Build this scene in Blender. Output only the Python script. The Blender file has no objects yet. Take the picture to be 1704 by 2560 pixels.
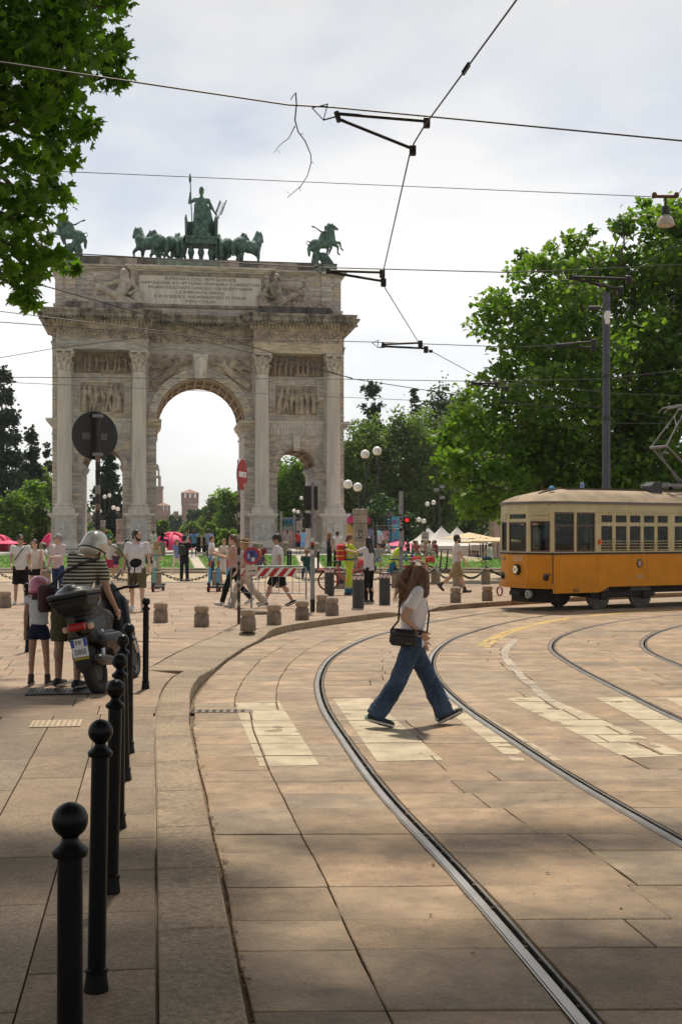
import bpy, bmesh, math, random
import numpy as np
from mathutils import Vector, Matrix, Euler
R = math.radians
random.seed(7)
RNG = np.random.default_rng(7)
SC = bpy.context.scene
COL = SC.collection

# ------------------------------------------------------------------ camera
F = 3100.0            # focal length in pixels of the 1704x2560 photograph
CX, HY = 852.0, 1340.0
CAMZ = 1.8
cam_d = bpy.data.cameras.new('camera')
cam = bpy.data.objects.new('camera', cam_d); COL.objects.link(cam)
cam_d.sensor_fit = 'VERTICAL'; cam_d.sensor_height = 36.0; cam_d.sensor_width = 24.0
cam_d.lens = F / 2560 * 36.0
cam_d.shift_y = (HY - 1280) / 2560
cam_d.clip_start = 0.05; cam_d.clip_end = 4000
cam.location = (0, 0, CAMZ)
cam.rotation_euler = Euler((R(90), 0, 0))
SC.camera = cam

# ------------------------------------------------------------------ sky, sun, exposure
SUN_EL, SUN_AZ = 64.0, 4.0     # azimuth measured from +Y (straight ahead) towards +X
w = bpy.data.worlds.new('World'); SC.world = w; w.use_nodes = True
nt = w.node_tree; nt.nodes.clear()
def wn(t, **k):
  n = nt.nodes.new(t)
  for a, b in k.items(): setattr(n, a, b)
  return n
out = wn('ShaderNodeOutputWorld'); bg = wn('ShaderNodeBackground'); bg.inputs['Strength'].default_value = 0.105
sky = wn('ShaderNodeTexSky', sky_type='NISHITA', sun_disc=False, sun_elevation=R(SUN_EL), sun_rotation=R(SUN_AZ),
    altitude=120, air_density=1.0, dust_density=1.2, ozone_density=1.0)
tc = wn('ShaderNodeTexCoord'); mp = wn('ShaderNodeMapping'); mp.inputs['Scale'].default_value = (1.0, 1.0, 2.6)
mp.inputs['Rotation'].default_value = (R(8), R(-14), 0)
no1 = wn('ShaderNodeTexNoise'); no1.inputs['Scale'].default_value = 2.3; no1.inputs['Detail'].default_value = 8
no1.inputs['Roughness'].default_value = 0.52; no1.inputs['Distortion'].default_value = 0.35
rp = wn('ShaderNodeValToRGB'); rp.color_ramp.elements[0].position = 0.36; rp.color_ramp.elements[0].color = (0.46, 0.46, 0.46, 1)
rp.color_ramp.elements[1].position = 0.57; rp.color_ramp.elements[1].color = (0.97, 0.97, 0.97, 1)
mx = wn('ShaderNodeMix', data_type='RGBA')
L = nt.links.new
# summer veil: forward-scattered white, strongest towards the sun and low over the horizon, thinner overhead and behind
sdv = (math.cos(R(SUN_EL)) * math.sin(R(SUN_AZ)), math.cos(R(SUN_EL)) * math.cos(R(SUN_AZ)), math.sin(R(SUN_EL)))
nrm = wn('ShaderNodeVectorMath', operation='NORMALIZE'); dot = wn('ShaderNodeVectorMath', operation='DOT_PRODUCT'); dot.inputs[1].default_value = sdv
L(tc.outputs['Generated'], nrm.inputs[0]); L(nrm.outputs[0], dot.inputs[0])
mr1 = wn('ShaderNodeMapRange'); mr1.inputs['From Min'].default_value = -1; mr1.inputs['From Max'].default_value = .8; mr1.inputs['To Min'].default_value = .16; mr1.inputs['To Max'].default_value = 1.0
L(dot.outputs['Value'], mr1.inputs['Value'])
sep = wn('ShaderNodeSeparateXYZ'); L(nrm.outputs[0], sep.inputs[0])
mr2 = wn('ShaderNodeMapRange', interpolation_type='SMOOTHSTEP'); mr2.inputs['From Min'].default_value = 0; mr2.inputs['From Max'].default_value = .75; mr2.inputs['To Min'].default_value = 1.12; mr2.inputs['To Max'].default_value = .40
L(sep.outputs['Z'], mr2.inputs['Value'])
mm = wn('ShaderNodeMath', operation='MULTIPLY'); L(mr1.outputs[0], mm.inputs[0]); L(mr2.outputs[0], mm.inputs[1])
veil = wn('ShaderNodeVectorMath', operation='SCALE'); veil.inputs[0].default_value = (12.0, 11.95, 11.9); L(mm.outputs[0], veil.inputs['Scale'])
L(tc.outputs['Generated'], mp.inputs['Vector']); L(mp.outputs['Vector'], no1.inputs['Vector'])
L(no1.outputs['Fac'], rp.inputs['Fac']); L(rp.outputs['Color'], mx.inputs['Factor']); L(veil.outputs[0], mx.inputs['B'])
L(sky.outputs['Color'], mx.inputs['A']); L(mx.outputs['Result'], bg.inputs['Color']); L(bg.outputs['Background'], out.inputs['Surface'])

sd = bpy.data.lights.new('sun', 'SUN'); sd.energy = 4.6; sd.angle = R(3.0); sd.color = (1.0, 0.90, 0.75)
so = bpy.data.objects.new('sun', sd); COL.objects.link(so)
so.rotation_euler = Euler((-R(90 - SUN_EL), 0, -R(SUN_AZ)), 'XYZ')
so.location = (5, 40, 60)
vs = SC.view_settings; vs.view_transform = 'Standard'; vs.look = 'None'; vs.exposure = -0.1; vs.gamma = 1.0; vs.use_curve_mapping = False
SC.cycles.use_denoising = True
SC.cycles.max_bounces = 6; SC.cycles.diffuse_bounces = 3; SC.cycles.glossy_bounces = 3
SC.cycles.transmission_bounces = 4; SC.cycles.transparent_max_bounces = 8
SC.cycles.volume_bounces = 0
SC.cycles.sample_clamp_indirect = 6.0

# ------------------------------------------------------------------ pixel -> place
def at(x, y, Y):                 # a pixel and a known distance
  return Vector(((x - CX) / F * Y, Y, CAMZ + (HY - y) / F * Y))
def gz(Y):                       # height of the open ground with distance (square behind the road)
  pts = [(0, 0.0), (46, 0.0), (47, .06), (57.0, .06), (57.01, .30), (60, .30), (88, .42), (88.01, .46), (2000, .46)]
  return float(np.interp(Y, [p[0] for p in pts], [p[1] for p in pts]))
def onz(x, y, z=0.0):            # a pixel on a level at height z
  Y = (CAMZ - z) * F / (y - HY)
  return Vector(((x - CX) / F * Y, Y, z))
def ong(x, y, zf=gz):            # a pixel on the open ground
  best = None
  for Y in np.arange(20, 125, .05):
    e = abs(HY + (CAMZ - zf(Y)) / Y * F - y)
    if best is None or e < best[0]: best = (e, Y)
  Y = best[1]
  return Vector(((x - CX) / F * Y, Y, zf(Y)))

# ------------------------------------------------------------------ materials
MATS = {}
def mat(name, col, rough=.6, metal=0.0, var=0.0, vs=4.0, bump=0.0, bs=30.0, ov=0.0, spec=.5, coat=0.0, col2=None, stretch=None, ohue=None, emit=0, detail=5, bd=.02, grain=None):
  if name in MATS: return MATS[name]
  m = bpy.data.materials.new(name); m.use_nodes = True
  t = m.node_tree; t.nodes.clear(); ln = t.links.new
  o = t.nodes.new('ShaderNodeOutputMaterial'); b = t.nodes.new('ShaderNodeBsdfPrincipled')
  ln(b.outputs[0], o.inputs[0])
  b.inputs['Base Color'].default_value = (*col, 1); b.inputs['Roughness'].default_value = rough
  b.inputs['Metallic'].default_value = metal; b.inputs['Specular IOR Level'].default_value = spec
  b.inputs['Coat Weight'].default_value = coat
  if emit:
    b.inputs['Emission Color'].default_value = (*col, 1); b.inputs['Emission Strength'].default_value = emit
  cur = None
  if var or bump:
    c = t.nodes.new('ShaderNodeTexCoord'); mp = t.nodes.new('ShaderNodeMapping'); ln(c.outputs['Object'], mp.inputs[0])
    if stretch: mp.inputs['Scale'].default_value = stretch
    if ov:
      oi = t.nodes.new('ShaderNodeObjectInfo'); sc = t.nodes.new('ShaderNodeMath'); sc.operation = 'MULTIPLY'; sc.inputs[1].default_value = 60
      ln(oi.outputs['Random'], sc.inputs[0]); cb = t.nodes.new('ShaderNodeCombineXYZ')
      for i in range(3): ln(sc.outputs[0], cb.inputs[i])
      ln(cb.outputs[0], mp.inputs['Location'])
  if var:
    n = t.nodes.new('ShaderNodeTexNoise'); n.inputs['Scale'].default_value = vs; n.inputs['Detail'].default_value = detail
    n.inputs['Roughness'].default_value = .62
    ln(mp.outputs[0], n.inputs['Vector'])
    r = t.nodes.new('ShaderNodeValToRGB')
    c2 = col2 or tuple(x * (1 - var) for x in col)
    r.color_ramp.elements[0].position = .34; r.color_ramp.elements[0].color = (*c2, 1)
    r.color_ramp.elements[1].position = .66; r.color_ramp.elements[1].color = (*(tuple(min(1, x * (1 + var * .5)) for x in col)), 1)
    ln(n.outputs['Fac'], r.inputs['Fac']); cur = r.outputs['Color']
  if ov or ohue:
    oi = t.nodes.new('ShaderNodeObjectInfo')
    if ohue:
      r2 = t.nodes.new('ShaderNodeValToRGB'); r2.color_ramp.interpolation = 'LINEAR'
      els = r2.color_ramp.elements
      while len(els) < len(ohue): els.new(.5)
      for i, cc in enumerate(ohue):
        els[i].position = i / (len(ohue) - 1); els[i].color = (*cc, 1)
      ln(oi.outputs['Random'], r2.inputs['Fac'])
      mm = t.nodes.new('ShaderNodeMix'); mm.data_type = 'RGBA'; mm.blend_type = 'MULTIPLY'; mm.inputs['Factor'].default_value = 1
      if cur: ln(cur, mm.inputs['A'])
      else: mm.inputs['A'].default_value = (*col, 1)
      ln(r2.outputs['Color'], mm.inputs['B']); cur = mm.outputs['Result']
    if ov:
      mr = t.nodes.new('ShaderNodeMapRange'); mr.inputs['To Min'].default_value = 1 - ov; mr.inputs['To Max'].default_value = 1 + ov
      ln(oi.outputs['Random'], mr.inputs['Value'])
      hv = t.nodes.new('ShaderNodeHueSaturation'); ln(mr.outputs[0], hv.inputs['Value'])
      if cur: ln(cur, hv.inputs['Color'])
      else: hv.inputs['Color'].default_value = (*col, 1)
      cur = hv.outputs['Color']
  if grain:                       # fine speckle and larger soiled patches of their own shape
    for gs, lo, hi, p0, p1 in ((grain[0], 1 - grain[1], 1 + grain[1] * .6, .38, .62), (.9, .80, 1.06, .40, .58), (7.0, .86, 1.05, .36, .5)):
      gn = t.nodes.new('ShaderNodeTexNoise'); gn.inputs['Scale'].default_value = gs; gn.inputs['Detail'].default_value = 4; ln(mp.outputs[0], gn.inputs['Vector'])
      gr = t.nodes.new('ShaderNodeMapRange'); gr.inputs['From Min'].default_value = p0; gr.inputs['From Max'].default_value = p1; gr.inputs['To Min'].default_value = lo; gr.inputs['To Max'].default_value = hi
      ln(gn.outputs['Fac'], gr.inputs['Value']); gh_ = t.nodes.new('ShaderNodeHueSaturation'); ln(gr.outputs[0], gh_.inputs['Value']); ln(cur, gh_.inputs['Color']); cur = gh_.outputs['Color']
  if cur: ln(cur, b.inputs['Base Color'])
  if bump:
    n2 = t.nodes.new('ShaderNodeTexNoise'); n2.inputs['Scale'].default_value = bs; n2.inputs['Detail'].default_value = 6
    ln(mp.outputs[0], n2.inputs['Vector'])
    bp = t.nodes.new('ShaderNodeBump'); bp.inputs['Strength'].default_value = bump; bp.inputs['Distance'].default_value = bd
    ln(n2.outputs['Fac'], bp.inputs['Height']); ln(bp.outputs[0], b.inputs['Normal'])
  MATS[name] = m
  return m

def glass_mat(name, tint=(.9, .95, .93), refl=.12, rough=.02):
  if name in MATS: return MATS[name]
  m = bpy.data.materials.new(name); m.use_nodes = True
  t = m.node_tree; t.nodes.clear(); ln = t.links.new
  o = t.nodes.new('ShaderNodeOutputMaterial'); tr = t.nodes.new('ShaderNodeBsdfTransparent'); gl = t.nodes.new('ShaderNodeBsdfGlossy')
  tr.inputs[0].default_value = (*tint, 1); gl.inputs['Roughness'].default_value = rough
  mx = t.nodes.new('ShaderNodeMixShader'); lw = t.nodes.new('ShaderNodeLayerWeight'); pw = t.nodes.new('ShaderNodeMath'); pw.operation = 'POWER'; pw.inputs[1].default_value = 4
  ad = t.nodes.new('ShaderNodeMath'); ad.operation = 'MULTIPLY_ADD'; ad.inputs[1].default_value = refl; ad.inputs[2].default_value = .025; ad.use_clamp = True
  ln(lw.outputs['Facing'], pw.inputs[0]); ln(pw.outputs[0], ad.inputs[0]); ln(ad.outputs[0], mx.inputs[0]); ln(tr.outputs[0], mx.inputs[1]); ln(gl.outputs[0], mx.inputs[2]); ln(mx.outputs[0], o.inputs[0])
  MATS[name] = m
  return m

def leaf_mat(name, c_dark, c_mid, c_light, transl=.42):
  if name in MATS: return MATS[name]
  m = bpy.data.materials.new(name); m.use_nodes = True
  t = m.node_tree; t.nodes.clear(); ln = t.links.new
  o = t.nodes.new('ShaderNodeOutputMaterial'); b = t.nodes.new('ShaderNodeBsdfPrincipled'); tl = t.nodes.new('ShaderNodeBsdfTranslucent')
  a = t.nodes.new('ShaderNodeAttribute'); a.attribute_name = 'rnd'
  r = t.nodes.new('ShaderNodeValToRGB'); e = r.color_ramp.elements; e.new(.5)
  for i, c in enumerate((c_dark, c_mid, c_light)):
    e[i].position = (0, .55, 1)[i]; e[i].color = (*c, 1)
  ln(a.outputs['Fac'], r.inputs['Fac']); ln(r.outputs['Color'], b.inputs['Base Color'])
  b.inputs['Roughness'].default_value = .5; b.inputs['Specular IOR Level'].default_value = .35
  g = t.nodes.new('ShaderNodeMix'); g.data_type = 'RGBA'; g.blend_type = 'MULTIPLY'; g.inputs['Factor'].default_value = 1
  ln(r.outputs['Color'], g.inputs['A']); g.inputs['B'].default_value = (1.5, 1.75, .5, 1); ln(g.outputs['Result'], tl.inputs['Color'])
  mx = t.nodes.new('ShaderNodeMixShader'); mx.inputs[0].default_value = transl
  ln(b.outputs[0], mx.inputs[1]); ln(tl.outputs[0], mx.inputs[2]); ln(mx.outputs[0], o.inputs[0])
  MATS[name] = m
  return m

# ------------------------------------------------------------------ mesh builder
class MB:
  def __init__(s): s.v = []; s.f = []; s.m = []; s.cur = 0
  def add(s, vs, fs):
    o = len(s.v); s.v += [tuple(p) for p in vs]
    for f in fs: s.f.append([i + o for i in f]); s.m.append(s.cur)
    return s
  def box(s, x0, x1, y0, y1, z0, z1):
    v = [(x0, y0, z0), (x1, y0, z0), (x1, y1, z0), (x0, y1, z0), (x0, y0, z1), (x1, y0, z1), (x1, y1, z1), (x0, y1, z1)]
    return s.add(v, [(0, 3, 2, 1), (4, 5, 6, 7), (0, 1, 5, 4), (1, 2, 6, 5), (2, 3, 7, 6), (3, 0, 4, 7)])
  def cbox(s, x0, x1, y0, y1, z0, z1, c=.02):      # box with chamfered edges
    cx, cy, cz = (x0 + x1) / 2, (y0 + y1) / 2, (z0 + z1) / 2
    hx, hy, hz = (x1 - x0) / 2, (y1 - y0) / 2, (z1 - z0) / 2
    c = min(c, hx * .9, hy * .9, hz * .9)
    V = []
    for sx in (-1, 1):
      for sy in (-1, 1):
        for sz in (-1, 1):
          V += [(cx + sx * (hx - c), cy + sy * (hy - c), cz + sz * hz), (cx + sx * (hx - c), cy + sy * hy, cz + sz * (hz - c)), (cx + sx * hx, cy + sy * (hy - c), cz + sz * (hz - c))]
    bm = bmesh.new()
    for p in V: bm.verts.new(p)
    r = bmesh.ops.convex_hull(bm, input=bm.verts)
    bm.verts.index_update()
    s.add([p.co[:] for p in bm.verts], [[q.index for q in f.verts] for f in bm.faces]); bm.free()
    return s
  def cyl(s, p0, p1, r0, r1=None, n=12, caps=True):
    r1 = r0 if r1 is None else r1
    p0, p1 = Vector(p0), Vector(p1); d = (p1 - p0).normalized()
    a = d.orthogonal().normalized(); b = d.cross(a)
    v = []
    for p, r in ((p0, r0), (p1, r1)):
      for i in range(n):
        t = 2 * math.pi * i / n; v.append(p + a * (r * math.cos(t)) + b * (r * math.sin(t)))
    f = [(i, (i + 1) % n, n + (i + 1) % n, n + i) for i in range(n)]
    if caps: f += [tuple(range(n - 1, -1, -1)), tuple(range(n, 2 * n))]
    return s.add(v, f)
  def tube(s, pts, r, n=8, caps=True, closed=False):
    pts = [Vector(p) for p in pts]; N = len(pts)
    rs = r if isinstance(r, (list, tuple)) else [r] * N
    v = []; a = None
    for k, p in enumerate(pts):
      if closed: d = pts[(k + 1) % N] - pts[k - 1]
      else: d = pts[min(k + 1, N - 1)] - pts[max(k - 1, 0)]
      d.normalize()
      if a is None: a = d.orthogonal().normalized()
      else:
        a = a - d * a.dot(d)
        a = a.normalized() if a.length > 1e-6 else d.orthogonal().normalized()
      b = d.cross(a)
      for i in range(n):
        t = 2 * math.pi * i / n; v.append(p + a * (rs[k] * math.cos(t)) + b * (rs[k] * math.sin(t)))
    f = []
    for k in range(N if closed else N - 1):
      k2 = (k + 1) % N
      for i in range(n): f.append((k * n + i, k * n + (i + 1) % n, k2 * n + (i + 1) % n, k2 * n + i))
    if caps and not closed: f += [tuple(range(n - 1, -1, -1)), tuple(range((N - 1) * n, N * n))]
    return s.add(v, f)
  def lathe(s, prof, c=(0, 0, 0), n=20, caps=True):    # prof = [(r, z)...]
    v = []; cx, cy, cz = c
    for r, z in prof:
      for i in range(n):
        t = 2 * math.pi * i / n; v.append((cx + r * math.cos(t), cy + r * math.sin(t), cz + z))
    f = []
    for k in range(len(prof) - 1):
      for i in range(n): f.append((k * n + i, k * n + (i + 1) % n, (k + 1) * n + (i + 1) % n, (k + 1) * n + i))
    if caps: f += [tuple(range(n - 1, -1, -1)), tuple(range((len(prof) - 1) * n, len(prof) * n))]
    return s.add(v, f)
  def ell(s, c, r, n=10, m=7, rot=None):
    c = Vector(c); v = []; f = []
    if not hasattr(r, '__len__'): r = (r, r, r)
    def P(x, y, z):
      p = Vector((x * r[0], y * r[1], z * r[2]))
      if rot is not None: p = rot @ p
      return c + p
    v.append(P(0, 0, -1))
    for k in range(1, m):
      a = -math.pi / 2 + math.pi * k / m
      for i in range(n):
        t = 2 * math.pi * i / n; v.append(P(math.cos(a) * math.cos(t), math.cos(a) * math.sin(t), math.sin(a)))
    v.append(P(0, 0, 1)); top = len(v) - 1
    for i in range(n): f.append((0, 1 + (i + 1) % n, 1 + i)); f.append((top, top - n + i, top - n + (i + 1) % n))
    for k in range(m - 2):
      for i in range(n): f.append((1 + k * n + i, 1 + k * n + (i + 1) % n, 1 + (k + 1) * n + (i + 1) % n, 1 + (k + 1) * n + i))
    return s.add(v, f)
  def cap(s, p0, p1, r0, r1=None, n=8):               # tapered capsule
    r1 = r0 if r1 is None else r1
    p0, p1 = Vector(p0), Vector(p1); d = p1 - p0
    if d.length < 1e-5: return s.ell(p0, max(r0, r1), n, 6)
    d.normalize()
    pts = []; rs = []
    for a in (-80, -45, 0): pts.append(p0 + d * (r0 * math.sin(R(a)))); rs.append(r0 * math.cos(R(a)))
    for a in (0, 45, 80): pts.append(p1 + d * (r1 * math.sin(R(a)))); rs.append(r1 * math.cos(R(a)))
    return s.tube(pts, rs, n)
  def prism(s, poly, z0, z1):                         # polygon in XY, extruded in Z
    n = len(poly)
    v = [(x, y, z0) for x, y in poly] + [(x, y, z1) for x, y in poly]
    return s.add(v, [tuple(range(n - 1, -1, -1)), tuple(range(n, 2 * n))] + [(i, (i + 1) % n, n + (i + 1) % n, n + i) for i in range(n)])
  def prismY(s, poly, y0, y1):                        # polygon in XZ, extruded in Y
    n = len(poly)
    v = [(x, y0, z) for x, z in poly] + [(x, y1, z) for x, z in poly]
    return s.add(v, [tuple(range(n)), tuple(range(2 * n - 1, n - 1, -1))] + [(i, n + i, n + (i + 1) % n, (i + 1) % n) for i in range(n)])
  def xf(s, mtx):
    s.v = [tuple(mtx @ Vector(p)) for p in s.v]; return s
  def mesh(s, name, mats):
    me = bpy.data.meshes.new(name); me.from_pydata(s.v, [], s.f)
    for m in (mats if isinstance(mats, (list, tuple)) else [mats]): me.materials.append(m)
    if max(s.m, default=0): me.polygons.foreach_set('material_index', s.m)
    return me
  def build(s, name, mats, parent=None, loc=(0, 0, 0), smooth=None, rot=None):
    me = s.mesh(name, mats)
    if smooth: smooth_mesh(me, smooth)
    return obj(name, me, parent, loc, rot)
def smooth_mesh(me, ang=40):
  me.polygons.foreach_set('use_smooth', [True] * len(me.polygons))
  try: me.set_sharp_from_angle(angle=R(ang))
  except Exception: pass
def obj(name, me, parent=None, loc=(0, 0, 0), rot=None):
  o = bpy.data.objects.new(name, me); COL.objects.link(o); o.location = loc
  if rot is not None: o.rotation_euler = rot
  if parent is not None: o.parent = parent
  return o
def tag(o, label=None, cat=None, group=None, kind=None):
  if label: o['label'] = label
  if cat: o['category'] = cat
  if group: o['group'] = group
  if kind: o['kind'] = kind
  return o
def thing(name, label, cat, loc=(0, 0, 0), rz=0.0, group=None):
  o = bpy.data.objects.new(name, None); COL.objects.link(o); o.location = loc; o.rotation_euler = (0, 0, rz)
  o.empty_display_size = .2
  return tag(o, label, cat, group)
def dup(root, loc, rz=None, label=None, parent=None):
  r = root.copy(); COL.objects.link(r)
  if loc is not None: r.location = loc
  if rz is not None: r.rotation_euler = (0, 0, rz)
  if label: r['label'] = label
  if parent is not None: r.parent = parent
  for c in list(root.children):
    dup(c, None, parent=r)
  return r
PENDING = []
def fig(name, mb, voxel, mats, parent, smooth=3, loc=(0, 0, 0), disp=None):    # overlapping volumes -> one continuous skin
  o = mb.build(name, mats, parent, loc)
  m = o.modifiers.new('r', 'REMESH'); m.mode = 'VOXEL'; m.voxel_size = voxel; m.use_smooth_shade = True
  if smooth:
    k = o.modifiers.new('s', 'SMOOTH'); k.factor = .5; k.iterations = smooth
  if disp:
    tx = bpy.data.textures.new('fold', 'CLOUDS'); tx.noise_scale = disp[1]
    d = o.modifiers.new('d', 'DISPLACE'); d.texture = tx; d.strength = disp[0]; d.mid_level = .5; d.texture_coords = 'LOCAL'
  PENDING.append(o)
  return o
def flush_pending():
  dg = bpy.context.evaluated_depsgraph_get(); dg.update()
  res = []
  for o in PENDING:
    me = bpy.data.meshes.new_from_object(o.evaluated_get(dg), preserve_all_data_layers=True, depsgraph=dg)
    res.append(me)
  for o, me in zip(PENDING, res):
    old = o.data; o.modifiers.clear();
    me.name = old.name + '_m'
    o.data = me
    if o.get('smooth_off') is None: me.polygons.foreach_set('use_smooth', [True] * len(me.polygons))
  PENDING.clear()
# lettering: every string turned into a mesh in one go
TXT = {}
def make_texts(items):
  obs = []
  for key, s, size, ext in items:
    c = bpy.data.curves.new('t', 'FONT'); c.body = s; c.size = size; c.extrude = ext; c.align_x = 'CENTER'; c.align_y = 'CENTER'; c.resolution_u = 2
    o = bpy.data.objects.new('t', c); COL.objects.link(o); obs.append((key, o))
  dg = bpy.context.evaluated_depsgraph_get()
  for key, o in obs: TXT[key] = bpy.data.meshes.new_from_object(o.evaluated_get(dg))
  for key, o in obs: bpy.data.objects.remove(o)
def text(name, key, m, parent, loc, rot=(R(90), 0, 0), scale=(1, 1, 1)):
  me = TXT[key]; me.materials.clear(); me.materials.append(m)
  o = obj(name, me, parent, loc, rot); o.scale = scale
  return o
INS = ["ENTRANDO COLL' ARMI GLORIOSE", "NAPOLEONE III E VITTORIO EMANUELE II LIBERATORI", "MILANO ESULTANTE CANCELLO DA QUESTI MARMI",
   "LE IMPRONTE SERVILI", "E VI SCRISSE L' INDIPENDENZA D' ITALIA", "MDCCCLIX"]
make_texts([('ins%d' % i, s, .335, .012) for i, s in enumerate(INS)] +
     [('1503', '1503', .2, .004), ('1503s', '1503', .115, .004), ('FF', 'FF', .085, .002), ('33055', '33055', .085, .002),
      ('flag', 'atattiva', .62, .006), ('3', '3', .3, .01), ('OAK', 'OAK', .16, .003), ('A', '4', .1, .002)])

# ------------------------------------------------------------------ common materials
m_skin = [mat('skin_light', (.58, .36, .26), .5, var=.08, vs=20), mat('skin_tan', (.42, .25, .17), .5, var=.08, vs=20), mat('skin_dark', (.09, .05, .035), .5, var=.08, vs=20)]
def cloth(name, c, v=.12): return mat('cloth_' + name, c, .85, var=v, vs=9, bump=.35, bs=22, spec=.2, bd=.03)
m_black = mat('black_paint', (.006, .006, .007), .36, var=.25, vs=14, bump=.06, bs=60, spec=.22)
m_dark = mat('dark_metal', (.03, .03, .032), .5, var=.2, vs=8)
m_grey = mat('galvanised_steel', (.27, .28, .29), .5, .35, var=.2, vs=6)
m_steel = mat('polished_rail_steel', (.42, .40, .38), .34, 1.0, var=.18, vs=3, stretch=(1, 1, 1))
m_rub = mat('rubber', (.015, .015, .016), .8)
m_white = mat('white_paint', (.78, .78, .77), .5, var=.06, vs=5)
m_red = mat('sign_red', (.42, .02, .025), .45, var=.12, vs=9)

# ================================================================== THE GROUND
def spline(pts, n=14):
  P = [np.array(p, float) for p in pts]; P = [2 * P[0] - P[1]] + P + [2 * P[-1] - P[-2]]
  outp = []
  for i in range(1, len(P) - 2):
    for k in range(n):
      t = k / n
      outp.append(.5 * ((2 * P[i]) + (-P[i - 1] + P[i + 1]) * t + (2 * P[i - 1] - 5 * P[i] + 4 * P[i + 1] - P[i + 2]) * t * t + (-P[i - 1] + 3 * P[i] - 3 * P[i + 1] + P[i + 2]) * t ** 3))
  outp.append(P[-2]); return np.array(outp)
def offset(c, d):                # d > 0: to the right of the running direction
  t = np.gradient(c, axis=0); t /= np.linalg.norm(t, axis=1)[:, None]
  return c + d * np.stack([t[:, 1], -t[:, 0]], 1)
def smooth_curve(c, it=40):
  c = c.copy()
  for _ in range(it): c[1:-1] = .5 * c[1:-1] + .25 * (c[:-2] + c[2:])
  return c
def xof(c):
  return lambda y: np.interp(y, c[:, 1], c[:, 0])
rail1 = smooth_curve(spline([(2.0, -3), (1.32, 1.5), (.897, 4.57), (.63, 6.49), (.33, 8.34), (.153, 9.7), (-.033, 11.39), (-.1875, 12.9), (-.277, 14.57), (-.29, 16.06),
        (-.185, 18.2), (.146, 20.5), (.578, 22.4), (1.026, 23.7), (1.95, 26.2), (3.7, 29.5), (5.4, 31.3), (7.9, 33.1), (12, 35.6), (22, 41.4), (40, 51.8)]), 30)
rail2 = smooth_curve(offset(rail1, 1.47), 30)
rail3 = smooth_curve(spline([(5.9, -3), (5.0, 2), (4.2, 6), (3.55, 9.5), (3.3, 12), (3.24, 14.4), (3.2, 16.7), (3.24, 18.5), (3.36, 20), (3.85, 22.1), (4.9, 24.6), (6.42, 27), (9.2, 29.7), (14, 32.8), (24, 38.6), (40, 48)]), 30)
rail4 = smooth_curve(offset(rail3, 1.47), 30)
kerb = smooth_curve(spline([(.8, -3), (.33, 0), (-.36, 4.57), (-.85, 7.8), (-1.336, 10.98), (-1.48, 12.2), (-1.62, 13.4), (-1.69, 14.9), (-1.655, 17.9), (-1.395, 21.2), (-.87, 23.7),
        (.95, 27.3), (2.2, 29.6), (4.6, 32.4), (8.2, 35.6), (13, 38.6), (22, 44), (40, 54.4)]), 18)
kx, r1x, r2x, r3x, r4x = map(xof, (kerb, rail1, rail2, rail3, rail4))
def kerb_h(y):
  return float(np.interp(y, [-5, 14.9, 16.6, 21.3, 22.4, 27.2, 28.2, 29.2, 30.2, 60], [.125, .125, .02, .02, .125, .125, .025, .025, .12, .12]))
def plaza_z(x, y):
  k = kerb[::2]; d2 = (k[:, 0] - x) ** 2 + (k[:, 1] - y) ** 2; i = int(d2.argmin()); d = math.sqrt(d2[i])
  return .12 - (.12 - kerb_h(k[i, 1])) * max(0, 1 - d / 1.7)

# terrain sheet under everything
m_ground = mat('sandy_ground', (.38, .31, .21), .95, var=.25, vs=.35, bump=.3, bs=3)
g = MB(); xs = [-900, -60, 8.5, 12.5, 60, 900]; ys = [(-80, -.12), (45.6, -.12), (46.2, -.02), (47.2, .05), (57.2, .05), (57.25, .2), (60, .24), (88, .36), (88.4, .40), (96, .40), (170, .40), (500, .4), (2200, .4)]
# the ground drops about a metre behind the lawn on the right
vv = [(x, y, z if x < 10 or y < 60.5 else {88: .02, 88.4: .0, 96: -.76, 170: -.9, 500: -.9, 2200: .4}[y]) for y, z in ys for x in xs]
NX = len(xs)
g.add(vv, [(j * NX + i, j * NX + i + 1, j * NX + NX + 1 + i, j * NX + NX + i) for j in range(len(ys) - 1) for i in range(NX - 1)])
tag(g.build('ground', m_ground), kind='structure')

# ---- stone slabs
m_slab = mat('road_stone', (.345, .25, .158), .6, var=.34, vs=3.2, bump=.55, bs=40, ov=.15, detail=14, spec=.45,
      ohue=[(1.0, .97, .92), (1.0, .92, .82), (.95, .96, .98), (1.05, .95, .88), (.90, .89, .88), (1.0, .93, .90)], bd=.012, grain=(110, .22))
m_fill = mat('joint_sand', (.19, .145, .095), .95, var=.4, vs=9, bump=.5, bs=30)
m_gran = mat('granite_slab', (.27, .20, .132), .7, var=.28, vs=38, bump=.25, bs=55, ov=.12, ohue=[(1, .96, .92), (1, .93, .86), (.96, .97, 1.0)], bd=.006, detail=3, grain=(160, .3))
m_kerb = mat('kerb_granite', (.31, .228, .148), .75, var=.36, vs=30, bump=.6, bs=26, ov=.09, bd=.014, detail=4, grain=(140, .3))
m_plaza = mat('plaza_stone', (.34, .255, .18), .72, var=.2, vs=1.6, bump=.2, bs=25, ov=.10, ohue=[(1, .95, .9), (1.02, .92, .84), (.97, .95, .95)], bd=.008, grain=(90, .2))

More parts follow.
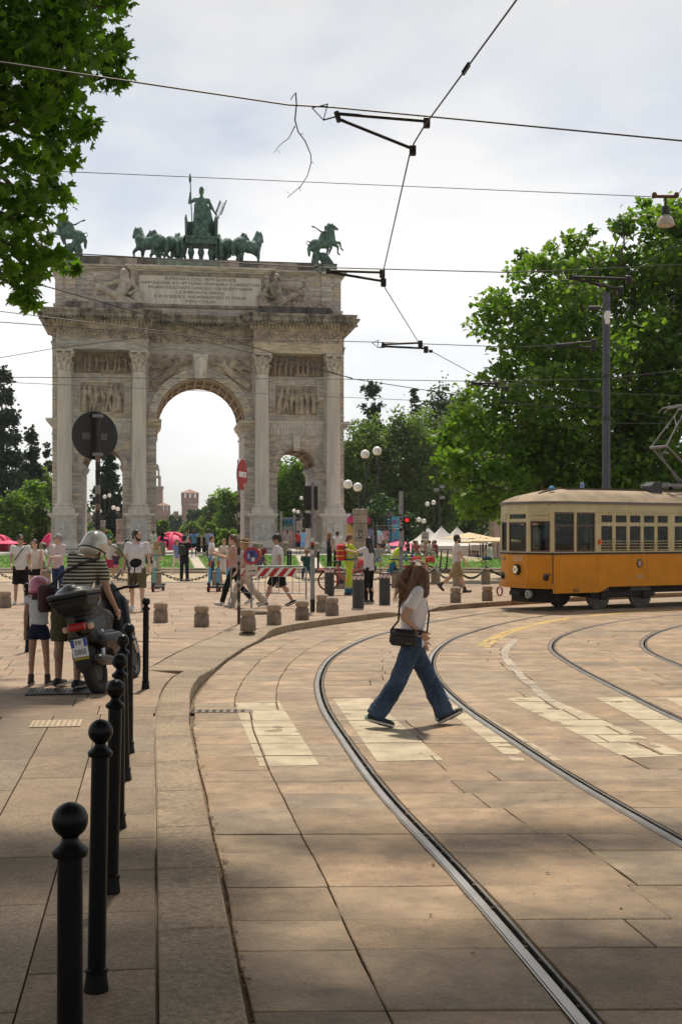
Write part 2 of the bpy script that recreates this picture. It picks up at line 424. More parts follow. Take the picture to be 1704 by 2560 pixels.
def inset(poly, g):
  n = len(poly); P = [Vector((p[0], p[1])) for p in poly]; outp = []
  for i in range(n):
    a, b, c = P[i - 1], P[i], P[(i + 1) % n]
    d1 = (b - a); d2 = (c - b)
    if d1.length < 1e-6 or d2.length < 1e-6: outp.append(b.copy()); continue
    d1.normalize(); d2.normalize()
    n1 = Vector((-d1.y, d1.x)); n2 = Vector((-d2.y, d2.x))
    s = n1 + n2
    if s.length < 1e-4: s = n1
    s.normalize(); k = max(.35, s.dot(n1))
    outp.append(b + s * (g / k))
  return [(p.x, p.y) for p in outp]
def area(p):
  return .5 * sum(p[i - 1][0] * p[i][1] - p[i][0] * p[i - 1][1] for i in range(len(p)))
SLABS = []                                              # (polygon, height) of road slabs, for the painted stripes
def slab_geo(poly, zf, gap=.006, ch=.008, th=.06, dz=0.0):
  if area(poly) < 0: poly = poly[::-1]
  o = inset(poly, gap); i = inset(poly, gap + ch); n = len(poly)
  v = [(x, y, zf(x, y) + dz - th) for x, y in o] + [(x, y, zf(x, y) + dz - ch * .6) for x, y in o] + [(x, y, zf(x, y) + dz) for x, y in i]
  f = [(k, (k + 1) % n, n + (k + 1) % n, n + k) for k in range(n)] + [(n + k, n + (k + 1) % n, 2 * n + (k + 1) % n, 2 * n + k) for k in range(n)] + [tuple(range(2 * n, 3 * n))]
  return v, f, i
def lay(name, polys, zf, m, parent, gap=.006, ch=.008, dzj=.003, limit=300, key=None, record=None, rest='paving', rough=0.0):
  """lays the polygons as single slabs (nearest first), the ones past the limit joined"""
  polys = [p for p in polys if abs(area(p)) > .012]
  polys.sort(key=key or (lambda p: sum(q[1] for q in p) / len(p)))
  J = MB()
  for k, p in enumerate(polys):
    if rough:
      q_ = []
      for i_ in range(len(p)):
        a_, b_ = p[i_ - 1], p[i_]; L_ = math.hypot(b_[0] - a_[0], b_[1] - a_[1]); t_ = random.uniform(.35, .65); j_ = random.uniform(-rough, rough)
        if L_ > .25: q_.append((a_[0] + (b_[0] - a_[0]) * t_ - (b_[1] - a_[1]) / L_ * j_, a_[1] + (b_[1] - a_[1]) * t_ + (b_[0] - a_[0]) / L_ * j_))
        q_.append(b_)
      p = q_
    dz = random.uniform(-dzj, dzj)
    v, f, top = slab_geo(p, zf, gap, ch, dz=dz)
    if record is not None: record.append((top, dz))
    if k < limit:
      cx = sum(q[0] for q in v) / len(v); cy = sum(q[1] for q in v) / len(v)
      me = bpy.data.meshes.new(name); me.from_pydata([(a - cx, b - cy, c) for a, b, c in v], [], f); me.materials.append(m)
      obj(name, me, parent, (cx, cy, 0))
    else: J.add(v, f)
  if J.v:
    tag(J.build(rest, m, parent), kind='stuff')

# ---- road: base sheet, slabs, rails
road_poly = [(float(x), float(y)) for x, y in kerb[::3]] + [(60, 54), (60, -6), (1.2, -6)]
rb = MB(); rb.add([(x, y, -.028) for x, y in road_poly], [tuple(range(len(road_poly) - 1, -1, -1))])
road = tag(rb.build('road', m_fill), kind='structure')
RG = .085                                              # half width kept free for a rail
GAPL, GAPR = .04, .08
def cuts(y):
  k, a, b, c, d = (float(f(y)) for f in (kx, r1x, r2x, r3x, r4x))
  return k, a, b, c, d
polys = []
yb = 2.2; row = 0
rowsY = [yb]
while yb < 33.5:
  yb += random.choice([.42, .5, .55, .62, .7]) * (1.0 if yb < 16 else .85); rowsY.append(yb)
def skew(y): return lambda x: y + .018 * (x - 1) + .012 * math.sin(y * 7 + x)
for a0, a1 in zip(rowsY[:-1], rowsY[1:]):
  ym = (a0 + a1) / 2
  k, r1, r2, r3, r4 = cuts(ym)
  s1, s2 = skew(a0), skew(a1)
  def region(lf, rf, fr):
    """cut the row between the curves lf(y), rf(y) at the fractions fr"""
    for p, q in zip(fr[:-1], fr[1:]):
      def X(y, t): return float(lf(y)) * (1 - t) + float(rf(y)) * t
      def pt(sk, t):
        y = ym
        for _ in range(3): y = sk(X(y, t))
        return (X(y, t), y)
      b0, b1, t0, t1 = pt(s1, p), pt(s1, q), pt(s2, p), pt(s2, q)
      mL = (X((b0[1] + t0[1]) / 2, p), (b0[1] + t0[1]) / 2); mR = (X((b1[1] + t1[1]) / 2, q), (b1[1] + t1[1]) / 2)
      polys.append([b0, b1, mR, t1, t0, mL])
  def rnd_fr(wd, unit):
    n = max(1, round(wd / unit)); f = [0]
    for i in range(1, n): f.append((i + random.uniform(-.28, .28)) / n)
    return f + [1]
  kk = lambda y: kx(y) + .035 + .006 * np.sin(np.asarray(y) * 3.1)
  e1 = lambda y: r1x(y) - GAPL * (1 + .5 * abs(float(np.gradient(r1x(np.array([y - .2, y, y + .2])))[1] / .2)))
  def edge(fx, off):
    def g_(y):
      y = float(y); sl = (float(fx(y + .15)) - float(fx(y - .15))) / .3
      return float(fx(y)) + off * math.sqrt(1 + sl * sl)
    return g_
  if ym < 12.6: fr = [0, .44 + .004 * math.sin(ym), 1]
  else: fr = [0, .33, .67, 1]
  region(kk, edge(r1x, -GAPL), fr)
  region(edge(r1x, GAPR), edge(r2x, -GAPL), rnd_fr(1.28, random.choice([1.3, .66, .66])))
  region(edge(r2x, GAPR), edge(r3x, -GAPL), rnd_fr(max(.5, r3 - r2 - .16), .95))
  region(edge(r3x, GAPR), edge(r4x, -GAPL), rnd_fr(1.28, random.choice([1.3, .66])))
  if ym < 30: region(edge(r4x, GAPR), lambda y: float(r4x(y)) + 5.0, rnd_fr(5, 1.0))
flat0 = lambda x, y: 0.0
def inview(p):
  cx = sum(q[0] for q in p) / len(p); cy = sum(q[1] for q in p) / len(p)
  return cy + (0 if abs(cx) < .31 * cy + .6 else 40)
lay('paving_slab', polys, flat0, m_slab, road, gap=.0042, ch=.005, dzj=.0028, key=inview, record=SLABS, rest='far_paving', rough=.006)
far = MB(); pts = [(-2, 33.6)]
ff = [(float(x), float(y)) for x, y in kerb if y > 33.4][::3]
far.add([(x + .06, y, -.004) for x, y in ff] + [(60, 54, -.004), (60, 33.8, -.004)], [tuple(range(len(ff) + 1, -1, -1))])
far.build('far_paving_sheet', mat('far_road_stone', (.31, .235, .165), .65, var=.2, vs=1.1, bump=.2, bs=12), road)

# grooved rails: head, groove, lip
m_groove = mat('rail_groove', (.05, .037, .025), .9, var=.4, vs=12, bump=.4, bs=40)
m_seal = mat('rail_seal', (.16, .115, .07), .95, var=.4, vs=6, bump=.6, bs=24)
def rail(c, label, n):
  c = c[::2]
  def sweep(prof, name, m, par):
    b = MB(); cols = [offset(c, o_) for o_, z in prof]
    v = []
    for i in range(len(c)):
      for k, (o_, z) in enumerate(prof): v.append((cols[k][i, 0], cols[k][i, 1], z))
    K = len(prof)
    b.add(v, [(i * K + k, i * K + k + 1, (i + 1) * K + k + 1, (i + 1) * K + k) for i in range(len(c) - 1) for k in range(K - 1)])
    return b.build(name, m, par, smooth=30)
  root = thing('tram_rail', label, 'rail', (float(c[0, 0]), float(c[0, 1]), 0), group='tram rails')
  root.location = (0, 0, 0)
  sweep([(-.035, -.03), (-.030, -.004), (-.024, -.003), (-.022, .003), (.020, .003), (.024, -.002), (.024, -.03)], 'rail_head', m_steel, root)
  sweep([(.023, -.012), (.027, -.028), (.048, -.028), (.053, -.01)], 'groove', m_groove, root)
  sweep([(.052, -.03), (.052, -.001), (.055, .001), (.064, .001), (.067, -.004), (.067, -.03)], 'lip', mat('worn_rail_steel', (.20, .19, .18), .45, .8, var=.3, vs=5), root)
  sweep([(-.060, -.010), (-.032, -.008)], 'sealant', m_seal, root)
  sweep([(.065, -.008), (.105, -.010)], 'sealant', m_seal, root)
rail(rail1, 'leftmost tram rail, curving past the walking woman to under the yellow tram', 0)
rail(rail2, 'second tram rail from the left, passing right behind the walking woman', 1)
rail(rail3, 'third tram rail from the left, first of the farther track', 2)
rail(rail4, 'rightmost tram rail, curving out at the right edge', 3)

# ---- painted crossing, cut to the slabs it lies on
def clip(sub, clp):
  if area(clp) < 0: clp = clp[::-1]
  o = sub
  for i in range(len(clp)):
    a, b = clp[i - 1], clp[i]; inp = o; o = []
    side = lambda p: (b[0] - a[0]) * (p[1] - a[1]) - (b[1] - a[1]) * (p[0] - a[0])
    for j in range(len(inp)):
      p, q = inp[j - 1], inp[j]; sp, sq = side(p), side(q)
      if sp >= 0:
        if sq >= 0: o.append(q)
        else: t = sp / (sp - sq); o.append((p[0] + t * (q[0] - p[0]), p[1] + t * (q[1] - p[1])))
      elif sq >= 0:
        t = sp / (sp - sq); o.append((p[0] + t * (q[0] - p[0]), p[1] + t * (q[1] - p[1]))); o.append(q)
    if len(o) < 3: return []
  return o
def worn_paint(name, c, c2, lo=.36, hi=.5):
  m = mat(name, c, .75, var=.3, vs=3.2, col2=c2, bump=.2, bs=30)
  for n in m.node_tree.nodes:
    if n.type == 'VALTORGB':
      n.color_ramp.elements[0].position = lo; n.color_ramp.elements[1].position = hi
  return m
m_zebra = worn_paint('worn_white_paint', (.46, .385, .265), (.35, .28, .195), .34, .60)
m_yel = worn_paint('worn_yellow_paint', (.48, .31, .075), (.32, .25, .17), .36, .56)
from mathutils import noise as _nz
def stripe(name, label, quad, m, group, cell=.032, thr=-.44):
  q = [tuple(onz(x * 1.0867, y * 1.0867)[:2]) for x, y in quad]
  if area(q) < 0: q = q[::-1]
  b = MB(); x0, x1 = min(p[0] for p in q), max(p[0] for p in q); y0, y1 = min(p[1] for p in q), max(p[1] for p in q)
  def dist(x, y):
    return min(((q[i][0] - q[i - 1][0]) * (y - q[i - 1][1]) - (q[i][1] - q[i - 1][1]) * (x - q[i - 1][0])) / math.hypot(q[i][0] - q[i - 1][0], q[i][1] - q[i - 1][1]) for i in range(4))
  for top, dz in SLABS:
    tp = top if area(top) > 0 else top[::-1]
    if max(p[1] for p in tp) < y0 or min(p[1] for p in tp) > y1 or max(p[0] for p in tp) < x0 or min(p[0] for p in tp) > x1: continue
    c = clip(tp, q)
    if len(c) < 3 or abs(area(c)) < .0015: continue
    if area(c) < 0: c = c[::-1]
    sx = min(p[0] for p in c); ex = max(p[0] for p in c); sy = min(p[1] for p in c); ey = max(p[1] for p in c)
    j = math.floor(sy / cell)
    while j * cell < ey:
      i = math.floor(sx / cell)
      while i * cell < ex:
        cx, cy = (i + .5) * cell, (j + .5) * cell
        n_ = _nz.noise((cx * 1.7, cy * 1.7, 3.1)) * .7 + _nz.noise((cx * 6, cy * 6, 1.0)) * .45
        d = dist(cx, cy); ed = min(1, max(0, d) / .05)
        # rubbed off more along slab edges
        inn = min(abs((tp[k][0] - tp[k - 1][0]) * (cy - tp[k - 1][1]) - (tp[k][1] - tp[k - 1][1]) * (cx - tp[k - 1][0])) / (math.hypot(tp[k][0] - tp[k - 1][0], tp[k][1] - tp[k - 1][1]) + 1e-9) for k in range(len(tp)))
        if n_ - .10 * (1 - ed) - .16 * max(0, 1 - inn / .07) > thr:
          cc = clip([(i * cell, j * cell), ((i + 1) * cell, j * cell), ((i + 1) * cell, (j + 1) * cell), (i * cell, (j + 1) * cell)], c)
          if len(cc) >= 3 and abs(area(cc)) > 1e-5:
            if area(cc) < 0: cc = cc[::-1]
            b.add([(x, y, dz + .0025) for x, y in cc], [tuple(range(len(cc)))])
        i += 1
      j += 1
  if b.v: return tag(b.build(name, m), label, 'road marking', group)
Z = 'zebra crossing stripes'
stripe('crosswalk_stripe', 'worn cream crossing stripe between drain grate and leftmost rail', [(537, 1618), (640, 1611), (734, 1760), (598, 1764)], m_zebra, Z)
stripe('crosswalk_stripe', 'cream crossing stripe under the walking woman, between the first two rails', [(765, 1608), (852, 1606), (1018, 1748), (868, 1753)], m_zebra, Z)
stripe('crosswalk_stripe', 'cream crossing stripe crossed by the second rail, right of the front shoe', [(985, 1603), (1040, 1603), (1293, 1750), (1178, 1750)], m_zebra, Z)
stripe('crosswalk_stripe', 'long cream crossing stripe between second and third rail', [(1155, 1604), (1258, 1604), (1580, 1738), (1440, 1745)], m_zebra, Z)
stripe('crosswalk_stripe', 'cream crossing stripe under the third rail at right edge', [(1368, 1606), (1440, 1604), (1700, 1718), (1610, 1730)], m_zebra, Z)
stripe('crosswalk_stripe', 'faded cream crossing stripe fragment beyond the third rail', [(1530, 1606), (1600, 1604), (1850, 1718), (1750, 1730)], m_zebra, Z)
def ribbon(name, label, pts, wd, m, group):
  c = spline(pts, 6); a = offset(c, -wd / 2); b_ = offset(c, wd / 2); b = MB(); Q = []
  for i in range(len(c) - 1):
    q = [tuple(a[i]), tuple(a[i + 1]), tuple(b_[i + 1]), tuple(b_[i])]
    cc = np.mean(q, 0)
    for top, dz in SLABS:
      tc_ = np.mean(top, 0)
      if abs(tc_[0] - cc[0]) + abs(tc_[1] - cc[1]) > 2.2: continue
      tp = top if area(top) > 0 else top[::-1]
      p = clip(q, tp)
      if len(p) >= 3 and abs(area(p)) > .0008:
        if area(p) < 0: p = p[::-1]
        b.add([(x, y, dz + .0026) for x, y in p], [tuple(range(len(p)))])
  if b.v: tag(b.build(name, m), label, 'road marking', group)
yl = [tuple(onz(x * 1.0867, y * 1.0867)[:2]) for x, y in [(1108, 1488), (1150, 1462), (1210, 1442), (1300, 1424), (1420, 1411), (1568, 1401)]]
ribbon('yellow_line', 'worn yellow line curving beside the second rail towards the tram', yl, .24, m_yel, 'yellow road lines')
yl2 = [tuple(onz(x * 1.0867, y * 1.0867)[:2]) for x, y in [(800, 1478), (850, 1462), (905, 1450), (980, 1438)]]
ribbon('yellow_line', 'faint yellow line left of the leftmost rail before the granite bollards', yl2, .22, worn_paint('faded_yellow_paint', (.40, .29, .14), (.31, .25, .19), .45, .6), 'yellow road lines')
wl = [tuple(onz(x * 1.0867, y * 1.0867)[:2]) for x, y in [(1270, 1620), (1215, 1570), (1175, 1530), (1160, 1500), (1185, 1470)]]
ribbon('faded_line', 'faint cream curved line between second and third rail', wl, .12, worn_paint('faded_cream_paint', (.42, .35, .26), (.30, .245, .20), .4, .6), 'yellow road lines')

# drain grate by the kerb
dg_ = onz(503 * 1.0867, 1637 * 1.0867)
t = thing('drain_grate', 'small dark slotted drain grate in the road beside the kerb', 'grate', (dg_.x, dg_.y, 0), R(2))
MB().box(-.33, .33, -.11, .11, .004, .0075).build('frame', mat('cast_iron', (.20, .165, .125), .6, .3, var=.3, vs=12), t)
for i in range(8):
  MB().box(-.285 + i * .073, -.285 + i * .073 + .04, -.085, .085, .0078, .0088).build('slot', m_groove, t)

# ---- left pavement: kerb stones, granite slabs, square
pave_poly = [(float(x) - .03, float(y)) for x, y in kerb[::3] if y < 45.9]
pb = MB()
nx = 26; ysP = list(np.arange(-3, 46, .5)); V = []; Fc = []
for y in ysP:
  xr = float(kx(y)) - .03
  for i in range(nx + 1):
    x = xr - 42 * (i / nx) ** 2.2
    V.append((x, y, plaza_z(x, y) - .03))
for j in range(len(ysP) - 1):
  for i in range(nx): Fc.append((j * (nx + 1) + i + 1, j * (nx + 1) + i, (j + 1) * (nx + 1) + i, (j + 1) * (nx + 1) + i + 1))
pb.add(V, Fc)
pavement = tag(pb.build('pavement', mat('pavement_bed', (.33, .265, .20), .95, var=.3, vs=3, bump=.4, bs=20)), kind='structure')
# kerb stones
seg = np.concatenate([[0], np.cumsum(np.linalg.norm(np.diff(kerb, axis=0), axis=1))])
s = 0.4
inner = offset(kerb, -.31)
while s < seg[-1] - 20:
  ln_ = random.uniform(.75, 1.25)
  q = np.linspace(s, s + ln_, 5)
  ox = np.interp(q, seg, kerb[:, 0]); oy = np.interp(q, seg, kerb[:, 1]); ix = np.interp(q, seg, inner[:, 0]); iy = np.interp(q, seg, inner[:, 1])
  wide = 1.0
  if 15.5 < oy[2] < 22: ix = ox + (ix - ox) * 2.6; iy = oy + (iy - oy) * 2.6     # broad ramp stones at the crossing
  poly = [(ox[i], oy[i]) for i in range(5)] + [(ix[i], iy[i]) for i in range(4, -1, -1)]
  if area(poly) < 0: poly = poly[::-1]
  v, f, _ = slab_geo(poly, lambda x, y: plaza_z(x, y) + .004, gap=.005, ch=.012, th=.20)
  cx, cy = float(np.mean(ox)), float(np.mean(oy))
  me = bpy.data.meshes.new('kerb_stone'); me.from_pydata([(a - cx, b - cy, c) for a, b, c in v], [], f); me.materials.append(m_kerb)
  obj('kerb_stone', me, pavement, (cx, cy, 0))
  s += ln_
# granite slabs along the kerb (straight part)
dv = np.array([-.1505, .9886]); nv = np.array([-.9886, -.1505])
o0 = np.array([-.36, 4.57]) + nv * .315
polys = []; off = 0
for ci, wcol in enumerate([.49, .43, .47, .5, .46, .52, .5, .6, .6, .6]):
  q = -4.0 + random.random() * .5
  while q < 7.3:
    l = random.uniform(.55, .8) if ci == 0 else random.uniform(.8, 1.35)
    e = min(q + l, 7.3)
    if e - q > .2:
      a = o0 + nv * off + dv * q; b = o0 + nv * (off + wcol) + dv * q; c = o0 + nv * (off + wcol) + dv * e; d = o0 + nv * off + dv * e
      polys.append([tuple(a), tuple(b), tuple(c), tuple(d)])
    q = e
  off += wcol
lay('granite_slab', polys, lambda x, y: .122, m_gran, pavement, gap=.004, ch=.003, dzj=.001, limit=300)
# square slabs: rows following the same direction, up to the far kerb
polys = []; q = 7.3
while q < 39:
  dpt = random.uniform(.5, .66) * (1 if q < 20 else 1.5)
  o_ = 0.0
  far_w = 9 if q < 16 else 13
  # left edge of this row: the kerb
  cy = 4.57 + .9886 * q
  base_k = o0 + dv * q
  ln_row = random.random()
  kxa = float(kx(base_k[1])); start = -((kxa - base_k[0])) - .02      # how far the kerb lies right of the straight line
  extra = .30 if not (15.5 < base_k[1] < 22) else .80
  u = start + extra + (0 if q < 9 else .02)
  first = True
  while u < far_w:
    wd_ = random.uniform(.8, 1.4) * (1 if q < 20 else 1.4)
    if first: wd_ *= random.uniform(.6, 1)
    def PT(uu, qq):
      p = o0 + nv * uu + dv * qq
      return (float(p[0]), float(p[1]))
    if first:
      def rightpt(qq):
        p = o0 + dv * qq; y = p[1];
        for _ in range(3):
          X = float(kx(y)) - (.32 if not (15.5 < y < 22) else .82); uu = -(X - p[0]) / .9886
          y = p[1] + nv[1] * uu
        return PT(uu, qq)
      a, d = rightpt(q), rightpt(q + dpt)
    else: a, d = PT(u, q), PT(u, q + dpt)
    b, c = PT(u + wd_, q), PT(u + wd_, q + dpt)
    if b[0] < a[0] - .1 and c[0] < d[0] - .1: polys.append([a, b, c, d])
    u += wd_; first = False
  q += dpt
lay('stone_slab', polys, plaza_z, m_plaza, pavement, gap=.005, ch=.005, dzj=.0015, limit=300, key=inview, rest='far_slabs')
# metal plate and tactile plate set into the pavement
pm = onz(150 * 1.0867, 1585 * 1.0867, .12)
b = MB(); b.box(-.42, .42, -.26, .26, .126, .133)
pl = tag(b.build('metal_plate', mat('ribbed_plate', (.045, .042, .04), .5, .6, var=.3, vs=10), loc=(-2.95, 13.35, 0), rot=(0, 0, R(8.6))), 'dark ribbed metal plate in the pavement under the motor scooter', 'plate')
for i in range(20): MB().box(-.40 + i * .042, -.385 + i * .042, -.24, .24, .1335, .139).build('rib', MATS['ribbed_plate'], pl)
tp = onz(130 * 1.0867, 1666 * 1.0867, .12)
t = thing('tactile_plate', 'pale tactile paving plate with raised studs, left of the bollard row', 'paving plate', (tp.x, tp.y, .124), R(8.6))
mt_ = mat('tactile_stone', (.47, .37, .26), .8, var=.2, vs=10)
MB().box(-.22, .22, -.2, .2, 0, .006).build('base', mt_, t)
for i in range(9):
  for j in range(6): MB().lathe([(.014, .006), (.009, .011)], (-.19 + i * .047, -.16 + j * .064, 0), 8).build('stud', mt_, t)

# ---- beyond the plaza: setts, gravel, steps, lawn, platform
def strip(name, x0, x1, y0, y1, z0, z1, m, kind='structure', parent=None):
  b = MB(); b.add([(x0, y0, z0), (x1, y0, z0), (x1, y1, z1), (x0, y1, z1)], [(0, 1, 2, 3)])
  o = b.build(name, m, parent)
  if parent is None: tag(o, kind=kind)
  return o
m_sett = mat('grey_setts', (.29, .255, .22), .8, var=.35, vs=7, bump=.8, bs=9)
b = MB(); b.add([(-45, 37.5, .104), (1.8, 37.5, .104), (11.6, 37.5, .03), (28, 45.9, .03), (-45, 45.9, .05)], [(0, 1, 2, 3, 4)])
tag(b.build('sett_paving', m_sett), kind='structure')
m_gravel = mat('gravel', (.44, .35, .23), .95, var=.22, vs=2, bump=.5, bs=14)
strip('gravel_path', -70, 80, 46.3, 57, .075, .085, m_gravel)
m_step = mat('step_stone', (.38, .32, .25), .85, var=.4, vs=1.2, bump=.3, bs=8)
for nm, lb, y0, y1, z0, z1 in (('stone_kerb', 'long low stone kerb between setts and gravel path', 45.9, 46.3, -.1, .10), ('stone_step', 'lower long stone step in front of the lawn', 57.0, 57.5, 0, .19), ('stone_step', 'upper long stone step edging the lawn', 57.5, 58.1, 0, .31)):
  root = thing(nm, lb, 'step' if 'step' in nm else 'kerb', (0, (y0 + y1) / 2, 0), group='stone kerbs across the square')
  x = -40.0
  while x < 45:
    l = random.uniform(1.6, 2.4); MB().cbox(x + .006, x + l - .006, y0 - (y0 + y1) / 2, y1 - (y0 + y1) / 2, z0, z1, .02).build('kerb_block', m_step, root); x += l
m_lawn = mat('lawn_soil', (.10, .17, .025), .95, var=.35, vs=.8, bump=.6, bs=20)
lw_ = MB(); lx = [-80, 0, 6, 8.5, 10.5, 12.5, 20, 90]; lw_.add([(x, 58.1, .30) for x in lx] + [(x, 88, .42 - .34 * min(1, max(0, (x - 6) / 6.5))) for x in lx], [(i, i + 1, i + 9, i + 8) for i in range(7)]); tag(lw_.build('lawn', m_lawn), kind='structure')
m_path = mat('path_stone', (.50, .43, .35), .85, var=.15, vs=2, bump=.2, bs=12)
for x0, x1, lb in ((477, 506, 'l'), (745, 800, 'r')):
  a, b_ = at(x0 + 10, 1418, 58.1), at(x1 + 8, 1418, 58.1); c, d = at(x0 - 6, 1389, 88), at(x1 - 14, 1389, 88)
  m_ = MB(); m_.add([(a.x, 58.1, .307), (b_.x, 58.1, .307), (d.x, 88, .427), (c.x, 88, .427)], [(0, 1, 2, 3)])
  tag(m_.build('path', m_path), kind='structure')
strip('platform', -70, 6.8, 88, 135, .455, .455, mat('platform_stone', (.42, .39, .35), .8, var=.15, vs=.7))
root = thing('platform_edge', 'low pale stone edge of the platform behind the lawn', 'kerb', (0, 88, 0))
x = -60.0
while x < 6.0:
  l = random.uniform(1.8, 2.6); MB().cbox(x + .006, x + l - .006, -.25, .2, .2, .475, .02).build('kerb_block', mat('pale_step', (.52, .47, .40), .85, var=.2, vs=2), root); x += l
# grass blades standing on the lawn (nobody could count them)
n = 26000
px = RNG.uniform(-45, 42, n); py = 58.2 + 29.6 * RNG.random(n) ** 1.15; hh = RNG.uniform(.03, .085, n); ang = RNG.uniform(0, 6.283, n)
keep = np.ones(n, bool)
for x0, x1 in ((477, 506), (745, 800)):
  tt = (py - 58.1) / 29.9
  l = (1 - tt) * at(x0 + 10, 0, 58.1).x + tt * at(x0 - 6, 0, 88).x - .1; r_ = (1 - tt) * at(x1 + 8, 0, 58.1).x + tt * at(x1 - 14, 0, 88).x + .1
  keep &= ~((px > l) & (px < r_))
px, py, hh, ang = px[keep], py[keep], hh[keep], ang[keep]; n = len(px)
pz = .30 + (.12 - .34 * np.clip((px - 6) / 6.5, 0, 1)) * (py - 58.1) / 29.9
wv = .05
V = np.empty((n, 3, 3)); V[:, 0] = np.stack([px - wv * np.cos(ang), py - wv * np.sin(ang), pz], 1); V[:, 1] = np.stack([px + wv * np.cos(ang), py + wv * np.sin(ang), pz], 1)
V[:, 2] = np.stack([px + RNG.uniform(-.04, .04, n), py + RNG.uniform(-.04, .04, n), pz + hh], 1)
def tri_mesh(name, V, m, rnd=None, nper=3, faces=None):
  """V (n, k, 3): n little shapes of k points; faces: per-shape polygons"""
  n, k, _ = V.shape; faces = faces or [tuple(range(k))]
  me = bpy.data.meshes.new(name); me.vertices.add(n * k); me.vertices.foreach_set('co', V.reshape(-1))
  tot = sum(len(f) for f in faces); nf = len(faces)
  base = (np.arange(n) * k)[:, None]
  idx = np.concatenate([base + np.array(f)[None, :] for f in faces], 1).reshape(-1)
  me.loops.add(n * tot); me.loops.foreach_set('vertex_index', idx)
  st = np.cumsum([0] + [len(f) for f in faces[:-1]]); me.polygons.add(n * nf)
  me.polygons.foreach_set('loop_start', ((np.arange(n) * tot)[:, None] + st[None, :]).reshape(-1))
  me.update(calc_edges=True)
  if rnd is not None:
    a = me.attributes.new('rnd', 'FLOAT', 'POINT'); a.data.foreach_set('value', np.repeat(rnd, k).astype(np.float32))
  me.materials.append(m)
  return me
m_grass = leaf_mat('grass_blades', (.055, .16, .018), (.09, .24, .025), (.15, .33, .04), .35)
tag(obj('grass', tri_mesh('grass', V, m_grass, RNG.random(n))), 'short green lawn grass in front of the arch', 'grass', kind='stuff')

# dry leaf bits and grit in the gutter and along the rails (nobody could count them)
n = 420; P_ = []
for i in range(n):
  y = RNG.uniform(4, 17); c_ = RNG.random()
  if c_ < .6: x = float(kx(y)) + abs(RNG.normal(0, .035)) + .012
  elif c_ < .85: x = float(r1x(y)) + .04 + RNG.normal(0, .012)
  else: x = float(kx(y)) + RNG.uniform(-1.2, 2.5)
  z = .003 if x > float(kx(y)) else .127
  P_.append((x, y, z))
P_ = np.array(P_); t_, b_, nn_ = rot = None, None, None
ang = RNG.uniform(0, 6.283, n); sz = RNG.uniform(.006, .02, n)
V = np.empty((n, 4, 3))
for k, (u, v_) in enumerate(((-1, 0), (0, -.6), (1, 0), (0, .6))):
  V[:, k, 0] = P_[:, 0] + sz * (u * np.cos(ang) - v_ * np.sin(ang)); V[:, k, 1] = P_[:, 1] + sz * (u * np.sin(ang) + v_ * np.cos(ang)); V[:, k, 2] = P_[:, 2] + .003 + RNG.uniform(0, .006, n)
tag(obj('leaf_litter', tri_mesh('leaf_litter', V, mat('dry_leaf', (.16, .10, .05), .9, var=.4, vs=20), RNG.random(n))), 'dry leaf bits and grit lying in the gutter by the kerb', 'leaf litter', kind='stuff')

# ================================================================== THE TRIUMPHAL ARCH
m_marble = mat('marble', (.59, .535, .475), .6, var=.22, vs=.9, bump=.12, bs=8, stretch=(1, 1, 2.2))
m_block = mat('marble_block', (.60, .54, .475), .6, var=.42, vs=1.6, stretch=(.7, .7, 3.5), bump=.12, bs=9, ov=.13,
       ohue=[(1, .97, .94), (.86, .88, .93), (1.05, .96, .84), (.95, .95, .98), (1.0, .88, .70), (.92, .92, .95), (1.02, .98, .93)])
m_marw = mat('white_marble', (.69, .625, .55), .55, var=.16, vs=1.2, stretch=(2, 2, .25), bump=.1, bs=10, ov=.04)
m_mard = mat('weathered_marble', (.33, .255, .185), .75, var=.42, vs=1.8, bump=.2, bs=8)  # darker and browner than the other marble
m_soot = mat('sooty_marble', (.33, .285, .24), .8, var=.7, vs=1.3, col2=(.035, .03, .027), stretch=(1.2, 1.2, .35), bump=.2, bs=8)
m_sootd = mat('black_sooty_marble', (.13, .115, .10), .85, var=.6, vs=1.2, col2=(.018, .016, .015), stretch=(1.2, 1.2, .3), bump=.2, bs=8)
m_verd = mat('verdigris_stone', (.21, .285, .225), .8, var=.45, vs=.8, col2=(.10, .10, .085), stretch=(1, 1, .3), bump=.15, bs=8)
m_relief = mat('relief_marble', (.47, .38, .29), .7, var=.55, vs=1.4, bump=.15, bs=12)
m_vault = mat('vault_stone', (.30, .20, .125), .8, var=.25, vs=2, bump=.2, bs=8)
m_bronze = mat('verdigris_bronze', (.105, .20, .165), .65, .1, var=.6, vs=3.2, col2=(.022, .045, .038), bump=.3, bs=10, spec=.4)
m_letter = mat('bronze_letters', (.10, .12, .085), .6, .3, var=.4, vs=4)

PHI = R(8.55)
A0 = at(501.5, 1381, F / 29.9)
arch = thing('triumphal_arch', 'tall pale marble triumphal arch with three openings and fluted columns', 'arch', (A0.x, A0.y, .455), PHI)
OUT, CI = 12.1, 8.05           # half width, centre of the side openings
RM, RS = 3.65, 1.62            # radii of the main and side openings
SPM, SPS = 10.93, 7.13         # springing heights
DEP = 7.0
def part(mb, name, m, parent=arch, smooth=None): return mb.build(name, m, parent, smooth=smooth)
